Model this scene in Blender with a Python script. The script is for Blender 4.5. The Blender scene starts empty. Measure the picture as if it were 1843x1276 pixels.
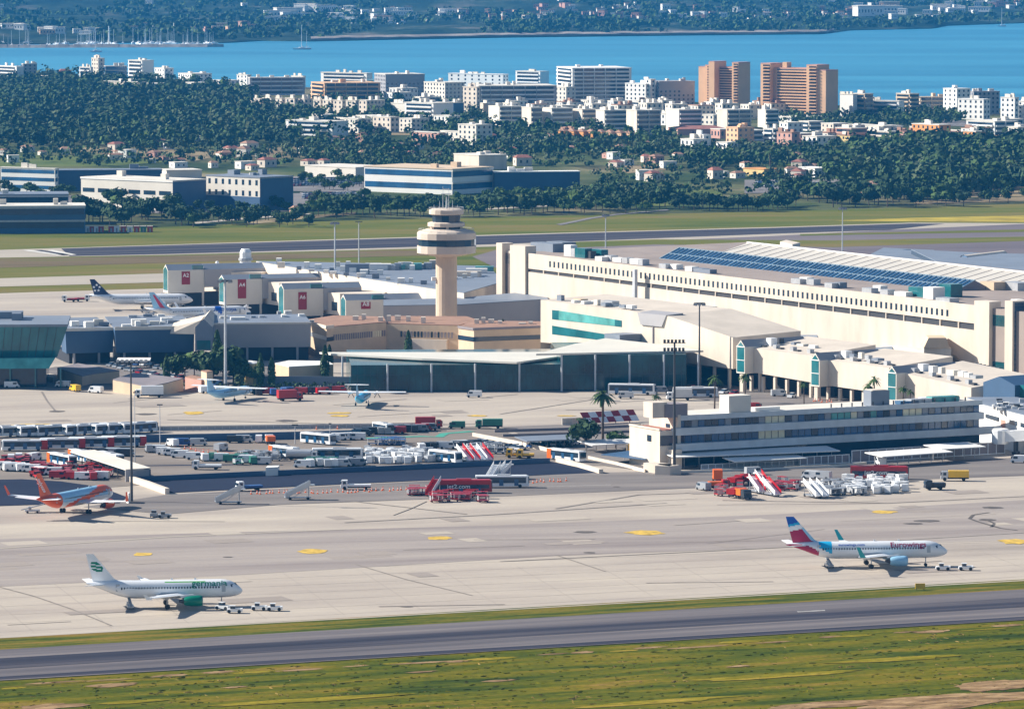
import bpy, math, random
from mathutils import Vector, Matrix
R = math.radians
random.seed(11)
scn = bpy.context.scene
COL = scn.collection

# ---------------- camera, sky, sun, exposure ----------------
FPX, CAMH, CX, CY = 9500.0, 148.0, 921.5, 638.0      # focal length in photo pixels, flying height in metres
PITCH = math.atan(779.0 / 9500.0)
cam_d = bpy.data.cameras.new('camera')
cam = bpy.data.objects.new('camera', cam_d); COL.objects.link(cam)
cam.location = (0, 0, CAMH); cam.rotation_euler = (R(90) - PITCH, 0, 0)
cam_d.sensor_width = 36.0; cam_d.lens = FPX / 1843.0 * 36.0
cam_d.clip_start = 5.0; cam_d.clip_end = 40000.0
scn.camera = cam

SUN_EL, SUN_BACK = 31.0, 14.0      # sun on the left, a little beyond the airport
sv = Vector((-math.cos(R(SUN_BACK)) * math.cos(R(SUN_EL)), math.sin(R(SUN_BACK)) * math.cos(R(SUN_EL)), math.sin(R(SUN_EL))))
world = bpy.data.worlds.new('World'); scn.world = world; world.use_nodes = True
wn = world.node_tree; bg = wn.nodes['Background']
sky = wn.nodes.new('ShaderNodeTexSky'); sky.sky_type = 'NISHITA'; sky.sun_disc = False
sky.sun_elevation = R(SUN_EL); sky.sun_rotation = math.atan2(sv.x, sv.y)
sky.air_density = 1.0; sky.dust_density = 0.4; sky.ozone_density = 2.5
wn.links.new(sky.outputs['Color'], bg.inputs['Color']); bg.inputs['Strength'].default_value = 0.06
sd = bpy.data.lights.new('sun', 'SUN'); sd.energy = 5.0; sd.angle = R(0.5); sd.color = (1.0, 0.935, 0.83)
so = bpy.data.objects.new('sun', sd); COL.objects.link(so)
so.rotation_euler = sv.to_track_quat('Z', 'Y').to_euler(); so.location = (0, 0, 300)
scn.view_settings.view_transform = 'Standard'; scn.view_settings.look = 'None'
scn.view_settings.exposure = 0.88; scn.view_settings.gamma = 1.0

# ---------------- helpers ----------------
CP, SP = math.cos(PITCH), math.sin(PITCH)
def ray(u, v):
    a, b = (u - CX) / FPX, (CY - v) / FPX
    return Vector((a, CP + b * SP, -SP + b * CP))
def G(u, v, z=0.0):
    d = ray(u, v); t = (z - CAMH) / d.z
    return Vector((d.x * t, d.y * t, z))
def SCL(u, v, z=0.0):            # photo pixels per metre at that point
    p = G(u, v, z); return FPX / (p.y * CP + (CAMH - p.z) * SP)

def tag(o, label=None, cat=None, group=None, kind=None):
    if label: o['label'] = label
    if cat: o['category'] = cat
    if group: o['group'] = group
    if kind: o['kind'] = kind
    return o
def empty(name, loc, rz=0.0, label=None, cat=None, group=None):
    o = bpy.data.objects.new(name, None); COL.objects.link(o)
    o.empty_display_size = 0.5; o.location = loc; o.rotation_euler = (0, 0, rz)
    return tag(o, label, cat, group)

MATS = {}
def mat(name, col, rough=0.8, var=0.10, scale=0.15, metal=0.0, col2=None, spec=0.4, stretch=None, detail=5.0):
    if name in MATS: return MATS[name]
    m = bpy.data.materials.new(name); m.use_nodes = True
    n = m.node_tree; b = n.nodes['Principled BSDF']
    b.inputs['Roughness'].default_value = rough; b.inputs['Metallic'].default_value = metal
    b.inputs['Specular IOR Level'].default_value = spec
    c = (*col, 1)
    geo = n.nodes.new('ShaderNodeNewGeometry'); tx = n.nodes.new('ShaderNodeTexNoise')
    tx.inputs['Scale'].default_value = scale; tx.inputs['Detail'].default_value = detail; tx.inputs['Roughness'].default_value = 0.6
    src = geo.outputs['Position']
    if stretch:
        mp = n.nodes.new('ShaderNodeMapping'); mp.inputs['Scale'].default_value = stretch
        n.links.new(src, mp.inputs['Vector']); src = mp.outputs['Vector']
    n.links.new(src, tx.inputs['Vector'])
    rp = n.nodes.new('ShaderNodeValToRGB')
    c2 = (*col2, 1) if col2 else tuple(min(1, x * (1 + var)) for x in col) + (1,)
    c1 = c if col2 else tuple(x * (1 - var) for x in col) + (1,)
    rp.color_ramp.elements[0].position = 0.35; rp.color_ramp.elements[1].position = 0.65
    rp.color_ramp.elements[0].color = c1; rp.color_ramp.elements[1].color = c2
    n.links.new(tx.outputs['Fac'], rp.inputs['Fac']); n.links.new(rp.outputs['Color'], b.inputs['Base Color'])
    MATS[name] = m; return m

class MB:
    def __init__(s): s.v = []; s.f = []; s.m = []
    def poly(s, pts, mi=0):
        i = len(s.v); s.v += [tuple(p) for p in pts]; s.f.append(tuple(range(i, i + len(pts)))); s.m.append(mi); return s
    def box(s, x0, x1, y0, y1, z0, z1, mi=0, bottom=True):
        i = len(s.v)
        s.v += [(x0, y0, z0), (x1, y0, z0), (x1, y1, z0), (x0, y1, z0), (x0, y0, z1), (x1, y0, z1), (x1, y1, z1), (x0, y1, z1)]
        for q in ((0, 1, 5, 4), (1, 2, 6, 5), (2, 3, 7, 6), (3, 0, 4, 7), (4, 5, 6, 7), (3, 2, 1, 0)):
            s.f.append(tuple(i + k for k in q)); s.m.append(mi)
        return s
    def hexa(s, p, mi=0):        # 8 corners, bottom ring then top ring
        i = len(s.v); s.v += [tuple(q) for q in p]
        for q in ((0, 1, 5, 4), (1, 2, 6, 5), (2, 3, 7, 6), (3, 0, 4, 7), (4, 5, 6, 7), (3, 2, 1, 0)):
            s.f.append(tuple(i + k for k in q)); s.m.append(mi)
        return s
    def prism(s, bot, top, mi=0, mt=None):    # rings of the same length
        i = len(s.v); n = len(bot); s.v += [tuple(p) for p in bot] + [tuple(p) for p in top]
        for k in range(n):
            s.f.append((i + k, i + (k + 1) % n, i + n + (k + 1) % n, i + n + k)); s.m.append(mi)
        s.f.append(tuple(i + n + k for k in range(n))); s.m.append(mi if mt is None else mt)
        s.f.append(tuple(i + n - 1 - k for k in range(n))); s.m.append(mi)
        return s
    def tube(s, a, b, r0, r1=None, n=8, mi=0, caps=True):
        a, b = Vector(a), Vector(b); r1 = r0 if r1 is None else r1
        d = (b - a).normalized(); x = d.orthogonal().normalized(); y = d.cross(x)
        i = len(s.v)
        for (c, r) in ((a, r0), (b, r1)):
            for k in range(n):
                t = 2 * math.pi * k / n; s.v.append(tuple(c + x * (r * math.cos(t)) + y * (r * math.sin(t))))
        for k in range(n):
            s.f.append((i + k, i + (k + 1) % n, i + n + (k + 1) % n, i + n + k)); s.m.append(mi)
        if caps:
            s.f.append(tuple(i + n - 1 - k for k in range(n))); s.m.append(mi)
            s.f.append(tuple(i + n + k for k in range(n))); s.m.append(mi)
        return s
    def lathe(s, prof, n=16, c=(0, 0), mi=0, rot=0.0):   # prof: (r, z)
        i = len(s.v)
        for (r, z) in prof:
            for k in range(n):
                t = 2 * math.pi * k / n + rot; s.v.append((c[0] + r * math.cos(t), c[1] + r * math.sin(t), z))
        for j in range(len(prof) - 1):
            for k in range(n):
                a = i + j * n + k; b = i + j * n + (k + 1) % n
                s.f.append((a, b, b + n, a + n)); s.m.append(mi)
        s.f.append(tuple(i + n - 1 - k for k in range(n))); s.m.append(mi)
        s.f.append(tuple(i + (len(prof) - 1) * n + k for k in range(n))); s.m.append(mi)
        return s
    def build(s, name, mats, parent=None, smooth=False, loc=None, rz=0.0):
        me = bpy.data.meshes.new(name); me.from_pydata(s.v, [], s.f)
        for m in (mats if isinstance(mats, (list, tuple)) else [mats]): me.materials.append(m)
        me.polygons.foreach_set('material_index', s.m)
        if smooth: me.polygons.foreach_set('use_smooth', [True] * len(s.f))
        me.update()
        o = bpy.data.objects.new(name, me); COL.objects.link(o)
        if parent: o.parent = parent
        if loc is not None: o.location = loc
        o.rotation_euler = (0, 0, rz)
        return o

UNIT = {}
def ub(name, m, parent, x0, x1, y0, y1, z0, z1):
    """a box child that shares one unit mesh per material"""
    if m.name not in UNIT:
        b = MB().box(0, 1, 0, 1, 0, 1); o = b.build('unit', m); UNIT[m.name] = o.data; bpy.data.objects.remove(o)
    o = bpy.data.objects.new(name, UNIT[m.name]); COL.objects.link(o)
    o.parent = parent; o.location = (x0, y0, z0); o.scale = (x1 - x0, y1 - y0, z1 - z0); return o

def copy_tree(o, parent=None):
    c = o.copy(); COL.objects.link(c); c.parent = parent
    for ch in o.children: copy_tree(ch, c)
    return c

class Fr:
    """a thing with a local frame: x along its front from P to Q, y away from the camera side, z up"""
    def __init__(s, name, label, cat, P, Q, group=None):
        P, Q = Vector(P).to_2d(), Vector(Q).to_2d()
        s.P = P; s.X = (Q - P).normalized(); s.Y = Vector((-s.X.y, s.X.x)); s.L = (Q - P).length
        s.ang = math.atan2(s.X.y, s.X.x)
        s.root = empty(name, (P.x, P.y, 0), s.ang, label, cat, group)
    def lo(s, u, v, z=0.0):
        w = G(u, v, z).to_2d() - s.P; return (w.dot(s.X), w.dot(s.Y), z)
    def pl(s, u, v, d=0.0):          # point on the vertical plane y = d
        r = ray(u, v); n = s.Y; o = s.P + s.Y * d
        t = o.dot(n) / (r.x * n.x + r.y * n.y)
        w = Vector((r.x * t, r.y * t)) - s.P
        return w.dot(s.X), CAMH + r.z * t

def wmesh(pts_top, z0=0.0):      # helper for mass()
    return [(p[0], p[1], z0) for p in pts_top]
def mass(name, label, cat, px, m, roof=None, group=None, z0=0.0, parent=None, origin=None):
    """a solid whose roof outline is given as photo pixels with a height for each corner (counter-clockwise from above or not)"""
    W = [G(u, v, z) for (u, v, z) in px]
    if parent is None:
        c = sum(W, Vector()) / len(W); root = empty(name, (c.x, c.y, z0 if z0 < 1 else 0), 0, label, cat, group)
    else: root = parent; c = Vector(origin)
    top = [(w.x - c.x, w.y - c.y, w.z) for w in W]
    a = sum(top[i][0] * top[(i + 1) % len(top)][1] - top[(i + 1) % len(top)][0] * top[i][1] for i in range(len(top)))
    if a < 0: top = top[::-1]
    b = MB(); i = 0; n = len(top)
    b.v = [(p[0], p[1], z0) for p in top] + top
    for k in range(n): b.f.append((k, (k + 1) % n, n + (k + 1) % n, n + k)); b.m.append(0)
    b.build('wall', m, root)
    t = MB().prism([(p[0], p[1], p[2] - 0.05) for p in top], [(p[0], p[1], p[2] + 0.25) for p in top])
    t.build('roof', roof or m, root)
    root['cxy'] = (c.x, c.y)
    return root, c

def text_pts(body, size, cuts=0):
    cu = bpy.data.curves.new('t', 'FONT'); cu.body = body; cu.size = size; cu.align_x = 'CENTER'; cu.align_y = 'CENTER'
    cu.resolution_u = 3; cu.offset = size * 0.015
    o = bpy.data.objects.new('t', cu); COL.objects.link(o)
    dg = bpy.context.evaluated_depsgraph_get(); me = bpy.data.meshes.new_from_object(o.evaluated_get(dg))
    if cuts:
        import bmesh
        bm = bmesh.new(); bm.from_mesh(me); ys = [q.co.y for q in bm.verts]; y0, y1 = min(ys), max(ys)
        for k in range(1, cuts):
            bmesh.ops.bisect_plane(bm, geom=bm.verts[:] + bm.edges[:] + bm.faces[:], plane_co=(0, y0 + (y1 - y0) * k / cuts, 0), plane_no=(0, 1, 0))
        bm.to_mesh(me); bm.free()
    v = [tuple(x.co) for x in me.vertices]; f = [tuple(p.vertices) for p in me.polygons]
    bpy.data.objects.remove(o); bpy.data.curves.remove(cu); bpy.data.meshes.remove(me)
    return v, f

# ---------------- materials ----------------
M = dict(
 cream=mat('cream_render', (0.65, 0.565, 0.47), 0.85, 0.09, 0.22, stretch=(1, 1, 0.25), detail=8),
 creamroof=mat('beige_roof_gravel', (0.58, 0.51, 0.43), 0.9, 0.08, 0.1),
 tan=mat('tan_stone', (0.60, 0.46, 0.32), 0.85, 0.08, 0.2),
 brown=mat('brown_grey_panel', (0.24, 0.21, 0.22), 0.8, 0.07, 0.2),
 terra=mat('terracotta_roof', (0.33, 0.19, 0.13), 0.9, 0.15, 0.15),
 redroof=mat('red_tile_roof', (0.30, 0.12, 0.09), 0.9, 0.2, 0.3),
 white=mat('white_render', (0.80, 0.78, 0.74), 0.8, 0.04, 0.1),
 offwhite=mat('off_white_render', (0.68, 0.63, 0.55), 0.85, 0.06, 0.1),
 greywall=mat('grey_panel', (0.34, 0.33, 0.34), 0.7, 0.06, 0.08),
 slate=mat('slate_roof_sheet', (0.20, 0.23, 0.28), 0.55, 0.08, 0.08),
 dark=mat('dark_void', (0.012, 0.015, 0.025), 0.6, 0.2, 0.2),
 glass=mat('dark_glass', (0.015, 0.035, 0.06), 0.12, 0.3, 0.1, spec=0.6),
 teal=mat('teal_glass', (0.02, 0.14, 0.16), 0.15, 0.25, 0.12, spec=0.6),
 tealpale=mat('pale_teal_glass', (0.10, 0.36, 0.34), 0.25, 0.3, 0.15, spec=0.6),
 deepteal=mat('deep_teal_glass', (0.004, 0.050, 0.058), 0.15, 0.7, 0.12, spec=0.45),
 blueglass=mat('blue_glass', (0.02, 0.10, 0.22), 0.15, 0.3, 0.1, spec=0.6),
 solar=mat('solar_panel_blue', (0.015, 0.06, 0.14), 0.2, 0.2, 0.2, spec=0.6),
 metal=mat('galvanised_metal', (0.45, 0.46, 0.48), 0.45, 0.1, 0.5, metal=0.3),
 steel=mat('dark_steel', (0.05, 0.05, 0.055), 0.5, 0.1, 0.5),
 pole=mat('pale_grey_pole', (0.50, 0.52, 0.55), 0.5, 0.1, 0.5),
 peach=mat('peach_render', (0.70, 0.43, 0.25), 0.85, 0.06, 0.1),
 pink=mat('pink_render', (0.52, 0.29, 0.23), 0.85, 0.08, 0.1),
 orange=mat('orange_render', (0.62, 0.28, 0.08), 0.85, 0.1, 0.1),
 yellowr=mat('yellow_render', (0.65, 0.48, 0.20), 0.85, 0.1, 0.1),
 bluew=mat('blue_cladding_and_shade', (0.045, 0.10, 0.19), 0.5, 0.08, 0.1),  # own blue of some walls, painted-in shade on others
 redp=mat('red_panel', (0.30, 0.012, 0.022), 0.5, 0.06, 0.3),
 vred=mat('red_vehicle_paint', (0.42, 0.006, 0.01), 0.3, 0.05, 0.5, spec=0.5),
 vorange=mat('orange_vehicle_paint', (0.75, 0.14, 0.01), 0.35, 0.05, 0.5),
 vwhite=mat('white_vehicle_paint', (0.80, 0.81, 0.82), 0.3, 0.04, 0.5, spec=0.5),
 vgrey=mat('grey_vehicle_paint', (0.28, 0.30, 0.33), 0.35, 0.05, 0.5),
 vsilver=mat('silver_vehicle_paint', (0.50, 0.52, 0.55), 0.3, 0.05, 0.5, metal=0.3),
 vblue=mat('blue_vehicle_paint', (0.03, 0.10, 0.30), 0.35, 0.05, 0.5),
 vdark=mat('dark_vehicle_paint', (0.03, 0.035, 0.045), 0.35, 0.05, 0.5),
 vgreen=mat('green_vehicle_paint', (0.03, 0.18, 0.12), 0.4, 0.05, 0.5),
 vyellow=mat('yellow_vehicle_paint', (0.75, 0.45, 0.02), 0.4, 0.05, 0.5),
 tyre=mat('tyre_rubber', (0.02, 0.02, 0.02), 0.9, 0.1, 0.5),
 bark=mat('bark', (0.10, 0.07, 0.05), 0.95, 0.2, 0.8),
 lit=mat('pale_blind', (0.80, 0.72, 0.50), 0.8, 0.06, 0.6),
)
# ---------------- ground, paving, water, far land ----------------
RW = math.atan2(1114.8 - 1024.8, 108.9 + 100.2)      # runway bearing
def streak(name, stops, ang=RW, sx=0.004, sy=0.08, rough=0.9, scale=1.0, fine=0.0, spec=0.04, detail=6.0, bump=0.0, vor=0.0):
    """colour ramp over noise stretched along a bearing"""
    m = bpy.data.materials.new(name); m.use_nodes = True; n = m.node_tree; b = n.nodes['Principled BSDF']
    b.inputs['Roughness'].default_value = rough; b.inputs['Specular IOR Level'].default_value = spec
    geo = n.nodes.new('ShaderNodeNewGeometry')
    m1 = n.nodes.new('ShaderNodeMapping'); m1.inputs['Rotation'].default_value = (0, 0, -ang)
    m2 = n.nodes.new('ShaderNodeMapping'); m2.inputs['Scale'].default_value = (sx * scale, sy * scale, 0.02)
    n.links.new(geo.outputs['Position'], m1.inputs['Vector']); n.links.new(m1.outputs['Vector'], m2.inputs['Vector'])
    t = n.nodes.new('ShaderNodeTexNoise'); t.inputs['Scale'].default_value = 1.0; t.inputs['Detail'].default_value = detail; t.inputs['Roughness'].default_value = 0.62
    n.links.new(m2.outputs['Vector'], t.inputs['Vector'])
    rp = n.nodes.new('ShaderNodeValToRGB'); cr = rp.color_ramp
    while len(cr.elements) < len(stops): cr.elements.new(0.5)
    for e, (p, c) in zip(cr.elements, stops): e.position = p; e.color = (*c, 1)
    n.links.new(t.outputs['Fac'], rp.inputs['Fac']); out = rp.outputs['Color']
    if fine:
        t2 = n.nodes.new('ShaderNodeTexNoise'); t2.inputs['Scale'].default_value = 0.7; t2.inputs['Detail'].default_value = 4
        n.links.new(geo.outputs['Position'], t2.inputs['Vector'])
        mr = n.nodes.new('ShaderNodeMapRange'); mr.inputs['To Min'].default_value = 1 - fine; mr.inputs['To Max'].default_value = 1 + fine
        n.links.new(t2.outputs['Fac'], mr.inputs['Value'])
        mx = n.nodes.new('ShaderNodeVectorMath'); mx.operation = 'SCALE'
        n.links.new(out, mx.inputs[0]); n.links.new(mr.outputs['Result'], mx.inputs['Scale']); out = mx.outputs[0]
    if vor:      # slab joints / field patches
        vo = n.nodes.new('ShaderNodeTexVoronoi'); vo.inputs['Scale'].default_value = vor
        n.links.new(geo.outputs['Position'], vo.inputs['Vector'])
        mr = n.nodes.new('ShaderNodeMapRange'); mr.inputs['To Min'].default_value = 0.65; mr.inputs['To Max'].default_value = 1.35
        sp = n.nodes.new('ShaderNodeSeparateColor'); n.links.new(vo.outputs['Color'], sp.inputs['Color']); n.links.new(sp.outputs['Red'], mr.inputs['Value'])
        mx = n.nodes.new('ShaderNodeVectorMath'); mx.operation = 'SCALE'
        n.links.new(out, mx.inputs[0]); n.links.new(mr.outputs['Result'], mx.inputs['Scale']); out = mx.outputs[0]
    n.links.new(out, b.inputs['Base Color'])
    if bump:
        bp = n.nodes.new('ShaderNodeBump'); bp.inputs['Strength'].default_value = bump; bp.inputs['Distance'].default_value = 1.0
        n.links.new(t.outputs['Fac'], bp.inputs['Height']); n.links.new(bp.outputs['Normal'], b.inputs['Normal'])
    return m

def sheet(name, px, z, m, world_pts=None):
    pts = world_pts or [G(u, v, z) for (u, v) in px]
    o = MB().poly([(p[0], p[1], z) for p in pts]).build(name, m)
    if o.data.polygons[0].normal.z < 0: o.data.flip_normals()
    return tag(o, kind='structure')

g_near = streak('mown_grass', [(0.36, (0.028, 0.046, 0.001)), (0.43, (0.060, 0.078, 0.001)), (0.50, (0.098, 0.102, 0.002)), (0.57, (0.145, 0.125, 0.003)), (0.63, (0.19, 0.135, 0.012)), (0.70, (0.28, 0.17, 0.06))], sx=0.022, sy=0.13, fine=0.55, bump=0.8, detail=10)
g_mid = streak('airfield_grass', [(0.3, (0.060, 0.090, 0.012)), (0.45, (0.115, 0.130, 0.020)), (0.58, (0.17, 0.15, 0.035)), (0.7, (0.21, 0.145, 0.065))], ang=0.11, sx=0.006, sy=0.02, fine=0.15)
g_verge = streak('verge_grass', [(0.34, (0.02, 0.042, 0.003)), (0.45, (0.07, 0.09, 0.008)), (0.56, (0.16, 0.13, 0.014)), (0.68, (0.26, 0.15, 0.04))], sx=0.03, sy=0.22, fine=0.4, detail=8)
g_country = streak('scrubland', [(0.28, (0.020, 0.038, 0.014)), (0.45, (0.045, 0.065, 0.022)), (0.55, (0.10, 0.105, 0.045)), (0.66, (0.25, 0.20, 0.12))], ang=0, sx=0.006, sy=0.004, fine=0.3, vor=0.008)
concrete = streak('apron_concrete', [(0.30, (0.31, 0.27, 0.235)), (0.42, (0.38, 0.33, 0.285)), (0.55, (0.44, 0.385, 0.325)), (0.68, (0.50, 0.44, 0.36))], ang=0.3, sx=0.009, sy=0.035, fine=0.08, detail=8)
taxi_c = streak('taxi_lane_concrete', [(0.3, (0.23, 0.195, 0.185)), (0.5, (0.32, 0.28, 0.255)), (0.7, (0.40, 0.35, 0.305))], ang=0.25, sx=0.005, sy=0.06, fine=0.08, detail=8)
asph = streak('runway_asphalt', [(0.3, (0.085, 0.08, 0.09)), (0.5, (0.15, 0.135, 0.14)), (0.7, (0.23, 0.205, 0.195))], sx=0.004, sy=0.14, fine=0.08)
asph_d = streak('runway_rubber_asphalt', [(0.3, (0.025, 0.027, 0.042)), (0.48, (0.055, 0.054, 0.070)), (0.68, (0.14, 0.125, 0.13))], sx=0.004, sy=0.16, fine=0.08)
asph_far = streak('far_taxiway_asphalt', [(0.3, (0.12, 0.105, 0.12)), (0.5, (0.17, 0.145, 0.155)), (0.7, (0.22, 0.19, 0.185))], ang=0.2, sx=0.003, sy=0.012)
asph_blk = streak('dark_blue_asphalt', [(0.3, (0.022, 0.028, 0.05)), (0.7, (0.035, 0.042, 0.07))], ang=0.1, sx=0.01, sy=0.03)  # dark bluish asphalt tone for the lanes
park = streak('vehicle_park_asphalt', [(0.3, (0.17, 0.145, 0.13)), (0.5, (0.225, 0.195, 0.17)), (0.7, (0.28, 0.24, 0.21))], ang=0.15, sx=0.01, sy=0.04, fine=0.08)
road_c = streak('service_road_asphalt', [(0.3, (0.14, 0.125, 0.125)), (0.5, (0.20, 0.18, 0.17)), (0.7, (0.27, 0.24, 0.22))], ang=0.15, sx=0.01, sy=0.06, fine=0.06)
paleroad = streak('pale_paving', [(0.3, (0.36, 0.32, 0.27)), (0.7, (0.46, 0.41, 0.34))], sx=0.01, sy=0.05)
yellowm = mat('worn_yellow_paint', (0.55, 0.36, 0.05), 0.9, 0.35, 0.5)
darkm = mat('oil_stain_concrete', (0.10, 0.085, 0.075), 0.9, 0.3, 0.4)
linem = mat('line_paint', (0.62, 0.60, 0.55), 0.85, 0.12, 0.4)

# the one big ground sheet, ending at the bay shore
shore_px = [(-500, 118), (-60, 122), (140, 138), (330, 146), (560, 158), (800, 168), (1000, 176), (1250, 184), (1500, 190), (1843, 196), (2400, 200)]
sh = [G(u, v) for (u, v) in shore_px]
ground = sheet('ground', None, 0.0, g_country, [(-3000, sh[0].y, 0)] + [tuple(p) for p in sh] + [(3000, sh[-1].y, 0), (3000, -100, 0), (-3000, -100, 0)])
sheet('airfield_grass', [(-900, 432), (-60, 424), (480, 401), (920, 390), (1250, 384), (1500, 378), (1843, 367), (2600, 345), (2600, 560), (-900, 620)], 0.03, g_mid)
sheet('near_grass', [(-500, 1100), (2400, 960), (2800, 1700), (-1200, 1700)], 0.06, g_near)

# apron, lanes, service roads
sheet('apron', [(-300, 540), (0, 528), (300, 518), (560, 508), (900, 500), (1500, 470), (2200, 452), (2400, 1005), (1843, 1043), (0, 1148), (-400, 1172)], 0.10, concrete)
sheet('far_taxiway', [(-300, 512), (0, 501), (300, 492), (560, 486), (560, 503), (300, 508), (0, 516), (-300, 528)], 0.12, paleroad)
sheet('grass_island', [(-300, 530), (0, 519), (300, 509), (300, 519), (0, 527.5), (-300, 540)], 0.14, g_mid)
sheet('far_runway', [(-300, 466), (0, 450), (600, 431), (1000, 419.5), (1390, 409), (1640, 401), (1843, 402), (2300, 392), (2300, 425), (1843, 432), (1390, 426), (1000, 441), (700, 449), (300, 459), (0, 464), (-300, 478)], 0.10, paleroad)
sheet('far_runway_tarmac', [(110, 447.5), (600, 432.5), (1000, 421), (1390, 410.5), (1640, 402.5), (1700, 403), (1600, 414), (1390, 421), (1000, 436), (700, 446), (300, 457.5), (125, 461)], 0.14, asph_d)
sheet('far_apron', [(1000, 441), (1390, 425), (1600, 414), (1850, 403), (2200, 396), (2300, 470), (1500, 480), (900, 486), (850, 462), (900, 448)], 0.16, asph_far)
sheet('grass_strip', [(1440, 421.5), (1600, 418), (1900, 412), (1900, 416.5), (1600, 421.5), (1440, 424.5)], 0.20, g_mid)
sheet('grass_patch', [(990, 437), (1180, 431), (1500, 433), (1900, 425), (1900, 432), (1500, 445), (1180, 440), (1000, 447)], 0.20, g_mid)
for i, k in enumerate((0, 1, 2)):
    sheet('threshold_marking', [(40 + k * 22, 450.5), (52 + k * 22, 450), (118 + k * 10, 458.5), (104 + k * 10, 459.5)], 0.20, linem if k != 1 else asph_d)
sheet('yellow_flower_field', [(1500, 397.5), (1650, 392), (1843, 388), (2100, 384), (2100, 395), (1843, 400), (1640, 399)], 0.10, mat('yellow_flowers', (0.36, 0.27, 0.012), 0.9, 0.3, 0.05))

taxi = sheet('taxi_lane', [(-100, 972), (400, 958), (900, 945), (1400, 925), (1950, 893), (1950, 968), (1400, 985), (1000, 1000), (400, 1036), (-100, 1060)], 0.13, taxi_c)
sheet('service_road', [(150, 912), (300, 890), (640, 872), (1080, 850), (1200, 848), (1500, 838), (1950, 818), (1950, 852), (1500, 868), (1200, 880), (900, 893), (500, 908), (300, 925)], 0.16, road_c)
sheet('vehicle_park', [(-100, 790), (280, 782), (640, 778), (870, 766), (990, 800), (1090, 838), (1010, 838), (760, 850), (460, 861), (250, 873), (150, 880), (-100, 876)], 0.16, park)
sheet('ramp_lane', [(236, 866), (460, 856), (700, 845), (990, 830), (1085, 850), (900, 858), (640, 870), (300, 887)], 0.20, asph_blk)
sheet('curved_lane', [(-60, 864), (40, 862), (110, 866), (180, 876), (228, 894), (215, 905), (120, 906), (-60, 912)], 0.20, asph_blk)
sheet('yard_paving', [(900, 768), (1130, 760), (1200, 830), (1200, 852), (1090, 838), (990, 800)], 0.20, road_c)
sheet('forecourt', [(100, 660), (330, 655), (560, 660), (640, 700), (420, 706), (300, 706), (60, 700), (-50, 700), (-50, 690)], 0.20, road_c)
sheet('terminal_forecourt', [(1230, 672), (1340, 690), (1480, 712), (1640, 730), (1640, 748), (1480, 745), (1340, 728), (1230, 715)], 0.20, road_c)

# runway in front
sheet('verge', [(-300, 1163), (0, 1147), (921, 1094), (1843, 1042), (2200, 1022), (2200, 1042), (1843, 1061), (921, 1115), (0, 1169), (-300, 1186)], 0.14, g_verge)
sheet('runway', [(-300, 1186), (0, 1168.5), (921, 1114), (1843, 1060), (2200, 1040), (2200, 1094), (1843, 1115), (921, 1169), (0, 1224), (-300, 1241)], 0.20, asph)
sheet('runway_tyre_track', [(-300, 1202), (0, 1184), (921, 1129), (1843, 1075), (2200, 1055), (2200, 1072), (1843, 1092), (921, 1146), (0, 1203), (-300, 1221)], 0.24, asph_d)
sheet('runway_tyre_track', [(-300, 1234), (0, 1217), (500, 1187), (921, 1163), (1843, 1109), (2200, 1089), (2200, 1093), (1843, 1113.5), (0, 1222), (-300, 1239)], 0.24, asph_d)
sheet('runway_marking', [(1434, 1099.5), (1484, 1097), (1486, 1098.8), (1436, 1101.3)], 0.28, mat('worn_white_paint', (0.30, 0.29, 0.28), 0.9, 0.3, 0.5))
sheet('perimeter_track', [(-100, 1242), (200, 1223), (420, 1210), (420, 1211), (200, 1224), (-100, 1243)], 0.12, g_verge)

def ellipse_mark(u, v, w, h, m, z=0.19, n=14, seed=0):
    rr = random.Random(int(u * 7 + v)); c = G(u, v, z); s = SCL(u, v, z)
    gy = G(u, v - h / 2, z).y - G(u, v + h / 2, z).y
    pts = [(c.x + math.cos(2 * math.pi * k / n) * w / s / 2 * rr.uniform(0.7, 1.1), c.y + math.sin(2 * math.pi * k / n) * gy / 2 * rr.uniform(0.7, 1.1), z) for k in range(n)]
    return sheet('apron_marking', None, z, m, pts)
for (u, v, w, h) in [(563, 992, 56, 10), (789, 968, 50, 7), (257, 997, 40, 7), (1163, 958, 76, 9), (1590, 921, 50, 6), (1825, 974, 60, 10), (347, 743, 40, 6), (612, 743, 50, 3), (612, 748, 40, 4), (60, 765, 90, 6), (860, 748, 40, 3), (1018, 748, 40, 2)]:
    ellipse_mark(u, v, w, h, yellowm)
for (u, v, w, h) in [(1052, 957, 44, 3.5), (1668, 937, 50, 4), (1645, 942, 38, 3), (1788, 913, 44, 4), (1776, 935, 34, 4), (1062, 994, 24, 2.5), (731, 1091, 26, 2), (262, 745, 40, 3), (102, 740, 30, 3), (515, 757, 40, 4), (1110, 876, 14, 2), (410, 1002, 20, 1.5), (1660, 1002, 20, 1.5)]:
    ellipse_mark(u, v, w, h, darkm)
def line_mark(pts, w, m, z=0.18, name='apron_line'):
    P_ = [G(u, v, z).to_2d() for (u, v) in pts]
    L_, R_ = [], []
    for i, p in enumerate(P_):
        a = P_[max(0, i - 1)]; b = P_[min(len(P_) - 1, i + 1)]; d = (b - a).normalized(); nn = Vector((-d.y, d.x)) * w / 2
        L_.append(p + nn); R_.append(p - nn)
    b = MB()
    for i in range(len(P_) - 1):
        b.poly([(R_[i].x, R_[i].y, z), (R_[i + 1].x, R_[i + 1].y, z), (L_[i + 1].x, L_[i + 1].y, z), (L_[i].x, L_[i].y, z)])
    return tag(b.build(name, m), kind='structure')
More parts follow.
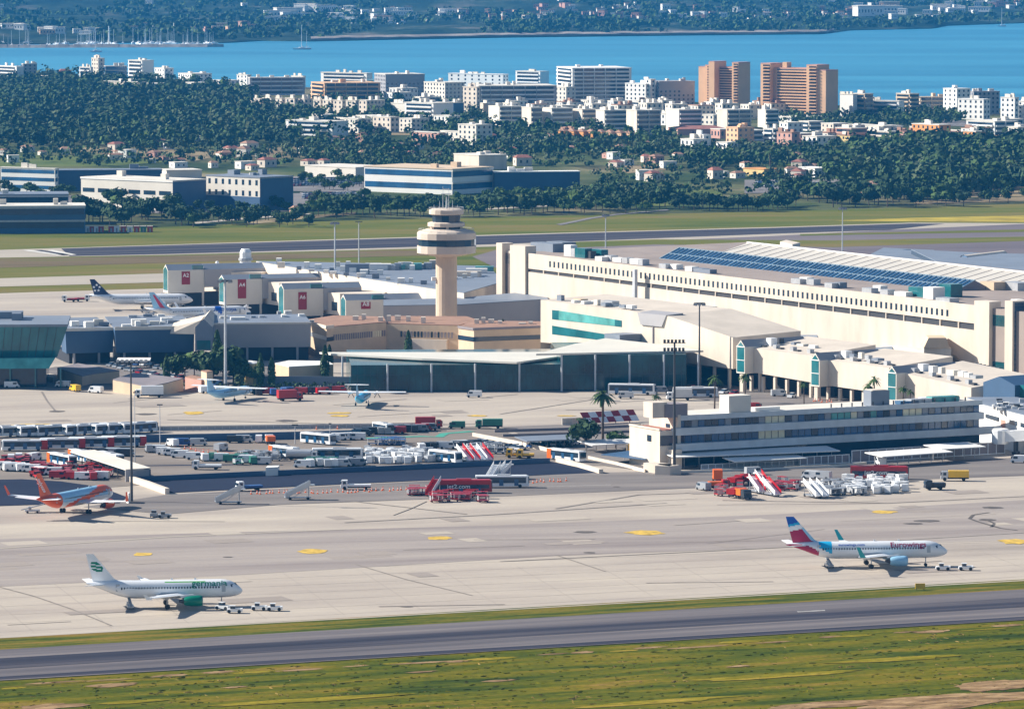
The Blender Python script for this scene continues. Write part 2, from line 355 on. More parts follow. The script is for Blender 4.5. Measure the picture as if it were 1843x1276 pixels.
# bare soil and dry patches beside the runway and in the foreground
soil = streak('bare_soil', [(0.35, (0.14, 0.085, 0.04)), (0.5, (0.26, 0.165, 0.08)), (0.65, (0.40, 0.27, 0.14))], sx=0.15, sy=0.3, fine=0.3, detail=8)
dryg = streak('dry_yellow_grass', [(0.35, (0.12, 0.11, 0.004)), (0.5, (0.22, 0.18, 0.006)), (0.65, (0.32, 0.23, 0.03))], sx=0.06, sy=0.2, fine=0.5, detail=9)
def patch(u, v, w, h, m, z):
    rr = random.Random(int(u * 3 + v)); c = G(u, v, z); s = SCL(u, v, z); gy = (G(u, v - h / 2, z).y - G(u, v + h / 2, z).y) / 2; n = 26; ca, sa = math.cos(RW), math.sin(RW); pts = []; q = 1
    for k in range(n):
        q = .6 * q + .4 * rr.uniform(.45, 1.3); a = 2 * math.pi * k / n; x, y = math.cos(a) * w / s / 2 * q, math.sin(a) * gy * q
        pts.append((c.x + x * 1.0, c.y + y + x * math.tan(RW), z))
    o = sheet('soil_patch' if m is soil else 'dry_grass_patch', None, z, m, pts); return o
rp_ = random.Random(8)
for k in range(26):
    u = 40 + k * 72 + rp_.uniform(-25, 25); patch(u, 1224 - u * .0591 + rp_.uniform(7, 15), rp_.uniform(40, 130), rp_.uniform(2, 5), soil if k % 3 else dryg, .09 + .002 * k)
for (u, v, w, h, m) in [(1700, 1262, 420, 26, soil), (1790, 1232, 160, 20, soil), (1480, 1268, 260, 12, soil), (90, 1270, 150, 12, soil), (560, 1258, 420, 10, dryg), (1400, 1215, 320, 8, dryg), (200, 1232, 90, 7, soil), (1180, 1262, 300, 9, dryg), (900, 1224, 60, 4, soil), (1330, 1198, 50, 3, soil), (1600, 1186, 260, 7, dryg), (420, 1236, 50, 3, soil), (760, 1208, 60, 3, soil), (240, 1262, 120, 6, dryg)]:
    patch(u, v, w, h, m, .15 + (u % 97) * .0004)
tyre_l = mat('tyre_smudge', (0.22, 0.19, 0.165), 0.9, 0.2, 0.3)
for pts, w, m in [([(0, 1056), (60, 1072), (130, 1096), (200, 1125)], 0.5, tyre_l), ([(640, 1015), (730, 1042), (850, 1071)], 0.4, tyre_l), ([(1000, 998), (1090, 1028)], 0.4, tyre_l),
    ([(1780, 922), (1752, 926), (1745, 933), (1765, 940), (1800, 950), (1830, 954)], 0.9, darkm), ([(1778, 936), (1790, 942), (1784, 948)], 0.8, darkm), ([(708, 927), (740, 915), (768, 902)], 0.35, darkm),
    ([(75, 705), (85, 722), (98, 738)], 0.6, tyre_l), ([(-50, 990), (300, 966), (620, 952)], 1.6, paleroad), ([(620, 940), (900, 925), (1200, 905)], 1.2, tyre_l), ([(1000, 915), (1150, 890), (1300, 885)], 1.0, tyre_l), ([(400, 895), (620, 900), (840, 925)], 0.8, tyre_l),
    ([(-50, 1150), (921, 1096), (1950, 1038)], 1.2, paleroad), ([(300, 755), (700, 765), (880, 762)], 1.0, tyre_l), ([(900, 745), (1060, 720), (1100, 705)], 0.8, tyre_l), ([(900, 1010), (1400, 985), (1900, 955)], 0.8, tyre_l),
    ([(1300, 900), (1600, 905), (1900, 890)], 0.8, tyre_l), ([(300, 890), (640, 886), (1100, 872)], 0.25, linem), ([(1200, 884), (1500, 872), (1900, 856)], 0.25, linem),
    ([(320, 800), (360, 812), (400, 824)], 0.5, mat('red_line_paint', (0.45, 0.12, 0.08), 0.9, 0.2, 0.4)), ([(340, 806), (400, 812), (470, 822)], 0.5, MATS.get('red_line_paint')), ([(250, 838), (420, 836), (460, 828)], 2.5, asph_blk)]:
    line_mark(pts, w, m)
line_mark([(640, 789), (760, 785), (790, 786), (800, 780), (850, 776)], 3.0, mat('green_paint_patch', (0.05, 0.30, 0.22), 0.9, 0.15, 0.3), 0.22, 'painted_walkway')
rq = random.Random(31)
tones = [streak('repair_slab_dark', [(0.3, (0.29, 0.25, 0.22)), (0.7, (0.34, 0.295, 0.26))], fine=0.1), streak('repair_slab_pale', [(0.3, (0.41, 0.36, 0.305)), (0.7, (0.46, 0.405, 0.34))], fine=0.08), streak('rubber_smear', [(0.3, (0.22, 0.19, 0.17)), (0.7, (0.31, 0.27, 0.235))], sx=0.05, sy=0.6, fine=0.2)]
for k in range(84):
    u, v = rq.uniform(-20, 1860), rq.choice([rq.uniform(1010, 1130), rq.uniform(900, 1010), rq.uniform(712, 765)]); v = v - max(0, u) * (.05 if v > 1000 else .02 if v > 800 else 0)
    c_ = G(u, v, .15); m_ = rq.choice(tones); L_ = rq.choice((5, 7.5, 10, 15)) if m_ is not tones[2] else rq.uniform(12, 45); w_ = rq.choice((5, 7.5)) if m_ is not tones[2] else rq.uniform(.4, 1.2); an = RW + (0 if m_ is not tones[2] else rq.uniform(-.5, .5)); ca, sa = math.cos(an), math.sin(an)
    sheet('apron_patch', None, .145 + k * .0004, m_, [(c_.x + a * ca - b_ * sa, c_.y + a * sa + b_ * ca, 0) for a, b_ in ((-L_ / 2, -w_ / 2), (L_ / 2, -w_ / 2), (L_ / 2, w_ / 2), (-L_ / 2, w_ / 2))])
# slab joints in the concrete: long thin lines
jm = mat('slab_joint', (0.30, 0.26, 0.225), 0.9, 0.1, 0.4)
for k in range(9):
    line_mark([(-50, 1140 - k * 15.5), (921, 1088 - k * 13), (1900, 1034 - k * 10.5)], 0.18, jm, 0.12)
for k in range(14):
    u0 = 60 + k * 140; line_mark([(u0, 1140 - u0 * 0.055), (u0 - 110, 1050 - u0 * 0.03)], 0.14, jm, 0.115)

# fields, tracks and lots in the countryside beyond the runway
field_t = streak('dry_field', [(0.3, (0.20, 0.15, 0.09)), (0.5, (0.27, 0.21, 0.12)), (0.7, (0.34, 0.27, 0.17))], ang=0, sx=0.01, sy=0.01, fine=0.15)
field_g = streak('green_field', [(0.3, (0.07, 0.11, 0.03)), (0.5, (0.12, 0.15, 0.04)), (0.7, (0.19, 0.18, 0.07))], ang=0, sx=0.01, sy=0.01, fine=0.15)
lot = streak('car_lot_asphalt', [(0.3, (0.16, 0.15, 0.15)), (0.7, (0.25, 0.23, 0.22))], ang=0, sx=0.02, sy=0.02)
for i, (px, m_) in enumerate([([(-60, 238), (30, 236), (28, 246), (-60, 247)], field_t), ([(-60, 282), (205, 280), (300, 292), (180, 300), (-60, 302)], field_g), ([(150, 270), (300, 268), (420, 276), (350, 290), (210, 284)], field_t), ([(340, 258), (440, 256), (470, 264), (380, 270)], field_g), ([(460, 268), (560, 262), (590, 274), (500, 282)], field_t), ([(700, 292), (830, 282), (850, 290), (740, 300)], field_g),
    ([(1100, 300), (1180, 296), (1200, 306), (1130, 312)], field_t), ([(1190, 345), (1300, 341), (1300, 356), (1190, 372), (1150, 368)], field_g), ([(1205, 352), (1290, 350), (1270, 358), (1200, 362)], field_t), ([(1390, 288), (1520, 284), (1515, 296), (1400, 300)], field_g), ([(1760, 338), (1900, 334), (1900, 352), (1720, 356), (1700, 350)], field_t), ([(1590, 262), (1900, 258), (1900, 270), (1560, 274)], field_t),
    ([(515, 318), (655, 314), (655, 346), (520, 344)], lot), ([(540, 346), (660, 345), (650, 360), (535, 362)], lot), ([(1340, 324), (1530, 322), (1530, 346), (1340, 348)], lot), ([(100, 352), (540, 348), (560, 380), (120, 386)], lot), ([(860, 355), (1000, 350), (1010, 362), (860, 372)], field_g), ([(600, 366), (900, 352), (1080, 350), (1080, 356), (900, 366), (620, 378)], field_g), ([(860, 376), (1060, 366), (1060, 368), (860, 378.5)], paleroad),
    ([(440, 398), (560, 388), (640, 382), (640, 386), (560, 393), (450, 404)], field_t), ([(350, 400), (440, 392), (560, 384), (560, 386), (440, 395), (352, 403)], paleroad), ([(1000, 404), (1060, 392), (1110, 385), (1200, 377), (1205, 378.5), (1110, 387), (1065, 394), (1010, 405.5)], lot), ([(1640, 362), (1900, 352), (1900, 360), (1650, 368)], field_t), ([(1700, 216), (1843, 224), (1843, 232), (1690, 226)], lot), ([(680, 236), (900, 240), (900, 246), (690, 243)], field_t)]):
    sheet('field' if m_ in (field_t, field_g) else 'car_lot' if m_ is lot else 'track', px, 0.12 + .004 * i, m_)
sheet('dry_strip', [(-300, 482), (0, 466), (300, 461), (700, 451), (850, 452), (840, 458), (560, 465), (300, 473), (0, 482), (-300, 496)], 0.09, streak('dry_turf', [(0.35, (0.13, 0.10, 0.05)), (0.5, (0.17, 0.125, 0.07)), (0.65, (0.13, 0.13, 0.035))], ang=0.1, sx=0.006, sy=0.03, fine=0.2))
# ---- sea ----
sea_m = bpy.data.materials.new('sea_water'); sea_m.use_nodes = True
n = sea_m.node_tree; b = n.nodes['Principled BSDF']; b.inputs['Roughness'].default_value = 0.35; b.inputs['Specular IOR Level'].default_value = 0.35
geo = n.nodes.new('ShaderNodeNewGeometry'); mp = n.nodes.new('ShaderNodeMapping'); mp.inputs['Scale'].default_value = (0.0011, 0.0040, 1)
tx = n.nodes.new('ShaderNodeTexNoise'); tx.inputs['Scale'].default_value = 1; tx.inputs['Detail'].default_value = 4; tx.inputs['Distortion'].default_value = 0.6
rp = n.nodes.new('ShaderNodeValToRGB'); rp.color_ramp.elements[0].position = 0.35; rp.color_ramp.elements[1].position = 0.72
rp.color_ramp.elements[0].color = (0.006, 0.18, 0.32, 1); rp.color_ramp.elements[1].color = (0.045, 0.31, 0.47, 1)
n.links.new(geo.outputs['Position'], mp.inputs['Vector']); n.links.new(mp.outputs['Vector'], tx.inputs['Vector']); n.links.new(tx.outputs['Fac'], rp.inputs['Fac']); n.links.new(rp.outputs['Color'], b.inputs['Base Color'])
t2 = n.nodes.new('ShaderNodeTexNoise'); t2.inputs['Scale'].default_value = 0.08; t2.inputs['Detail'].default_value = 3; n.links.new(geo.outputs['Position'], t2.inputs['Vector'])
bp = n.nodes.new('ShaderNodeBump'); bp.inputs['Strength'].default_value = 0.3; bp.inputs['Distance'].default_value = 1.0; n.links.new(t2.outputs['Fac'], bp.inputs['Height']); n.links.new(bp.outputs['Normal'], b.inputs['Normal'])
sheet('sea', None, -1.0, sea_m, [(-3000, 3200, 0), (3000, 3200, 0), (3000, 13500, 0), (-3000, 13500, 0)])

# ---- far side of the bay: hills as a height grid ----
from mathutils import noise
fs_px = [(-900, 80), (0, 80), (120, 78), (270, 76), (400, 77), (470, 73), (560, 74), (700, 71), (920, 67), (1250, 63), (1480, 61), (1500, 58), (1530, 54), (1680, 51), (1700, 46), (1843, 41), (2700, 30)]
def shoreD(a):         # a = x / y ratio -> depth of the far shore along that bearing
    u = CX + a * FPX
    for (p, q) in zip(fs_px, fs_px[1:]):
        if p[0] <= u <= q[0]:
            t = (u - p[0]) / (q[0] - p[0]); return G(u, p[1] + (q[1] - p[1]) * t).y
    return G(u, fs_px[0][1] if u < fs_px[0][0] else fs_px[-1][1]).y
def hz(x, y):
    a = x / y; D0 = shoreD(a); t = y - D0
    if t < 0: return -2.0
    r = min(1, t / 120.0); h = 3.0 * r
    h += 26 * max(0.0, min(1, (t - 250) / 1500)) * (0.5 + noise.noise((x * 0.0012 + 3, y * 0.0006, 0)))
    h += 95 * max(0.0, min(1, (t - 1500) / 5200)) ** 1.3
    h += r * 3.5 * abs(noise.noise((x * 0.03, y * 0.010, 1.7))) + r * 6 * noise.noise((x * 0.006, y * 0.003, 5))
    return max(h, 0.2) if t > 25 else h
b = MB(); NU, NV = 300, 170
for j in range(NV + 1):
    for i in range(NU + 1):
        a = -0.165 + 0.33 * i / NU
        D0 = shoreD(a); y = D0 + (13200 - D0) * (j / NV) ** 1.7; x = a * y
        b.v.append((x, y, hz(x, y) if j else -2.5))
for j in range(NV):
    for i in range(NU):
        k = j * (NU + 1) + i; b.f.append((k, k + 1, k + NU + 2, k + NU + 1)); b.m.append(0)
hill_m = streak('wooded_hillside', [(0.30, (0.006, 0.016, 0.012)), (0.46, (0.014, 0.030, 0.020)), (0.56, (0.035, 0.055, 0.035)), (0.70, (0.13, 0.12, 0.10))], ang=0, sx=0.012, sy=0.0045, fine=0.3, detail=8)
tag(b.build('hills', hill_m, smooth=True), kind='structure')
# pale low cliff and beach along the far shore
b = MB(); pr = None
for k in range(70):
    u = 560 + k * (1500 - 560) / 69
    a = (u - CX) / FPX; D0 = shoreD(a); x0, y0 = a * (D0 + 14), D0 + 14; x1, y1 = a * (D0 + 45), D0 + 45
    hh = 2.2 + 1.6 * abs(noise.noise((u * 0.02, 2, 0)))
    cur = ((x0, y0, -1.2), (x0, y0, hh), (x1, y1, hh + 2.0))
    if pr:
        b.poly([pr[0], cur[0], cur[1], pr[1]]); b.poly([pr[1], cur[1], cur[2], pr[2]])
    pr = cur
tag(b.build('shore_cliff', mat('pale_cliff_rock', (0.24, 0.20, 0.17), 0.95, 0.5, 0.02)), kind='structure')
# harbour breakwater
w0, w1 = G(-200, 86), G(402, 83.5)
b = MB(); dd = (w1 - w0).normalized(); nn = Vector((-dd.y, dd.x, 0))
rk = random.Random(5); N = 60
for k in range(N):
    a0 = w0.lerp(w1, k / N); a1 = w0.lerp(w1, (k + 1) / N); h = 2.3 + rk.random() * 0.8; wd = 9 if k < N - 3 else 5
    b.prism([a0 - nn * wd + Vector((0, 0, -1.5)), a1 - nn * wd + Vector((0, 0, -1.5)), a1 + nn * wd + Vector((0, 0, -1.5)), a0 + nn * wd + Vector((0, 0, -1.5))],
            [a0 - nn * 3 + Vector((0, 0, h)), a1 - nn * 3 + Vector((0, 0, h)), a1 + nn * 3 + Vector((0, 0, h)), a0 + nn * 3 + Vector((0, 0, h))])
tag(b.build('breakwater', mat('breakwater_rock', (0.30, 0.28, 0.26), 0.95, 0.3, 0.1)), kind='structure')

# ---- haze ----
hz_m = bpy.data.materials.new('haze_air'); hz_m.use_nodes = True; n = hz_m.node_tree
for nd in list(n.nodes):
    if nd.type != 'OUTPUT_MATERIAL': n.nodes.remove(nd)
pv = n.nodes.new('ShaderNodeVolumePrincipled'); pv.inputs['Density'].default_value = 0.000045
pv.inputs['Color'].default_value = (0.05, 0.40, 0.95, 1); pv.inputs['Anisotropy'].default_value = 0.0
n.links.new(pv.outputs['Volume'], n.nodes['Material Output'].inputs['Volume'])
hb = MB().box(-3400, 3400, -300, 14000, -4, 215).build('haze', hz_m); tag(hb, kind='stuff')
# ---------------- terminal complex ----------------
def vents(root, fr_pts, m=None): ...
# main terminal building
P, Q = G(951, 605), G(1757, 695)
T = Fr('terminal_building', 'long cream terminal with a row of slot windows and blue solar strips on its roof', 'terminal', P, Q)
r = T.root; L = T.L
zt0 = T.pl(951, 456)[1]; zt1 = T.pl(1757, 550)[1]
zl0, zl0b = T.pl(951, 483.5)[1], T.pl(951, 489.5)[1]; zl1, zl1b = T.pl(1757, 583)[1], T.pl(1757, 595)[1]
print('terminal', L, zt0, zt1, zl0, zl1)
def zz(a, b, s): return a + (b - a) * s / L
# front wall in three courses with the louvre recess between
b = MB(); TH = 0.6
b.hexa([(0, 0, 0), (L, 0, 0), (L, TH, 0), (0, TH, 0), (0, 0, zl0b), (L, 0, zl1b), (L, TH, zl1b), (0, TH, zl0b)])
b.hexa([(0, 0, zl0), (L, 0, zl1), (L, TH, zl1), (0, TH, zl0), (0, 0, zt0), (L, 0, zt1), (L, TH, zt1), (0, TH, zt0)])
b.build('wall', M['cream'], r)
N = 27
for k in range(N):           # louvre bays between thin cream mullions
    s0, s1 = L * k / N + 0.5, L * (k + 1) / N - 0.3
    b = MB(); b.hexa([(s0, .5, zz(zl0b, zl1b, s0)), (s1, .5, zz(zl0b, zl1b, s1)), (s1, .9, zz(zl0b, zl1b, s1)), (s0, .9, zz(zl0b, zl1b, s0)),
                      (s0, .5, zz(zl0, zl1, s0)), (s1, .5, zz(zl0, zl1, s1)), (s1, .9, zz(zl0, zl1, s1)), (s0, .9, zz(zl0, zl1, s0))])
    b.build('louvre', M['steel'], r)
    ub('mullion', M['cream'], r, s1, s1 + 0.45, 0.12, 0.95, zz(zl0b, zl1b, s1) - .3, zz(zl0, zl1, s1) + .3)
sa, za = T.pl(990, 475.5); sb, zb = T.pl(1705, 563.5); NW = 86
for k in range(NW):
    s = sa + (sb - sa) * k / (NW - 1); z = za + (zb - za) * k / (NW - 1)
    ub('window', M['glass'], r, s - .5, s + .5, -0.04, 0.1, z - 1.05, z + 1.05)
# roof: shallow at the left end, deep further right
dA = 22; sB = T.lo(1188, 453, 27)[0]
b = MB(); g0 = lambda s: zz(zt0, zt1, s) - 0.9
DD = 112
b.prism([(0, .6, 0), (sB, .6, 0), (sB, dA, 0), (0, dA, 0)], [(0, .6, g0(0)), (sB, .6, g0(sB)), (sB, dA, g0(sB)), (0, dA, g0(0))])
b.prism([(sB, .6, 0), (L + 38, .6, 0), (L + 38, DD, 0), (sB, DD, 0)], [(sB, .6, g0(sB)), (L + 38, .6, g0(L)), (L + 38, DD, g0(L)), (sB, DD, g0(sB))])
b.build('roof', mat('brown_roof_felt', (0.30, 0.245, 0.215), 0.9, 0.12, 0.06), r)
# blue solar strip: a triangular prism along the roof
def strip_prism(u0, v0, u1, v1, h, w, m, mend, name, zoff=0.0, ribs=True, flat=False):
    a = T.lo(u0, v0, g0(60)); c = T.lo(u1, v1, g0(L - 20)); s0, d0 = a[0], a[1]; s1, d1 = c[0], c[1]; d = (d0 + d1) / 2
    zA, zB = g0(s0), g0(s1)
    bb = MB()
    bb.poly([(s0, d, zA), (s1, d, zB), (s1, d + w, zB + h), (s0, d + w, zA + h)])
    o = bb.build(name, m, r)
    e = MB(); e.poly([(s0, d + w, zA + h), (s1, d + w, zB + h), (s1, d + w * 1.9, zB), (s0, d + w * 1.9, zA)])
    e.poly([(s1, d, zB), (s1, d + w * 1.9, zB), (s1, d + w, zB + h)]); e.poly([(s0, d, zA), (s0, d + w, zA + h), (s0, d + w * 1.9, zA)])
    e.build('skylight_back', mend, r)
    return s0, s1, d, zA, zB, w, h
s0, s1, d, zA, zB, w, h = strip_prism(1186, 468, 1718, 529, 3.6, 9, M['solar'], M['brown'], 'solar_strip')
rb = MB()
nr = 66
for k in range(nr + 1):
    s = s0 + (s1 - s0) * k / nr; z = zA + (zB - zA) * k / nr; t = 0.25 if k % 4 == 0 else 0.09
    rb.hexa([(s - t, d, z + .02), (s + t, d, z + .02), (s + t, d + w, z + h + .02), (s - t, d + w, z + h + .02), (s - t, d - .1, z + .2), (s + t, d - .1, z + .2), (s + t, d + w - .1, z + h + .2), (s - t, d + w - .1, z + h + .2)])
for q in (0.0, 0.48, 1.0):
    rb.hexa([(s0, d + w * q - .15, zA + h * q), (s1, d + w * q - .15, zB + h * q), (s1, d + w * q + .15, zB + h * q), (s0, d + w * q + .15, zA + h * q), (s0, d + w * q - .15, zA + h * q + .22), (s1, d + w * q - .15, zB + h * q + .22), (s1, d + w * q + .15, zB + h * q + .22), (s0, d + w * q + .15, zA + h * q + .22)])
rb.build('panel_frame', mat('panel_frame_metal', (0.20, 0.30, 0.38), 0.5, 0.1, 0.5), r)
# pale pitched skylight roof behind
s0, s1, d, zA, zB, w, h = strip_prism(1300, 461, 1843, 527, 3.8, 16, mat('pale_roof_sheet', (0.50, 0.47, 0.42), 0.7, 0.05, 0.1), M['brown'], 'skylight_roof')
rb = MB()
for k in range(30):
    s = s0 + (s1 - s0) * k / 29; z = zA + (zB - zA) * k / 29
    rb.hexa([(s - .1, d, z + .02), (s + .1, d, z + .02), (s + 3.1, d + w, z + h + .02), (s + 2.9, d + w, z + h + .02), (s - .1, d, z + .12), (s + .1, d, z + .12), (s + 3.1, d + w, z + h + .12), (s + 2.9, d + w, z + h + .12)])
rb.build('roof_seam', M['brown'], r)
rb = MB(); rb.hexa([(s0, d + w - .5, zA + h), (s1, d + w - .5, zB + h), (s1, d + w + .5, zB + h), (s0, d + w + .5, zA + h), (s0, d + w - .5, zA + h + .5), (s1, d + w - .5, zB + h + .5), (s1, d + w + .5, zB + h + .5), (s0, d + w + .5, zA + h + .5)])
rb.build('ridge_cap', M['white'], r)
# stair pylons with recessed glass at both ends
def pylon(u0, u1, vtop, dep=4.0, m=None):
    s0, z = T.pl(u0, vtop); s1, _ = T.pl(u1, vtop); MB().box(s0, s1, -0.8, dep, 0, z).build('pylon', m or M['cream'], r); return s0, s1, z
pa = pylon(896.5, 907, 437); pb = pylon(921, 948.5, 441); pc = pylon(1757, 1784, 541); pd = pylon(1812, 1826, 541, 40)
for (p, q, vv) in ((pa, pb, (458, 475, 481, 486)), (pc, pd, (568, 588, 594, 601))):
    s0, s1 = p[1], q[0]; um = 914 if p is pa else 1800
    z = [T.pl(um, t)[1] for t in vv]
    MB().box(s0, s1, .8, 3.4, 0, max(T.pl(um, vv[0] - (6 if p is pa else 9))[1], 1)).build('recess_wall', M['cream'], r)
    ub('stair_window', M['teal'], r, s0, s1, .6, .8, z[1], z[0])
    ub('louvre', M['steel'], r, s0, s1, .65, .8, z[3], z[2])
    if p is pc: ub('stair_window', M['teal'], r, s0, s1, .6, .8, T.pl(um, 668)[1], T.pl(um, 652)[1])
MB().box(pd[1] - .5, pd[1], 0, 60, 0, pd[2] - .5).build('end_wall', M['bluew'], r)  # dark blue puts the shade of this end face into the colour
# antennas over the left end
for (u, h_) in ((899, 5), (903, 4), (909, 6), (912, 6), (918, 4), (929, 5), (941, 6), (955, 5), (961, 6)):
    s, dd_, _ = T.lo(u, 441, 30); ub('antenna', M['pole'], r, s - .12, s + .12, 1, 1.25, 29, 29 + h_)
# roof plant
def plant(fr, u, v, z, wx, wy, wz, m, name='roof_unit', d=None):
    s, y, _ = fr.lo(u, v, z)
    if fr is T:
        for _k in range(3): z = g0(min(max(s, 0), L)); s, y, _ = fr.lo(u, v + 2, z)
    return ub(name, m, fr.root, s - wx / 2, s + wx / 2, y - wy / 2, y + wy / 2, z, z + wz)
for (u, v, wx, wy, wz, k) in [(1027, 459, 4, 3, 4, 'white'), (1036, 460, 3, 3, 3, 'metal'), (1050, 462, 6, 3, 3.4, 'teal'), (1062, 463, 4, 2.5, 2.6, 'steel'), (1078, 462, 7, 3, 3, 'teal'),
      (985, 451, 14, 5, 3.2, 'slate'), (1010, 448, 10, 6, 3, 'slate'), (1083, 468, 4, 3, 1.6, 'white'), (1100, 468, 4, 3, 2, 'metal'), (1116, 470, 5, 3, 1.6, 'white'), (1130, 472, 3, 3, 2, 'metal'), (1147, 474, 5, 3, 2, 'white'), (1158, 476, 3, 3, 2.2, 'metal'),
      (1198, 482, 4, 3, 1.8, 'metal'), (1217, 483, 4, 3, 1.8, 'white'), (1245, 487, 4, 3, 1.8, 'white'), (1262, 489, 5, 3, 1.6, 'slate'), (1276, 491, 5, 3, 1.6, 'slate'),
      (1438, 510, 5, 3, 2, 'metal'), (1452, 510, 4, 3, 2.4, 'white'), (1464, 512, 4, 3, 2.2, 'metal'), (1497, 518, 4, 3, 2, 'metal'), (1513, 518, 3, 3, 2.2, 'slate'), (1566, 527, 5, 3, 2, 'metal'), (1584, 526, 4, 3, 2.6, 'white'), (1597, 530, 4, 3, 2, 'metal'), (1626, 533, 6, 3, 1.8, 'white'),
      (1652, 533, 5, 4, 3.4, 'teal'), (1666, 535, 4, 4, 3.4, 'teal'), (1681, 538, 5, 5, 4.2, 'white'), (1711, 534, 6, 5, 4.6, 'teal'), (1705, 545, 7, 4, 2, 'metal'), (1787, 521, 7, 5, 3, 'tan'), (1830, 522, 8, 6, 3, 'metal'), (1831, 545, 3, 3, 1.5, 'white')]:
    plant(T, u, v, 25.0 + (-1.5 if u > 1500 else (3 if u < 1160 else 0.7)), wx, wy, wz, M[k])
s, dd_, _ = T.lo(1403, 573, 8); ub('service_mast', M['pole'], r, s - .7, s + .7, -3.5, -2.3, 0, T.pl(1403, 507)[1])

# departure hall and pier in front
H = Fr('departure_hall', 'cream departure hall with two long bands of green glass in front of the long terminal', 'terminal', G(973, 663), G(1250, 694))
def pt(fr, u, v, d=0.0):
    s, z = fr.pl(u, v, d); return (s, d, z)
r = H.root
top = [pt(H, 973, 540), pt(H, 1154, 563), pt(H, 1196, 567), pt(H, 1319, 607.5)]
bot = [pt(H, 973, 622), pt(H, 1045, 626), pt(H, 1225, 652), pt(H, 1319, 664)]
b = MB()
fx = [0, 0.0]
ss = [973, 1045, 1154, 1196, 1225, 1319]
vt = [540, 549, 563, 567, 576.5, 607.5]; vb = [616, 622, 640, 647, 652, 664]
for k in range(5):
    a0, a1, c1, c0 = pt(H, ss[k], vb[k]), pt(H, ss[k + 1], vb[k + 1]), pt(H, ss[k + 1], vt[k + 1]), pt(H, ss[k], vt[k])
    b.poly([a0, a1, c1, c0])
    bk = 28
    b.poly([c0, c1, (c1[0], bk, c1[2] + .8), (c0[0], bk, c0[2] + .8)], 1)
    b.poly([a0, (a0[0], bk, a0[2]), (a1[0], bk, a1[2]), a1])
c0 = pt(H, 973, 540); c9 = pt(H, 1319, 607.5); a9 = pt(H, 1319, 664)
b.poly([(c0[0], 0, 0), (c0[0], 0, c0[2]), (c0[0], 28, c0[2] + .8), (c0[0], 28, 0)]); b.poly([a9, (a9[0], 28, a9[2]), (c9[0], 28, c9[2] + .8), c9])
b.build('wall', [M['cream'], M['creamroof']], r)
def band(fr, name, m, pts, d0=-0.12, d1=0.05):
    q = [pt(fr, *p) for p in pts]; b = MB()
    b.hexa([(q[3][0], d0, q[3][2]), (q[2][0], d0, q[2][2]), (q[2][0], d1, q[2][2]), (q[3][0], d1, q[3][2]), (q[0][0], d0, q[0][2]), (q[1][0], d0, q[1][2]), (q[1][0], d1, q[1][2]), (q[0][0], d1, q[0][2])])
    return b.build(name, m, fr.root)
band(H, 'glass_band', M['tealpale'], [(1006, 559), (1107, 575), (1107, 587), (1006, 576)])
band(H, 'glass_band', M['teal'], [(994, 558), (1006, 559), (1006, 576), (994, 574.5)])
band(H, 'glass_band', M['teal'], [(1107, 575), (1119, 577), (1119, 588.5), (1107, 587)])
band(H, 'glass_band', M['teal'], [(994, 586), (1106, 604), (1106, 615), (994, 601.5)])
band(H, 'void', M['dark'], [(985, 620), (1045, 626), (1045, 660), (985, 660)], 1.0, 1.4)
q = pt(H, 1176, 568)
b = MB(); b.prism([(q[0] - 6, -.6, q[2] - 3.3), (q[0] + 5, -.6, q[2] - 3.3), (q[0] + 6, 6, q[2] - 3.3), (q[0] - 8, 6, q[2] - 3.3)], [(q[0] - 8, -.3, q[2] + .5), (q[0] + 7, -.3, q[2] + .5), (q[0] + 8, 6, q[2] + 1), (q[0] - 8, 6, q[2] + 1)]); b.build('dormer', M['greywall'], r)
q = pt(H, 1120, 600, -4); MB().box(q[0] - 3, q[0] + 5, -9, 0, q[2] - 6, q[2]).build('stair_head', M['slate'], r)
for (u, v, wx, wz, k) in [(1043, 548, 4, 2.2, 'tan'), (1055, 551, 7, 2, 'white'), (1086, 553, 2.5, 1.6, 'metal'), (1096, 554, 6, 2.6, 'metal'), (1104, 556, 3, 1.8, 'white'),
      (1203, 567, 2, 1, 'metal'), (1235, 580, 2, 1, 'metal'), (1262, 589, 2, 1, 'metal'), (1283, 597, 2, 1, 'metal'), (1314, 606, 2, 1, 'metal'), (1222, 574, 3, .5, 'steel'), (1252, 586, 3, .5, 'steel')]:
    s, z = H.pl(u, v, 6); ub('roof_vent', M[k], r, s - wx / 2, s + wx / 2, 5, 8, z - 1.0, z - .3 + wz)
ub('downpipe', M['brown'], r, pt(H, 1176, 600)[0] - .25, pt(H, 1176, 600)[0] + .25, -.3, 0, 5, pt(H, 1176, 578)[2])
for k in range(8):
    s = pt(H, 1200, 660)[0] + k * 7.6; ub('column', M['cream'], r, s, s + .8, .6, 1.4, 0, pt(H, 1270, 658)[2])
MB().box(c0[0] + 2, a9[0], 9, 27, 0, 5).build('undercroft', M['dark'], r)

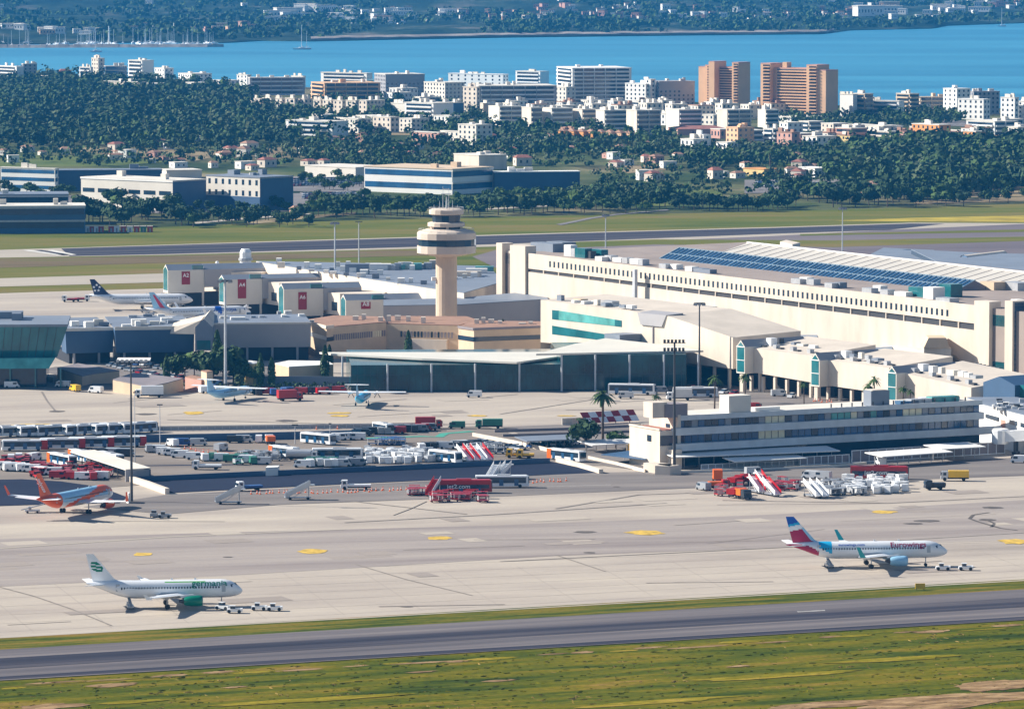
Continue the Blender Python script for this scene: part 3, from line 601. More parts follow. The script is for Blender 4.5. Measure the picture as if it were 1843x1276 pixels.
PF = Fr('departure_pier', 'cream pier of stepped wall panels on columns with glass prows running to the right', 'terminal', G(1250, 694), G(1600, 733))
r = PF.root
mods = [(1340, 1462, 624.5, 640.5, 667.5, 688.5), (1478, 1600, 647, 662, 692, 709.5), (1618, 1748, 670, 698, 722, 738)]
for (u0, u1, t0, t1, b0, b1) in mods:
    a0, a1, c1, c0 = pt(PF, u0, b0), pt(PF, u1, b1), pt(PF, u1, t1), pt(PF, u0, t0); bk = 26
    b = MB(); b.poly([a0, a1, c1, c0]); b.poly([c0, c1, (c1[0], bk, c1[2] + 2.2), (c0[0], bk, c0[2] + 2.2)], 1)
    b.poly([a0, (a0[0], bk, a0[2]), (a1[0], bk, a1[2]), a1]); b.poly([a1, (a1[0], bk, a1[2]), (c1[0], bk, c1[2] + 2.2), c1]); b.poly([a0, c0, (c0[0], bk, c0[2] + 2.2), (a0[0], bk, a0[2])])
    b.build('wall', [M['cream'], M['creamroof']], r)
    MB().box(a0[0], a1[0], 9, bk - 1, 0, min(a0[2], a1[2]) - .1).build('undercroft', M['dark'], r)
    n_ = 6
    for k in range(n_):
        s = a0[0] + 2 + (a1[0] - a0[0] - 4) * k / (n_ - 1); ub('column', M['cream'], r, s - .45, s + .45, .8, 1.7, 0, min(a0[2], a1[2]))
    for k in range(4):
        f = (k + .35) / 4; s = c0[0] + (c1[0] - c0[0]) * f; z = c0[2] + (c1[2] - c0[2]) * f
        ub('roof_vent', M['metal'], r, s - .8, s + .8, 3, 4.6, z - .3, z + 1.5); ub('roof_vent', M['steel'], r, s + 1.6, s + 3.2, 3, 4.4, z - .3, z + .7)
# glass prows
for (u, vtip, vsh, vb_, dep) in [(1333, 612, 624, 672, 3.6), (1467, 635, 648, 695.5, 3.6), (1605, 659, 671, 722, 3.6)]:
    s, _ = PF.pl(u, vb_, -dep); zt = PF.pl(u, vtip, -dep)[1]; zs = PF.pl(u, vsh, -dep)[1]; zb_ = PF.pl(u, vb_, -dep)[1]
    s0, s1 = s - 2.1, s + 2.1; bk = 22
    b = MB(); ring = lambda y: [(s0, y, zb_), (s1, y, zb_), (s1, y, zs), (s, y, zt), (s0, y, zs)]
    A, B = ring(-dep), ring(bk)
    b.poly(A, 0); b.poly([A[1], B[1], B[2], A[2]]); b.poly([A[2], B[2], B[3], A[3]], 1); b.poly([A[3], B[3], B[4], A[4]], 1); b.poly([A[4], B[4], B[0], A[0]]); b.poly([A[0], B[0], B[1], A[1]]); b.poly(B[::-1])
    pr_ = b.build('prow', [M['offwhite'], M['greywall']], r)
    g = MB(); i_ = .35; g.prism([(s0 + i_, -dep - .06, zb_ + .5), (s1 - i_, -dep - .06, zb_ + .5), (s1 - i_, -dep - .06, zs), (s, -dep - .06, zt - .6), (s0 + i_, -dep - .06, zs)], [(s0 + i_, -dep + .1, zb_ + .5), (s1 - i_, -dep + .1, zb_ + .5), (s1 - i_, -dep + .1, zs), (s, -dep + .1, zt - .6), (s0 + i_, -dep + .1, zs)])
    g.build('glazing', M['teal'], r)
    ub('transom', M['white'], r, s0, s1, -dep - .15, -dep, zs - .15, zs + .15); ub('transom', M['white'], r, s0, s1, -dep - .15, -dep, (zs + zb_) / 2 - .1, (zs + zb_) / 2 + .1)
    ub('stair_column', M['cream'], r, s - .8, s + .8, -dep + .3, -dep + 1.6, 0, zb_)
    ub('roof_unit', M['vwhite'], r, s + 1, s + 3.4, 6, 8.5, zs, zt + .3); ub('roof_unit', M['steel'], r, s + 1, s + 2.6, 10, 12, zs, zt)
# dark prow at the far right end
q = PF.pl(1797, 720, 0)
b = MB(); s0 = q[0] - 9; zt = PF.pl(1797, 679)[1]; zs = PF.pl(1797, 692)[1]
b.prism([(s0, 2, 3), (s0 + 14, 2, 3), (s0 + 14, 2, zs), (s0 + 7, 2, zt), (s0, 2, zs)], [(s0, 24, 3), (s0 + 14, 24, 3), (s0 + 14, 24, zs), (s0 + 7, 24, zt), (s0, 24, zs)]); b.build('end_prow', M['bluew'], r)
ub('glazing', M['teal'], r, s0 + 14, s0 + 44, 4, 20, 4, zs)
# low structures between the pier and the terminal
mass('link_building', 'grey flat-roofed link building between the pier and the long terminal', 'building', [(1060, 529, 17), (1238, 554, 17), (1330, 553, 17), (1430, 548, 17), (1300, 529, 17), (1190, 521, 17)], M['greywall'], M['slate'])
mass('plant_yard', 'dark cluttered service yard block right of the grey link building', 'building', [(1330, 577, 10), (1352, 592, 10), (1400, 590, 10), (1410, 566, 10), (1372, 556, 10)], M['brown'], M['steel'])
# barrel vault in front of the terminal
A, B = G(1392, 612, 6), G(1672, 661, 6)
V = Fr('vaulted_annex', 'cream barrel-vaulted annex with a rounded end along the foot of the terminal', 'building', A, B)
b = MB(); rr_ = 6.0; nn_ = 14
prof = [(math.cos(math.pi * k / nn_), math.sin(math.pi * k / nn_)) for k in range(nn_ + 1)]
for xx, f in ((-3.5, .25), (-2.6, .65), (-1.2, .9), (0, 1), (V.L, 1)):
    for (c_, s_) in prof: b.v.append((xx, -c_ * rr_ * f + rr_, 4.5 + s_ * rr_ * f))
for j in range(4):
    for k in range(nn_):
        a = j * (nn_ + 1) + k; b.f.append((a, a + nn_ + 1, a + nn_ + 2, a + 1)); b.m.append(0)
b.build('vault', M['creamroof'], V.root, smooth=True); MB().box(-1, V.L, .2, 2 * rr_ - .2, 0, 4.6).build('wall', M['cream'], V.root)
R_, c = mass('stair_block', 'beige stair block with a tapered cap at the foot of the terminal', 'building', [(1659, 624, 12), (1663, 627, 12), (1712, 628, 12), (1706, 622, 12)], M['cream'], M['tan'])
q = G(1688, 625, 12); MB().prism([(q.x - 5 - c.x, q.y - 6 - c.y, 12.2), (q.x + 3.4 - c.x, q.y - 6 - c.y, 12.2), (q.x + 3.4 - c.x, q.y + 8 - c.y, 12.2), (q.x - 5 - c.x, q.y + 8 - c.y, 12.2)], [(q.x - 3.4 - c.x, q.y - 5 - c.y, 15.4), (q.x + 2.2 - c.x, q.y - 5 - c.y, 15.4), (q.x + 2.2 - c.x, q.y + 6 - c.y, 15.4), (q.x - 3.4 - c.x, q.y + 6 - c.y, 15.4)]).build('cap', M['tan'], R_)
mass('glazed_annex', 'low blue-glazed annex beside the beige stair block', 'building', [(1700, 654, 6), (1758, 668, 6), (1770, 650, 6), (1712, 640, 6)], M['teal'], M['cream'])
for nme, lab, pxs in [('wedge_roof', 'slate wedge roof behind the first glass prow', [(1400, 606, 7), (1478, 619, 9), (1471, 604, 13.5), (1425, 604, 11)]), ('wedge_roof', 'slate wedge roof behind the second glass prow', [(1530, 628, 7), (1616, 642, 8), (1606, 625, 13), (1556, 627, 11)])]:
    mass(nme, lab, 'roof', pxs, M['slate'], M['slate'])
for (k, u, v) in [(i, 1758 + i * 7, 662 + i * 1.6) for i in range(7)]: 
    p = G(u, v, 9); t_ = empty('roof_condenser', (p.x, p.y, 0), 0.5, 'pale condenser unit on the end roof of the pier near the stair pylons', 'condenser', 'row of condensers on the pier roof')
    MB().box(-.6, .6, -1, 1, 8, 10.4).build('casing', M['metal'], t_); MB().lathe([(.45, 10.4), (.45, 10.6)], 8).build('fan', M['steel'], t_)

# ---------------- control tower ----------------
bp_ = G(803.5, 618); t = empty('control_tower', bp_, 0.2, 'round control tower with a wide banded gallery and a stepped glass cab', 'control tower')
S = SCL(803.5, 618)
def zt_(v, rad=0): return CAMH + (ray(803.5, v).z / ray(803.5, v).y) * bp_.y
stone = mat('tower_concrete', (0.60, 0.47, 0.35), 0.85, 0.06, 0.2); ringm = mat('gallery_concrete', (0.62, 0.52, 0.43), 0.85, 0.08, 0.15)
rs = 19.3 / S; rg = 53.3 / S; NS = 18
MB().lathe([(rs, 0), (rs, zt_(456))], 20).build('shaft', stone, t, smooth=False)
MB().lathe([(rs * .98, zt_(462)), (rg * .82, zt_(457)), (rg, zt_(455)), (rg, zt_(442))], NS).build('lower_ring', ringm, t)
MB().lathe([(rg * .955, zt_(442.5)), (rg * .955, zt_(430))], NS).build('gallery_window', M['glass'], t)
MB().lathe([(rg, zt_(430)), (rg * 1.0, zt_(419)), (rg * .93, zt_(416)), (34.5 / S, zt_(411.5)), (30 / S, zt_(412))], NS).build('upper_ring', ringm, t)
MB().lathe([(28 / S, zt_(416)), (28 / S, zt_(407))], NS).build('deck_window', M['glass'], t)
for k in range(6):
    a = k * math.pi / 3 + .4; x, y = 29.5 / S * math.cos(a), 29.5 / S * math.sin(a); MB().box(x - .4, x + .4, y - .4, y + .4, zt_(415), zt_(407)).build('pier', ringm, t)
MB().lathe([(30 / S, zt_(408)), (34 / S, zt_(407)), (34 / S, zt_(401)), (29 / S, zt_(399.5))], NS).build('deck_ring', ringm, t)
MB().lathe([(25 / S, zt_(400)), (26.5 / S, zt_(386))], 12).build('cab_window', M['glass'], t)
MB().lathe([(28 / S, zt_(386.5)), (31.5 / S, zt_(385)), (31.5 / S, zt_(378)), (26 / S, zt_(375.5))], NS).build('cab_roof', ringm, t)
for (x, y, h_, w_) in ((-1.2, 0, 8, .12), (1.0, .5, 7.4, .12), (0, -.6, 4.5, .35), (-2.4, 0, 3, .1), (2.3, .3, 3, .1), (3.8, -1, 1.6, .1), (-4.2, 1, 1.6, .1)):
    MB().tube((x, y, zt_(377)), (x, y, zt_(377) + h_), w_, w_ * .6, 6).build('antenna', M['pole'], t)
MB().box(-1.9, 1.7, -.15, .15, zt_(350), zt_(350) + .25).box(-1.2, 1.1, -.15, .15, zt_(341), zt_(341) + .2).build('antenna_bar', M['pole'], t)
for rad, zz_ in ((31 / S, zt_(378) + .9), (rg * .93, zt_(416) + .9)):
    rl = MB()
    for k in range(24):
        a0, a1 = k * math.pi / 12, (k + 1) * math.pi / 12
        rl.tube((rad * math.cos(a0), rad * math.sin(a0), zz_), (rad * math.cos(a1), rad * math.sin(a1), zz_), .05, n=4, caps=False); rl.tube((rad * math.cos(a0), rad * math.sin(a0), zz_ - .9), (rad * math.cos(a0), rad * math.sin(a0), zz_), .04, n=4, caps=False)
    rl.build('railing', M['pole'], t)
MB().box(-rs - 1.5, -rs + .1, -.6, .6, zt_(500) - 1, zt_(500) + .3).build('floodlight_bracket', M['vwhite'], t)

# ---------------- beige control building below the tower ----------------
def strips(root, c, px0, px1, z0, z1, m, name, push=0.12):
    """a band between two pixel columns on a wall line whose top edge is at px points with heights"""
    a = G(*px0); b_ = G(*px1); a = Vector((a.x - c.x, a.y - c.y)); b_ = Vector((b_.x - c.x, b_.y - c.y)); d = (b_ - a).normalized(); n_ = Vector((d.y, -d.x)) * push
    if n_.y > 0: n_ = -n_
    q0, q1, q2, q3 = a + n_, b_ + n_, b_ - n_ * .5, a - n_ * .5
    return MB().hexa([(q0.x, q0.y, z0), (q1.x, q1.y, z0), (q2.x, q2.y, z0), (q3.x, q3.y, z0), (q0.x, q0.y, z1), (q1.x, q1.y, z1), (q2.x, q2.y, z1), (q3.x, q3.y, z1)]).build(name, m, root)
r1, c1 = mass('control_offices', 'left beige office block with a terracotta roof below the control tower', 'building', [(542, 578, 11), (588, 590, 11), (600, 588.5, 11), (695, 580.5, 11), (690, 571, 11), (600, 569, 11)], M['tan'], M['terra'])
strips(r1, c1, (542, 578, 11), (588, 590, 11), 6.7, 8.1, M['vgrey'], 'window_band', .15); strips(r1, c1, (588, 590, 11), (600, 588.5, 11), 6.3, 7.7, M['dark'], 'window_band', .15)
for k in range(24): 
    f0, f1 = k / 24, (k + .55) / 24; strips(r1, c1, (600 + 95 * f0, 588.5 - 8 * f0, 11), (600 + 95 * f1, 588.5 - 8 * f1, 11), 6.4, 8.4, M['brown'] if k not in (18, 19, 20, 21) else M['lit'], 'window', .15)
strips(r1, c1, (542, 578, 11), (588, 590, 11), 10.6, 11.7, M['cream'], 'parapet', .3); strips(r1, c1, (588, 590, 11), (600, 588.5, 11), 10.6, 11.7, M['cream'], 'parapet', .3)
r2, c2 = mass('control_offices', 'middle beige office block with recessed windows behind a cypress below the control tower', 'building', [(695, 583, 10.5), (825, 586.5, 10.5), (860, 577, 10.5), (840, 570.5, 10.5), (700, 570, 10.5)], M['tan'], M['terra'])
for k in range(16):
    f0, f1 = .2 + .75 * k / 16, .2 + .75 * (k + .5) / 16; strips(r2, c2, (695 + 130 * f0, 583 + 3.5 * f0, 10.5), (695 + 130 * f1, 583 + 3.5 * f1, 10.5), 6.2, 8.2, M['glass'] if k in (0, 4, 5, 6, 9, 11) else M['brown'], 'window', .15)
strips(r2, c2, (738, 584, 10.5), (806, 586, 10.5), .5, 5.6, M['cream'], 'lower_wall', 1.2)
r3, c3 = mass('control_offices', 'right beige office block with a dark window band below the control tower', 'building', [(825, 589.5, 11.5), (853, 593.5, 11.5), (992, 588.5, 11.5), (985, 580, 11.5), (850, 578, 11.5)], M['tan'], M['terra'])
for p, q in (((825, 589.5, 11.5), (853, 593.5, 11.5)), ((853, 593.5, 11.5), (992, 588.5, 11.5))):
    strips(r3, c3, p, q, 7.5, 9.0, M['glass'], 'window_band', .18); strips(r3, c3, p, q, 11.3, 12.1, M['brown'], 'parapet', .3)
for rr0, cc0, lst in ((r1, c1, [(640, 574, 2, 1.4), (655, 573, 1.5, 1.8), (685, 576, 1.6, 1.5), (700, 574, 1.4, 1.6), (560, 579, 2, 1)]), (r2, c2, [(762, 577, 1.6, 1.6), (735, 574, 1.5, 1.3), (716, 572, 2, 1.2)]), (r3, c3, [(858, 583, 1.6, 2), (870, 582, 1.4, 2.4), (884, 582, 2, 1.8), (900, 583, 1.5, 1.5), (940, 584, 2.5, 1), (955, 584, 1.5, 1.4)])):
    for (u, v, w_, h_) in lst:
        p = G(u, v, 11.6) - cc0; ub('roof_unit', M['offwhite'], rr0, p.x - w_ / 2, p.x + w_ / 2, p.y - 1, p.y + 1, 10.8, 11.2 + h_)

# ---------------- glass fronted departures building with the canopy ----------------
gx0, gx1 = G(660, 706), G(1252, 703)
GB = Fr('glass_pavilion', 'long dark glass pavilion under a thin white canopy in front of the control tower', 'terminal', gx0, gx1)
r = GB.root; L = GB.L
sA, _ = GB.pl(632, 706); hgt = GB.pl(900, 656)[1]
b = MB(); b.prism([(sA, 0, 0), (L - 3, 0, 0), (L - 3, 60, 0), (sA, 60, 0)], [(sA, 0, hgt), (L - 3, 0, hgt), (L - 3, 60, hgt), (sA, 60, hgt)]); b.build('glazing', M['deepteal'], r)
mu = MB()
k = 0; s = sA
while s < L - 3:
    mu.box(s - .05, s + .05, -.14, 0, 0, hgt); s += 2.05
mu.box(sA, L - 3, -.12, 0, hgt * .62, hgt * .62 + .12); mu.build('glazing_bars', mat('dark_mullion', (0.03, 0.06, 0.07), 0.4, 0.1, 0.5), r)
cz = 9.0; czr = 11.6
can_m = mat('canopy_sheet', (0.68, 0.65, 0.57), 0.6, 0.05, 0.1)
def slab(px, th=0.6):
    cp = [GB.lo(*p) for p in px]; b = MB(); b.prism(cp, [(p[0], p[1], p[2] + th) for p in cp]); o = b.build('canopy', can_m, r); return o
slab([(598, 640, cz), (760, 648.5, cz), (930, 655, cz), (1022, 642.5, cz), (1040, 636.5, cz), (800, 637, cz), (575, 637, cz)])
slab([(965, 640, czr), (1266, 634, czr), (1225, 627, czr), (1090, 612, czr + 1.5), (1035, 622, czr + .6)])
sR = GB.lo(1008, 703)[0]
MB().box(sR, L - 3, -.05, 50, hgt, 11.5).build('clerestory', M['deepteal'], r)
for (u, v) in [(616.5, 690), (697, 703), (776.5, 704), (856, 705), (936, 705), (1011, 703), (1071, 702), (1132, 701), (1193, 700), (1254, 699)]:
    s, y, _ = GB.lo(u, v + 2); MB().lathe([(.32, 0), (.32, cz if u < 1000 else czr)], 10, (s, -1.0 if u > 650 else y)).build('column', M['pole'], r)
# ---------------- left wing, teal pavilion, far pier ----------------
mass('link_wing', 'grey-walled link wing right of the control tower with a pale eave', 'building', [(690, 551, 12), (830, 549, 12.5), (973, 540, 14), (986, 541, 14), (985, 523, 15.5), (830, 537, 14), (690, 541, 13.5)], M['greywall'], M['slate'])
def wingwall(name, label, u0, u1, vt0, vt1, vb, vback, zr=13.5, vg=655, over=3.0, m='bluew', parts=True):
    F = Fr(name, label, 'building', G(u0, vg), G(u1, vg - 2)); r = F.root; L = F.L
    z0, z1 = F.pl(u0, vt0)[1], F.pl(u1, vt1)[1]; zb = F.pl((u0 + u1) / 2, vb)[1]
    b = MB(); b.hexa([(0.6, 1.5, zb), (L, 1.5, zb), (L, 12, zb), (1.2, 12, zb), (0, 0, z0), (L, 0, z1), (L, 12, z1), (0, 12, z0)])
    b.build('wall', M[m], r)
    bd = F.lo((u0 + u1) / 2, vback, zr)[1]
    b = MB(); b.hexa([(0, 0, z0), (L, 0, z1), (L, bd, zr - .2), (0, bd, zr - .2), (0, 0, z0 + .3), (L, 0, z1 + .3), (L, bd, zr + .2), (0, bd, zr + .2)]); b.build('roof', M['slate'], r)
    MB().box(0, L, -.15, .25, min(z0, z1) - .1, max(z0, z1) + .45).build('eave', M['offwhite'], r)
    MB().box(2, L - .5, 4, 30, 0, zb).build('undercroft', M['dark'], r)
    k = 3.0
    while k < L - 1: ub('column', M['greywall'], r, k, k + .7, 2, 2.8, 0, zb); k += 8.5
    return F
W1 = wingwall('wing_building', 'dark blue-grey wing wall right beside the teal glass pavilion', 118, 205, 593.5, 594, 636, 572, vg=657)
W2 = wingwall('wing_building', 'dark blue-grey wing wall with a lit slanted left edge above the car park', 207, 350, 594, 589, 635, 570, vg=658)
W3 = wingwall('wing_building', 'long grey wing wall between the blue gable and the beige office blocks', 383, 560, 584, 582, 626, 567, zr=14, vg=652, m='greywall')
for F, lst in ((W1, [(160, 585, 3, 1.6, 'white')]), (W2, [(250, 583, 5, 2, 'white'), (300, 580, 4, 2, 'white'), (262, 572, 8, 1.2, 'metal')]), (W3, [(428, 578, 5, 1.8, 'white'), (470, 574, 3, 1, 'metal')])):
    for (u, v, wx, wz, k) in lst:
        s, y, _ = F.lo(u, v, 13); ub('roof_unit', M[k], F.root, s - wx / 2, s + wx / 2, y - 1.5, y + 1.5, 12.2, 12.6 + wz)
F = Fr('gable_block', 'blue glazed gable block with a cream lit roof between the two grey wing walls', 'building', G(352, 657), G(383, 657)); r = F.root; L = F.L
zt, zs = F.pl(367, 573)[1], F.pl(367, 588)[1]
b = MB(); A = [(0, -2, 5), (L, -2, 5), (L, -2, zs), (L / 2, -2, zt), (0, -2, zs)]; B = [(p[0], 40, p[2]) for p in A]
b.poly(A); b.poly([A[2], B[2], B[3], A[3]], 1); b.poly([A[3], B[3], B[4], A[4]], 1); b.poly([A[1], B[1], B[2], A[2]]); b.poly([A[4], B[4], B[0], A[0]], 1); b.poly(B[::-1]); b.build('wall', [M['slate'], M['cream']], r)
MB().box(.6, L - .6, -2.2, -1.9, 5.4, 8.4).build('glazing', M['teal'], r); MB().box(0, .5, -2.1, -1.5, 0, 5).box(L - .5, L, -2.1, -1.5, 0, 5).build('column', M['greywall'], r)
b = MB(); b.hexa([(-8.5, 0, 10.5), (-.2, -2, 10.5), (-.2, 16, 12), (-9, 16, 12), (-8, 1, 12.5), (2, -2, zt - .5), (2.5, 16, zt), (-8, 16, 13.5)]); b.build('lit_roof', M['cream'], r)

F = Fr('glass_pavilion', 'teal glass pavilion leaning outwards at the left edge with a pale teal canopy', 'terminal', G(-90, 698), G(106, 697)); r = F.root; L = F.L
zt, zm, zc = F.pl(50, 587)[1], F.pl(50, 643)[1], F.pl(50, 661)[1]
MB().hexa([(0, 0, zm), (L - .5, 0, zm), (L - .5, 30, zm), (0, 30, zm), (0, -3, zt), (L + 3, -3, zt), (L + 3, 32, zt), (0, 32, zt)]).build('glazing', M['teal'], r)
b = MB(); s = 1.0
while s < L:
    b.hexa([(s, -.1, zm), (s + .18, -.1, zm), (s + .18, .1, zm), (s, .1, zm), (s * 1.06, -3.1, zt), (s * 1.06 + .18, -3.1, zt), (s * 1.06 + .18, -2.9, zt), (s * 1.06, -2.9, zt)]); s += 2.6
b.build('glazing_bars', MATS['dark_mullion'], r)
MB().box(0, L + 3, -3.4, 34, zt, zt + .8).build('roof', M['slate'], r)
MB().hexa([(0, -5, zc), (L - 3, -5, zc), (L - 3, 4, zc), (0, 4, zc), (0, -3.5, zm), (L - 1, -3.5, zm), (L - 1, 4, zm), (0, 4, zm)]).build('canopy', M['tealpale'], r)
MB().box(0, L - 4, 1, 30, 0, zc).build('lower_glazing', M['glass'], r)
for k in range(5): ub('column', M['teal'], r, 3 + k * 8, 3.5 + k * 8, -4, -3.5, 0, zc)
for (u, v, wx) in ((8, 577, 12), (30, 580, 3)):
    s, y, _ = F.lo(u, v, zt); ub('roof_unit', M['slate'], r, s - wx / 2, s + wx / 2, y - 3, y + 3, zt + .8, zt + 3)
mass('vehicle_ramp', 'striped cream and brown ramp deck in front of the dark wing wall', 'ramp', [(103, 663, 4), (148, 678, 3.2), (166, 674, 3.2), (215, 668, 4), (140, 655, 4)], M['tan'], M['brown'])
mass('vehicle_ramp', 'cream-edged ramp deck beside the white box truck', 'ramp', [(203, 684, 4), (268, 697, 3), (300, 690, 3.6), (330, 682, 4), (240, 672, 4)], M['tan'], M['brown'])
mass('low_wall_block', 'small cream kerb block by the teal pavilion entrance', 'wall', [(68, 676, 1.4), (96, 681, 1.4), (104, 676, 1.4), (80, 672, 1.4)], M['cream'])

# pier heads on the far left
redtxt = {}
def pier_head(label, uc, vg, vtip, vsh, vbot, u_end, u_roof, red, num, glassw=6.0):
    P = G(uc, vg); ang = R(20); Q = P + Vector((math.cos(ang), math.sin(ang), 0)) * 10
    F = Fr('pier_gatehouse', label, 'building', P, Q); r = F.root
    _, zt = F.pl(uc, vtip); _, zs = F.pl(uc, vsh); _, zb = F.pl(uc, vbot)
    s1 = F.pl(u_end, vsh)[0]; s2 = F.pl(u_roof, vtip)[0]; w = glassw
    ring = lambda x: [(x, 0, zb), (x, 0, zs), (x, w / 2, zt), (x, w, zs), (x, w, zb)]
    A, B = ring(0), ring(s1); b = MB()
    b.poly([A[4], A[3], A[2], A[1], A[0]]); b.poly([A[0], B[0], B[1], A[1]]); b.poly([A[1], B[1], B[2], A[2]], 1); b.poly([A[2], B[2], B[3], A[3]], 1); b.poly([A[3], B[3], B[4], A[4]]); b.poly([A[4], B[4], B[0], A[0]]); b.poly(B)
    b.build('wall', [M['offwhite'], M['slate']], r)
    g = MB(); q = lambda x: [(x, .5, zb + 1), (x, .5, zs), (x, w / 2, zt - .8), (x, w - .5, zs), (x, w - .5, zb + 1)]; g.prism(q(-.1)[::-1], q(.05)[::-1]); g.build('glazing', M['teal'], r)
    MB().box(s1, s2, -.5, w + .5, zb + 2, zs + .1).build('pier_body', M['greywall'], r)
    MB().hexa([(s1, -.5, zs + .1), (s2, -.5, zs + .1), (s2, w, zs + .1), (s1, w, zs + .1), (s1, w / 2 - .5, zt - .1), (s2, w / 2 - .5, zt - .1), (s2, w / 2 + .5, zt - .1), (s1, w / 2 + .5, zt - .1)]).build('roof', M['slate'], r)
    ub('skylight', M['teal'], r, s1 - 4.8, s1 - .4, .2, .9, zs + .25, zs + 1.7)
    if red:
        a, za = F.pl(red[0], red[1], -.1); c, zc = F.pl(red[2], red[3], -.1)
        o = MB().box(a, c, -.18, -.02, zc, za).build('gate_panel', M['redp'], r)
        v, f = text_pts(num, (c - a) * .62); t = MB(); t.v = [((a + c) / 2 + p[0], -.2, za - (za - zc) * .3 + p[1]) for p in v]; t.f = f; t.m = [0] * len(f); t.build('gate_number', M['vwhite'], o)
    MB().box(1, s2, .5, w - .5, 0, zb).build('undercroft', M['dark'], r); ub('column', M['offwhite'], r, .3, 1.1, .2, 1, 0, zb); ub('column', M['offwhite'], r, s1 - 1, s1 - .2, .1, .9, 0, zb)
    return F
H1 = pier_head('leftmost far pier head with a red gate panel behind the jet with the starred tail', 302.5, 552, 477, 487, 528, 368, 480, (327, 489, 342, 512), 'A2', 6.5)
H2 = pier_head('second far pier head from the left with a red gate panel', 403.5, 570, 496, 503.5, 549, 472, 580, (428, 503, 443, 537), 'A4', 6.5)
H3 = pier_head('third far pier head from the left with a red gate panel', 511, 588, 511, 521, 570, 582, 650, (537, 526, 552, 557), 'A6', 6.5)
H4 = pier_head('far pier head nearest the control tower with a small red panel', 622.5, 600, 531, 541, 575, 693, 800, (650, 544, 667, 556), 'A8', 6)
for lab, pts in (('first slanted cream connector wall between the left pier heads', [(368, 488, 12.5), (398, 491, 12.5), (470, 492, 12.5), (500, 486, 12.5), (410, 484, 12.5)]), ('second slanted cream connector wall between the pier heads', [(471, 507, 12.5), (503, 511, 12.5), (580, 512, 12.5), (600, 505, 12.5), (500, 503, 12.5)]), ('third slanted cream connector wall left of the last pier head', [(579, 526, 12), (612, 530, 12), (690, 530, 12), (700, 523, 12), (600, 521, 12)])):
    rt, c = mass('pier_connector', lab, 'building', pts, M['cream'], M['cream'], z0=4.3)
    p = G(*pts[1]) - c; q = G(*pts[0]) - c; mid = (Vector((p.x, p.y)) * .7 + Vector((q.x, q.y)) * .3); d = (Vector((p.x - q.x, p.y - q.y))).normalized(); nn = Vector((d.y, -d.x))
    if nn.y > 0: nn = -nn
    rt.children[0].name = rt.children[0].name
    a, b2 = mid - d * 2.0 + nn * .12, mid + d * 2.0 + nn * .12
    MB().hexa([(a.x, a.y, 5.8), (b2.x, b2.y, 5.8), (b2.x - nn.x * .2, b2.y - nn.y * .2, 5.8), (a.x - nn.x * .2, a.y - nn.y * .2, 5.8), (a.x, a.y, 9), (b2.x, b2.y, 9), (b2.x - nn.x * .2, b2.y - nn.y * .2, 9), (a.x - nn.x * .2, a.y - nn.y * .2, 9)]).build('window', M['glass'], rt)
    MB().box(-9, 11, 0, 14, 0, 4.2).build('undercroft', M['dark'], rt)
rt, c = mass('arrivals_pier', 'long cream pier spine running from the far left pier heads to behind the control tower', 'terminal', [(461, 471, 16), (560, 487, 16), (785, 521, 16), (835, 528, 16), (905, 508, 16), (880, 480, 16), (620, 474, 16)], M['cream'], M['slate'])
for (u, v, wx, wz, k) in [(643, 490, 9, 3.4, 'slate'), (672, 485, 6, 2.6, 'metal'), (685, 486, 8, 2.6, 'white'), (705, 486, 3, 2, 'metal'), (716, 485, 2.5, 2.6, 'pole'), (724, 485, 2.5, 2, 'tealpale'), (733, 484, 3, 2.8, 'metal'), (742, 486, 2, 2, 'white'), (752, 485, 3, 2.6, 'tealpale'), (762, 484, 2, 2, 'pole'), (770, 484, 3, 2.6, 'metal'), (780, 483, 3, 3.4, 'cream'), (655, 494, 3, 2, 'white'), (722, 509, 2.6, 2, 'white'), (552, 482, 2, 2.4, 'white'), (502, 475, 2, 2.4, 'white'), (840, 497, 10, 2, 'cream'), (858, 492, 8, 2, 'white'), (872, 488, 7, 2, 'tealpale')]:
    p = G(u, v, 16.2) - c; ub('roof_unit', M[k], rt, p.x - wx / 2, p.x + wx / 2, p.y - 2, p.y + 2, 15.5, 16 + wz)
for (u, v, w_, h_, lab) in [(442, 478, 10, 6.5, 'tallest round white roof silo over the far left pier'), (391, 484, 3, 3, 'small white roof vent on the far left pier left of the silo'), (414, 486, 2, 2.4, 'smaller white roof vent just left of the white silo')]:
    p = G(u, v, 13); t = empty('roof_vent', (p.x, p.y, 13), 0, lab, 'roof vent'); MB().lathe([(w_ / 4.4, -1), (w_ / 4.4, h_ * .8), (w_ / 6, h_)], 12).build('drum', M['vwhite'], t); MB().lathe([(w_ / 3.6, h_ * .3), (w_ / 3.6, h_ * .45)], 12).build('collar', M['metal'], t)

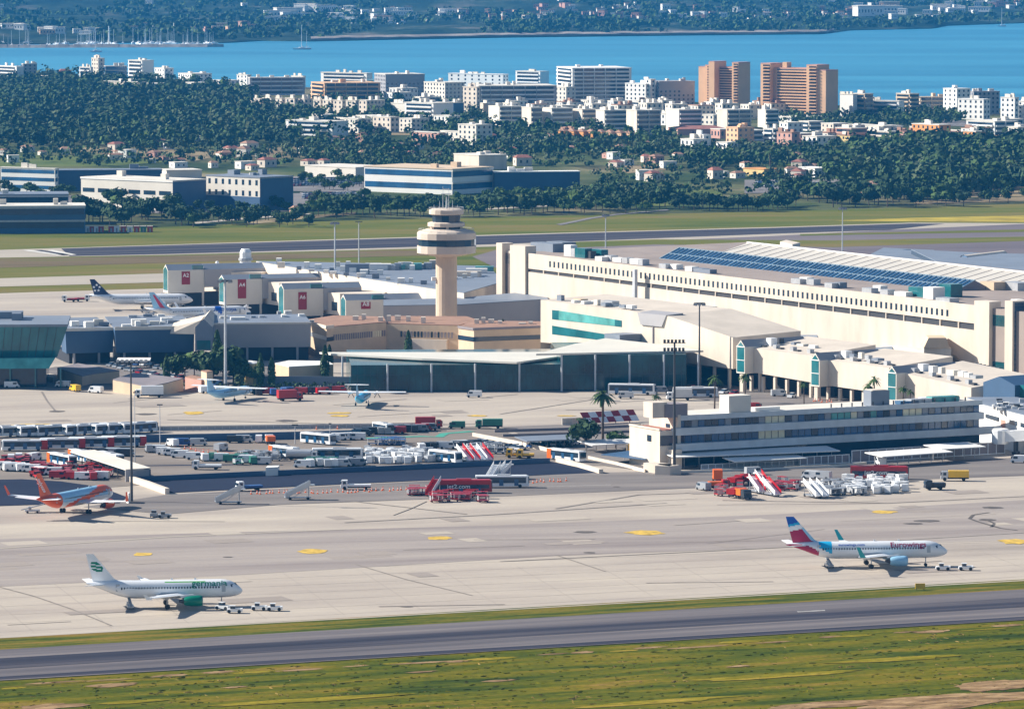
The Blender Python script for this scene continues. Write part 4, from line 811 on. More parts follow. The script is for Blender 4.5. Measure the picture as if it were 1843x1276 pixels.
rv = random.Random(14)
def clutter(root, inv, spots, z):
    for (u0, v0, u1, v1, n_) in spots:
        for k in range(n_):
            f = (k + rv.uniform(.2, .8)) / n_; p = inv(u0 + (u1 - u0) * f, v0 + (v1 - v0) * f, z); sx, sy, sz = rv.uniform(1.2, 3.4), rv.uniform(1.2, 3), rv.uniform(.7, 2.2)
            ub('roof_unit', M[rv.choice(['white', 'metal', 'offwhite', 'slate', 'white'])], root, p[0] - sx / 2, p[0] + sx / 2, p[1] - sy / 2, p[1] + sy / 2, z - .1, z + sz)
clutter(rt, lambda u, v, z: G(u, v, z) - c, [(500, 481, 780, 514, 12), (600, 480, 780, 482, 10), (560, 483, 700, 497, 6), (800, 505, 870, 497, 5)], 16.2)
for Fq, sp in ((W1, [(130, 586, 200, 584, 4)]), (W2, [(220, 588, 345, 582, 8), (225, 577, 330, 573, 6)]), (W3, [(395, 579, 550, 576, 9), (400, 572, 540, 570, 5)])): clutter(Fq.root, lambda u, v, z: Fq.lo(u, v, z), sp, 12.6)
clutter(H.root, lambda u, v, z: H.lo(u, v, z), [(1000, 541, 1150, 556, 7)], 22.6)
clutter(PF.root, lambda u, v, z: PF.lo(u, v, z), [(1395, 622, 1470, 632, 5), (1530, 642, 1590, 650, 4), (1670, 668, 1770, 682, 6)], 13.6)
# low terminal roofs at the right edge beyond the skylights
mass('far_hall', 'dark blue-roofed low hall at the right edge beyond the skylight roof', 'building', [(1716, 486, 9), (1960, 505, 9), (2000, 462, 9), (1760, 456, 9), (1640, 450, 9)], M['glass'], M['slate'])
mass('far_hall', 'long low purple-roofed hall beyond the skylight roof', 'building', [(1560, 462, 7), (1700, 483, 7), (1722, 470, 7), (1680, 451, 7), (1590, 447, 7)], M['bluew'], M['slate'])
mass('far_hall', 'small dark flat hall at the left end of the skylight roof', 'building', [(1374, 452, 6), (1428, 458, 6), (1460, 452, 6), (1432, 443, 6), (1380, 441, 6)], M['bluew'], M['slate'])
mass('roof_house', 'cream rooftop house behind the left end of the skylight roof', 'building', [(1404, 436, 9), (1426, 441, 9), (1440, 438, 9), (1415, 433, 9)], M['cream'])
P_, Q_ = G(1722, 502), G(1746, 504); F = Fr('round_gable', 'arched teal-glazed gable with a cream hood at the far right edge', 'building', P_, Q_); r = F.root; L = F.L
b = MB(); n_ = 10; A = [(L / 2 - math.cos(math.pi * k / n_) * L / 2, 0, 5.5 + math.sin(math.pi * k / n_) * 4.6) for k in range(n_ + 1)]; A = [(0, 0, 0)] + A + [(L, 0, 0)]; B = [(p[0] - 14, 34, p[2]) for p in A]
for k in range(len(A) - 1): b.poly([A[k], A[k + 1], B[k + 1], B[k]])
b.build('hood', M['cream'], r); g = MB(); g.poly([(p[0], .3, p[2]) for p in A][::-1]); g.build('glazing', M['blueglass'], r)

# ---------------- three-storey office by the apron ----------------
O = Fr('office_building', 'three-storey office with long bands of windows and a cream stepped end by the apron', 'office', G(1222, 843), G(1765, 812)); r = O.root; L = O.L
Z = lambda v, u=1223: O.pl(u, v)[1]
zp, z2t, z2b, z1t, z1b, zg = Z(748), Z(757), Z(773), Z(783), Z(801), Z(811)
MB().box(0.4, L, .9, 15, 0, zp - .6).build('wall', M['brown'], r); MB().box(0, L + .5, 0, 16, zp - .6, zp - .35).build('roof', M['offwhite'], r)
spm = mat('blue_grey_spandrel', (0.55, 0.58, 0.60), 0.6, 0.08, 0.3)
MB().box(.2, L + .4, -.2, .3, z2t, zp).build('parapet', spm, r); MB().box(-2, L + .4, -1.0, .95, z1t, z2b + .45).build('balcony', spm, r); MB().box(-2, L + 6, -1.6, .95, zg, z1b + .45).build('balcony', spm, r)
nb = 46
for k in range(nb):
    a, c = L * k / nb + .15, L * (k + 1) / nb - .15
    m2 = 'greywall' if k % 5 == 2 else 'lit' if k in (12, 13, 14, 15, 26, 27, 34, 35, 36, 37) else ('tealpale' if k in (23, 24, 25, 29) else ('glass' if k % 3 else 'blueglass'))
    ub('window', M[m2], r, a, c, .7, .88, z2b + .1, z2t - .2)
    ub('window', M['lit' if k in (12, 13, 14, 15) else ('blueglass' if k % 4 else 'glass')], r, a, c, .7, .88, z1b + .1, z1t - .2)
MB().box(.5, L, .6, .88, .6, zg - .1).build('ground_floor_glazing', M['glass'], r)
MB().box(-.5, .4, -.25, 15.4, 0, zp + .25).build('end_wall', M['cream'], r)
zm = O.pl(1189, 776)[1]; sm = O.pl(1189, 776)[0]
MB().box(sm, -.5, .4, 17, 0, zm).build('stepped_wing', M['cream'], r); MB().box(sm + .4, -.5, .8, 16.6, zm, zm + .12).build('red_terrace', M['redroof'], r); MB().box(sm, -.5, .25, .4, z1b, z1t).build('window', M['glass'], r)
MB().box(sm - .2, sm + .25, .4, 17, zm + .12, zm + .6).build('terrace_wall', M['cream'], r)
MB().box(-3.4, -.5, -2.5, 13, 0, zg + .6).build('lower_wing', M['cream'], r)
for (y0, z0_, z1_, x) in ((4, Z(772), Z(765), -.6), (5, z1b + .8, z1t - .2, sm - .1), (6, 2.5, 3.4, -3.5)): ub('window', M['glass'], r, x, x + .2, y0, y0 + 2.2, z0_, z1_)
for (u, v, wx, wy, wz, k) in [(1203, 752, 4.5, 5, 4.2, 'cream'), (1222, 749, 7, 6, 3.6, 'brown'), (1325, 741, 7, 5, 5, 'offwhite'), (1338, 742, 3.5, 4, 3.4, 'slate'), (1352, 744, 4, 3, 1.2, 'metal'), (1584, 729, 4.5, 4, 4.6, 'cream'), (1600, 731, 6, 4, 4.4, 'slate'), (1378, 736, 8, 2, 1, 'white'), (1660, 724, 8, 3, 1.4, 'metal'), (1700, 722, 9, 3, 1.8, 'tealpale'), (1690, 719, 12, 3, 1.2, 'white'), (1640, 726, 6, 3, 1, 'blueglass')]:
    s, y, _ = O.lo(u, v, zp); y = min(max(y, 3), 12); ub('roof_unit', M[k], r, s - wx / 2, s + wx / 2, y - wy / 2, y + wy / 2, zp - .4, zp + wz - .4)
for k in range(14): ub('roof_post', M['steel'], r, L * .5 + k * 3.4, L * .5 + k * 3.4 + .3, .8, 1.1, zp - .4, zp + 1.0)
rt, c = mass('office_annex', 'white two-storey annex with dark window groups at the right edge by the apron', 'building', [(1767, 728, 11), (1880, 757, 11), (1960, 742, 11), (1830, 716, 11), (1740, 716, 11)], M['white'], M['slate'])
for (u0, v0, u1, v1, z0_, z1_, k) in [(1767 + 8, 730, 1767 + 30, 736, 7.6, 8.7, 'glass'), (1818, 741, 1832, 744.5, 7.6, 8.8, 'glass'), (1838, 746, 1860, 752, 7.6, 8.8, 'glass'), (1803, 737, 1811, 739, 5.2, 8.2, 'pink')]:
    strips(rt, c, (u0, v0, 11), (u1, v1, 11), z0_, z1_, M[k], 'window' if k == 'glass' else 'sign', .25)
for k in range(26):
    rk2 = random.Random(k); u, v = rk2.uniform(1785, 1842), rk2.uniform(722, 738); p = G(u, v, 11.2) - c
    ub('roof_unit', M[rk2.choice(['metal', 'white', 'slate', 'steel'])], rt, p.x - .8, p.x + .8, p.y - 1, p.y + 1, 11.1, 11.7 + rk2.random())
# air bridge at the right edge
p = G(1808, 818); t = empty('air_bridge', p, R(-24), 'white boarding bridge with a raised cab at the right edge below the white annex', 'boarding bridge')
MB().hexa([(0, -1.6, 3.6), (16, -1.6, 5.2), (16, 1.6, 5.2), (0, 1.6, 3.6), (0, -1.6, 6.6), (16, -1.6, 8.2), (16, 1.6, 8.2), (0, 1.6, 6.6)]).build('tunnel', M['vwhite'], t)
MB().lathe([(2.3, 3.0), (2.5, 3.4), (2.5, 6.8), (2.0, 7.2)], 12, (-1.2, 0)).build('cab', M['vwhite'], t); MB().box(3, 3.6, -1.2, -.6, 0, 4).box(3, 3.6, .6, 1.2, 0, 4).box(2.6, 4, -1.4, 1.4, .3, 1).build('drive_column', M['steel'], t)
MB().tube((3.3, -1.7, .55), (3.3, -1.2, .55), .55, n=10).build('wheel', M['tyre'], t); MB().tube((3.3, 1.2, .55), (3.3, 1.7, .55), .55, n=10).build('wheel', M['tyre'], t)

# ---------------- walls, fences, canopies, board ----------------
def wall(label, pts, h, m, th=0.35, name='boundary_wall', cat='wall'):
    W = [G(u, v).to_2d() for (u, v) in pts]; o = W[0]; b = MB()
    for a, c in zip(W, W[1:]):
        d = (c - a).normalized(); n_ = Vector((-d.y, d.x)) * th; a2, c2 = a - o, c - o
        b.hexa([(a2.x, a2.y, 0), (c2.x, c2.y, 0), (c2.x + n_.x, c2.y + n_.y, 0), (a2.x + n_.x, a2.y + n_.y, 0), (a2.x, a2.y, h), (c2.x, c2.y, h), (c2.x + n_.x, c2.y + n_.y, h), (a2.x + n_.x, a2.y + n_.y, h)])
    ob = b.build(name, m, None, loc=(o.x, o.y, 0)); return tag(ob, label, cat)
wall('dark wall behind the parked vans with the yellow and white trucks', [(250, 797), (420, 794), (650, 788)], 2.3, M['bluew'])
wall('dark low wall along the back of the sunken asphalt lane', [(245, 868), (460, 858), (700, 848), (990, 834)], 1.5, M['bluew'])
wall('cream sloping wall beside the tall dark lamp mast', [(226, 866), (262, 877), (297, 890)], 1.6, M['cream'], 1.2)
wall('cream sloping wall below the white bus with the red back', [(1000, 832), (1040, 842), (1078, 853)], 1.3, M['cream'], 1.2)
wall('pale wall running from the teal van to the bus lane', [(850, 786), (925, 800), (1000, 817)], 1.2, M['cream'])
wall('pale wall running from the bus to the office gatehouse', [(1058, 827), (1110, 838), (1160, 851)], 1.0, M['cream'])
wall('upper dark cutting wall below the chequered board', [(890, 779), (1020, 775), (1150, 769)], .9, M['brown']); wall('lower dark cutting wall below the chequered board', [(905, 787), (1020, 784), (1150, 779)], .9, M['brown'])
wall('low cream gatehouse wall in front of the office end', [(1158, 850), (1205, 856), (1214, 852)], 2.6, M['cream'], 4)
wall('grey kerb wall along the service road under the office fence', [(1215, 853), (1500, 842), (1560, 836)], .8, M['offwhite'])
def fence(label, a, c, h, n_, m='vwhite', panel='greywall'):
    F = Fr('fence', label, 'fence', G(*a), G(*c)); L = F.L; MB().box(0, L, .05, .1, .4, h - .25).build('mesh_panel', M[panel], F.root); ub('top_rail', M[m], F.root, 0, L, -.1, .15, h - .2, h)
    for k in range(n_ + 1): ub('post', M[m], F.root, L * k / n_ - .1, L * k / n_ + .1, -.12, .12, 0, h)
    ub('bottom_rail', M[m], F.root, 0, L, -.1, .15, .2, .4)
fence('tall white-posted fence in front of the office right part', (1533, 834), (1808, 817), 3.6, 18, panel='brown'); fence('white-posted fence under the office left canopies', (1440, 839), (1528, 834), 2.6, 7, panel='brown'); fence('low pale fence in front of the office left part', (1262, 846), (1440, 838), 1.6, 14, panel='vgrey')
fence('white fence posts on the far side of the bus park', (255, 777), (780, 770), 1.6, 40, 'metal', 'vgrey'); fence('pale fence left of the chequered board', (1012, 766), (1056, 764), 2.2, 5, 'offwhite', 'cream')
def shelter(label, a, c, h, dep, posts, m='white'):
    F = Fr('canopy_shelter', label, 'shelter', G(*a), G(*c)); L = F.L; MB().hexa([(0, 0, h), (L, 0, h), (L, dep, h + .5), (0, dep, h + .5), (0, 0, h + .25), (L, 0, h + .25), (L, dep, h + .75), (0, dep, h + .75)]).build('roof', M[m], F.root)
    for k in range(posts): x = .5 + (L - 1) * k / max(1, posts - 1); ub('post', M['metal'], F.root, x - .08, x + .08, dep * .5, dep * .5 + .16, 0, h + .3)
shelter('long thin white canopy right at the foot of the office', (1213, 848), (1512, 836), 3.6, 9, 12); shelter('short white canopy roof in front of the long one', (1322, 848), (1452, 841), 2.4, 7, 6)
shelter('white canopy roof beside the white van at the fence', (1588, 843), (1715, 834), 3.0, 8, 7); shelter('white canopy roof above the dark blue bins near the fence end', (1694, 832), (1774, 827), 3.4, 9, 5)
shelter('white canopy roof over the yellow equipment by the office end', (1066, 818), (1162, 813), 2.4, 9, 6); shelter('blue-green canopy roof left of the office end', (1082, 832), (1160, 841), 2.0, 16, 6, 'bluew')
shelter('pale car shelter behind the white bus with a red back', (948, 810), (1045, 806), 2.3, 9, 7, 'slate'); shelter('white car shelter row among parked cars at the forecourt', (210, 664), (270, 664), 2.6, 5, 8)
F = Fr('equipment_shed', 'open shed with yellow equipment left of the office end', 'shed', G(1128, 822), G(1170, 822)); MB().box(0, F.L, 4, 5, 0, 3).build('back_wall', M['vyellow'], F.root)
for k in range(4): ub('pillar', M['cream'], F.root, k * 2, k * 2 + .4, 3, 3.6, 0, 3.2)
# chequered marker board
F = Fr('chequered_board', 'red and white chequered marker board standing by the palm tree', 'marker board', G(1056, 766), G(1152, 760)); r = F.root; L = F.L
for i in range(7):
    for j in range(2):
        x0, x1 = L * i / 7, L * (i + 1) / 7; z0_, z1_ = .6 + 1.6 * j, 2.2 + 1.6 * j; y = lambda z: (z - .6) * .5; sk = -.35
        MB().hexa([(x0 + sk * z0_, y(z0_), z0_), (x1 + sk * z0_, y(z0_), z0_), (x1 + sk * z0_, y(z0_) + .1, z0_), (x0 + sk * z0_, y(z0_) + .1, z0_), (x0 + sk * z1_, y(z1_), z1_), (x1 + sk * z1_, y(z1_), z1_), (x1 + sk * z1_, y(z1_) + .1, z1_), (x0 + sk * z1_, y(z1_) + .1, z1_)]).build('panel', M['redp'] if (i + j) % 2 == 1 else M['vwhite'], r)
for i in range(4): ub('leg', M['steel'], r, .4 + i * 5, .6 + i * 5, .2, .4, 0, 1)

# ---------------- light masts ----------------
def mast(label, u, v, vtop, w, kind, m='steel', rad=.28):
    p = G(u, v); h = CAMH + ray(u, vtop).z / ray(u, vtop).y * p.y; t = empty('light_mast', p, 0, label, 'light mast')
    MB().lathe([(rad * 1.3, 0), (rad * .7, h)], 8).build('pole', M[m], t)
    if kind == 'bar':
        MB().box(-w / 2, w / 2, -.2, .2, h - .3, h).build('crossbar', M[m], t)
        for k in range(7): ub('floodlight', M['metal'], t, -w / 2 + w * k / 6.2, -w / 2 + w * k / 6.2 + .7, -.6, .1, h, h + .7)
    elif kind == 'rows':
        for j in range(2):
            MB().box(-w / 2, w / 2, -.1, .1, h - 2.2 * j - .3, h - 2.2 * j - .15).build('crossbar', M[m], t)
            for k in range(6): ub('floodlight', M['steel'], t, -w / 2 + w * k / 6, -w / 2 + w * k / 6 + .65, -.7, -.1, h - 2.2 * j - .2, h - 2.2 * j + .75)
    elif kind == 'crown':
        MB().lathe([(w * .25, h - .6), (w * .5, h - .2), (w * .5, h), (.1, h)], 10).build('head', M['steel'], t)
        for k in range(8): a = k * math.pi / 4; x, y = w * .45 * math.cos(a), w * .45 * math.sin(a); ub('floodlight', M['vgrey'], t, x - .35, x + .35, y - .35, y + .35, h - .9, h - .1)
    else: ub('lamp', M['steel'], t, -w / 2, w / 2, -.2, .2, h - .2, h + .1)
mast('tall dark lamp mast with a wide bar beside the parked buses', 237, 903, 652, 7.5, 'bar'); mast('tall pale mast rising from the trees in front of the grey wing', 406, 702, 504, 4.5, 'crown', 'pole', .4)
mast('tall dark mast with two rows of floodlights by the office end', 1213.5, 854, 616, 6, 'rows', rad=.34); mast('dark mast at the right corner of the glass pavilion', 1258.5, 700, 545, 3.5, 'crown')
mast('grey mast with a dark round head left of the control tower', 603, 560, 400, 3.2, 'crown', 'pole', .3); mast('thin grey mast standing between the far runway and the pier', 646, 500, 399, 3, 'lamp', 'pole', .25)
mast('thin mast on the far side above the terminal left half', 1090, 470, 386, 3, 'crown', 'pole', .25); mast('thin mast on the far side above the solar strips', 1516, 478, 374, 3.4, 'crown', 'pole', .25)
mast('thin short lamp post in front of the bus park', 288, 803, 728, 1.6, 'lamp', 'pole', .12); mast('thin lamp post just right of the tall dark mast', 243, 835, 706, .8, 'lamp', 'pole', .1); mast('short twin lamp post beyond the vans in the park', 531, 800, 764, 1.8, 'lamp', 'pole', .12); mast('short lamp post at the bus park fence near the blue carts', 594, 790, 762, .8, 'lamp', 'pole', .12)
# ---------------- aircraft ----------------
ac_w = mat('aircraft_white', (0.80, 0.82, 0.84), 0.28, 0.03, 0.4, spec=0.5)
ac_g = mat('aircraft_belly_grey', (0.42, 0.46, 0.50), 0.35, 0.04, 0.4)
ac_pb = mat('aircraft_pale_blue', (0.30, 0.55, 0.75), 0.3, 0.04, 0.4)
ac_cy = mat('aircraft_cyan', (0.02, 0.42, 0.72), 0.3, 0.04, 0.4)
ac_bg = mat('aircraft_burgundy', (0.36, 0.005, 0.06), 0.3, 0.06, 0.4)
ac_or = mat('aircraft_orange', (0.80, 0.10, 0.005), 0.3, 0.05, 0.4)
ac_gr = mat('aircraft_green', (0.005, 0.20, 0.12), 0.3, 0.05, 0.4)
ac_lg = mat('aircraft_light_green', (0.10, 0.42, 0.06), 0.3, 0.05, 0.4)
ac_nv = mat('aircraft_navy', (0.008, 0.015, 0.06), 0.35, 0.05, 0.4)
ac_bl = mat('aircraft_blue', (0.01, 0.10, 0.48), 0.3, 0.05, 0.4)
ac_pk = mat('aircraft_pink_red', (0.55, 0.03, 0.08), 0.3, 0.05, 0.4)
ac_tl = mat('aircraft_teal', (0.02, 0.34, 0.38), 0.3, 0.05, 0.4)
ACM = [ac_w, ac_g, ac_pb, ac_cy, ac_bg, ac_or, ac_gr, ac_lg, ac_nv, ac_bl, ac_pk, ac_tl]
AI = dict(w=0, g=1, pb=2, cy=3, bg=4, og=5, gr=6, lg=7, nv=8, bl=9, pk=10, tl=11)

def airliner(name, label, nose_px, tail_px, Ln, fus, fin, eng='w', tip='w', text=None, sharklet=True, span=17.0, wing='w'):
    """nose_px and tail_px are ground points below the nose and the tail tip"""
    a, c = G(*nose_px), G(*tail_px); d = (a - c); ang = math.atan2(d.y, d.x); k = Ln / 37.57; mid = (a + c) / 2
    t = empty(name, (mid.x, mid.y, 0.1), ang, label, 'aeroplane')
    Rf, ZC = 1.99, 3.95; X = lambda f: Ln / 2 - f * Ln
    st = [(0, .02, -.32), (.006, .22, -.30), (.018, .40, -.26), (.035, .58, -.20), (.055, .75, -.12), (.08, .89, -.05), (.11, .97, -.01), (.14, 1, 0)]
    st += [(.14 + .52 * i / 26, 1, 0) for i in range(1, 27)] + [(.66 + .02 * i, r_, z_) for i, (r_, z_) in enumerate([(1, 0), (.99, .01), (.975, .03), (.95, .06), (.92, .10), (.88, .14), (.83, .19), (.77, .25), (.70, .31), (.62, .38), (.54, .45), (.46, .51), (.38, .57), (.30, .62), (.22, .66), (.14, .70), (.06, .72)], 1)]
    NA = 36; b = MB()
    for (f, r_, z_) in st:
        for j in range(NA):
            th = 2 * math.pi * j / NA; b.v.append((X(f), Rf * r_ * math.cos(th), ZC + z_ * Rf + Rf * r_ * math.sin(th)))
    for i in range(len(st) - 1):
        for j in range(NA):
            a0 = i * NA + j; a1 = i * NA + (j + 1) % NA; b.f.append((a0, a1, a1 + NA, a0 + NA))
            th = 2 * math.pi * (j + .5) / NA; b.m.append(AI[fus((st[i][0] + st[i + 1][0]) / 2, math.sin(th))])
    b.f.append(tuple(range(NA))[::-1]); b.m.append(0)
    fo = b.build('fuselage', ACM, t, smooth=True)
    # belly fairing
    fb = MB()
    for (f, r_, z_) in [(.33, .3, -.75), (.36, .7, -.42), (.42, .86, -.30), (.52, .86, -.30), (.58, .7, -.40), (.62, .3, -.72)]:
        for j in range(16): th = 2 * math.pi * j / 16; fb.v.append((X(f), 2.15 * r_ * math.cos(th) * 1.05, ZC + z_ * Rf + Rf * r_ * .85 * math.sin(th)))
    for i in range(5):
        for j in range(16): a0 = i * 16 + j; a1 = i * 16 + (j + 1) % 16; fb.f.append((a0, a1, a1 + 16, a0 + 16)); fb.m.append(0)
    fb.build('belly_fairing', ac_g, t, smooth=True)
    # wings
    for sd_ in (1, -1):
        W_ = [(1.2, X(.335), X(.335) - 7.4, 2.75, .85), (6.4, X(.335) - 3.3, X(.335) - 7.6, 3.2, .5), (span, X(.335) - 8.6, X(.335) - 10.2, 4.15, .22)]
        w = MB()
        for (y, le, te, z, th) in W_:
            w.v += [(le, y * sd_, z), (le - (le - te) * .3, y * sd_, z + th * .6), (te, y * sd_, z + .04), (te, y * sd_, z - .04), (le - (le - te) * .3, y * sd_, z - th * .4)]
        for i in range(2):
            for j in range(5): a0 = i * 5 + j; a1 = i * 5 + (j + 1) % 5; w.f.append((a0, a1, a1 + 5, a0 + 5)); w.m.append(0)
        w.f.append((10, 11, 12, 13, 14)); w.m.append(0)
        wo = w.build('wing', {'w': ac_w, 'g': ac_g}[wing], t)
        y, le, te, z, th = W_[-1]
        if sharklet:
            q = MB(); q.hexa([(le - .3, y * sd_, z), (te, y * sd_, z), (te, (y - .12) * sd_, z), (le - .3, (y - .12) * sd_, z), (te - .3, (y + .55) * sd_, z + 2.5), (te - 1.0, (y + .55) * sd_, z + 2.5), (te - 1.0, (y + .48) * sd_, z + 2.5), (te - .3, (y + .48) * sd_, z + 2.5)])
            q.build('winglet', ACM[AI[tip]], wo)
        else:
            q = MB(); q.hexa([(le - .2, y * sd_, z - .4), (te, y * sd_, z - .4), (te, (y + .08) * sd_, z - .4), (le - .2, (y + .08) * sd_, z - .4), (te - .1, y * sd_, z + .7), (te - .7, y * sd_, z + .7), (te - .7, (y + .08) * sd_, z + .7), (te - .1, (y + .08) * sd_, z + .7)]); q.build('winglet', ACM[AI[tip]], wo)
        for yy in (4.6, 8.4, 11.8):
            fr_ = (yy - 1.2) / (span - 1.2); xx = X(.335) - 7.5 - 2.6 * fr_; MB().tube((xx + 1.9, yy * sd_, 2.55 + 1.3 * fr_), (xx - .7, yy * sd_, 2.75 + 1.3 * fr_), .22, .06, 8).build('flap_fairing', ac_w, wo)
        # engine
        ex = X(.335) + .6; ey = 5.75 * sd_; prof = [(.98, 1.75), (1.12, 1.6), (1.2, .9), (1.2, -.6), (1.0, -1.9), (.78, -2.3)]
        e = MB(); n_ = 20
        for (r_, dx) in prof:
            for j in range(n_): th2 = 2 * math.pi * j / n_; e.v.append((ex + dx, ey + r_ * math.cos(th2), 2.0 + r_ * math.sin(th2)))
        for i in range(len(prof) - 1):
            for j in range(n_): a0 = i * n_ + j; a1 = i * n_ + (j + 1) % n_; e.f.append((a0, a1, a1 + n_, a0 + n_)); e.m.append(0)
        eo = e.build('engine', ACM[AI[eng]], t, smooth=True)
        MB().tube((ex + 1.55, ey, 2), (ex + 1.2, ey, 2), .97, n=18).build('fan', M['steel'], eo); MB().tube((ex + 1.78, ey, 2), (ex + 1.5, ey, 2), 1.0, 1.13, n=20, caps=False).build('intake_lip', M['metal'], eo); MB().tube((ex - 2.2, ey, 2), (ex - 3.4, ey, 2), .62, .25, n=14).build('exhaust_cone', M['steel'], eo)
        MB().hexa([(ex + .6, ey - .15, 3.0), (ex - 2.8, ey - .15, 2.7), (ex - 2.8, ey + .15, 2.7), (ex + .6, ey + .15, 3.0), (ex - .3, ey - .12, 3.5), (ex - 3.2, ey - .12, 3.2), (ex - 3.2, ey + .12, 3.2), (ex - .3, ey + .12, 3.5)]).build('pylon', ac_w, eo)
        # tailplane
        x0 = X(.868); q = MB(); q.hexa([(x0, .5 * sd_, 5.0), (x0 - 3.6, .5 * sd_, 5.0), (x0 - 5.1, 6.2 * sd_, 5.55), (x0 - 3.6, 6.2 * sd_, 5.6), (x0 - .1, .5 * sd_, 5.3), (x0 - 3.6, .5 * sd_, 5.1), (x0 - 5.1, 6.2 * sd_, 5.65), (x0 - 3.6, 6.2 * sd_, 5.75)]); q.build('tailplane', ACM[AI['bg' if eng == 'w' and tip == 'tl' else 'w']], t)
        # main gear
        g = MB().tube((X(.487), 3.75 * sd_, 3.1), (X(.487), 3.75 * sd_, .6), .16).build('main_gear', M['metal'], t)
        for dy in (-.42, .42): MB().tube((X(.487), 3.75 * sd_ + dy - .18, .57), (X(.487), 3.75 * sd_ + dy + .18, .57), .57, n=14).build('wheel', M['tyre'], g)
        if sd_ == 1: ub('gear_door', ac_w, g, X(.487) - .7, X(.487) + .7, 3.95, 4.0, 1.1, 2.8)
    g = MB().tube((X(.135), 0, 2.2), (X(.135), 0, .4), .12).build('nose_gear', M['metal'], t)
    for dy in (-.25, .25): MB().tube((X(.135), dy - .11, .38), (X(.135), dy + .11, .38), .38, n=12).build('wheel', M['tyre'], g)
    # fin with livery grid
    fb = MB(); n1, n2 = 16, 26; x_rl, x_rt, x_tl, x_tt = X(.80), X(.955), X(.952), X(1.0); z0, z1 = ZC + 1.55, 11.76
    for sd_ in (1, -1):
        base = len(fb.v)
        for j in range(n2 + 1):
            tz = j / n2; le = x_rl + (x_tl - x_rl) * tz; te = x_rt + (x_tt - x_rt) * tz
            if tz < .12: le += (1 - tz / .12) * 1.6
            for i in range(n1 + 1):
                tx_ = i / n1; th = .22 * (1 - tz * .5) * math.sin(math.pi * min(1, tx_ * .9 + .08)); fb.v.append((le + (te - le) * tx_, sd_ * th, z0 + (z1 - z0) * tz))
        for j in range(n2):
            for i in range(n1):
                a0 = base + j * (n1 + 1) + i; q = (a0, a0 + 1, a0 + n1 + 2, a0 + n1 + 1); fb.f.append(q if sd_ < 0 else q[::-1]); fb.m.append(AI[fin((i + .5) / n1, (j + .5) / n2)])
    fo2 = fb.build('fin', ACM, t)
    # windows both sides, cockpit glazing, doors
    wm = M['glass']
    nwin = int(Ln * .62 / .533 * .9)
    for sd_ in (1, -1):
        for i in range(nwin):
            f = .155 + .62 * i / (nwin - 1); zc = ZC + .42; yr = math.sqrt(Rf * Rf - .42 ** 2); x = X(f)
            r_ = 1.0 if f < .68 else 1.0 - max(0, (f - .68)) * .9
            ub('cabin_window', wm, t, x - .16, x + .16, (yr * r_ + .02) * sd_ - (.05 if sd_ > 0 else 0), (yr * r_ + .01) * sd_ + (0 if sd_ > 0 else .05), zc - .26, zc + .26)
        for f in (.125, .80): x = X(f); r_ = .985 if f < .2 else .78; ub('cabin_door', ac_g, t, x - .42, x + .42, Rf * r_ * sd_ - .02, Rf * r_ * sd_ + .02, ZC - .55 + (.35 if f > .5 else 0), ZC + 1.0 + (.35 if f > .5 else 0))
        q = MB(); q.hexa([(X(.030), .35 * sd_, ZC + .55), (X(.072), 1.66 * sd_, ZC + .45), (X(.078), 1.60 * sd_, ZC + .45), (X(.036), .3 * sd_, ZC + .5), (X(.044), .35 * sd_, ZC + 1.12), (X(.078), 1.50 * sd_, ZC + .98), (X(.084), 1.42 * sd_, ZC + .95), (X(.050), .3 * sd_, ZC + 1.1)]); q.build('cockpit_window', wm, t)
    if text:
        for (body, size, f, dz, mt) in text:
            v, fc = text_pts(body, size, 7)
            for sd_ in (1, -1):
                q = MB()
                for (x, y, _) in v:
                    th = math.asin(min(.97, dz / Rf)) + y / Rf; xx = X(f) - x * sd_ if sd_ > 0 else X(f) + x
                    q.v.append((xx, sd_ * (Rf + .03) * math.cos(th), ZC + (Rf + .03) * math.sin(th)))
                q.f = fc; q.m = [0] * len(fc); q.build('lettering', ACM[AI[mt]], t)
    for f, dz in ((.45, 1.9), (.3, 1.9)): ub('antenna', ac_w, t, X(f) - .35, X(f) + .1, -.04, .04, ZC + dz, ZC + dz + .45)
    t['X0'] = Ln; return t, fo2, X

# jet with the green disc on its fin
def disc(tx, tz):     # green disc with two pale curves
    x = (tx - .50) / .40; z = (tz - .56) / .185; r2 = x * x + z * z
    if r2 > 1: return 'w'
    for c in (.28, -.38):
        if abs(z - c - .16 * math.sin(x * 2.4)) < .10: return 'w'
    return 'gr'
t, fin_, X = airliner('parked_airliner', 'white jet with green engines and a green disc on its fin by the grass verge', (432, 1091), (160, 1095), 33.84,
    lambda f, s: 'lg' if (.50 > f > .24 + .0 and .78 < s < .86) else ('g' if s < -.80 else 'w'), disc, eng='gr', tip='w', text=[('germania', 2.1, .215, 1.3, 'gr')], sharklet=False)
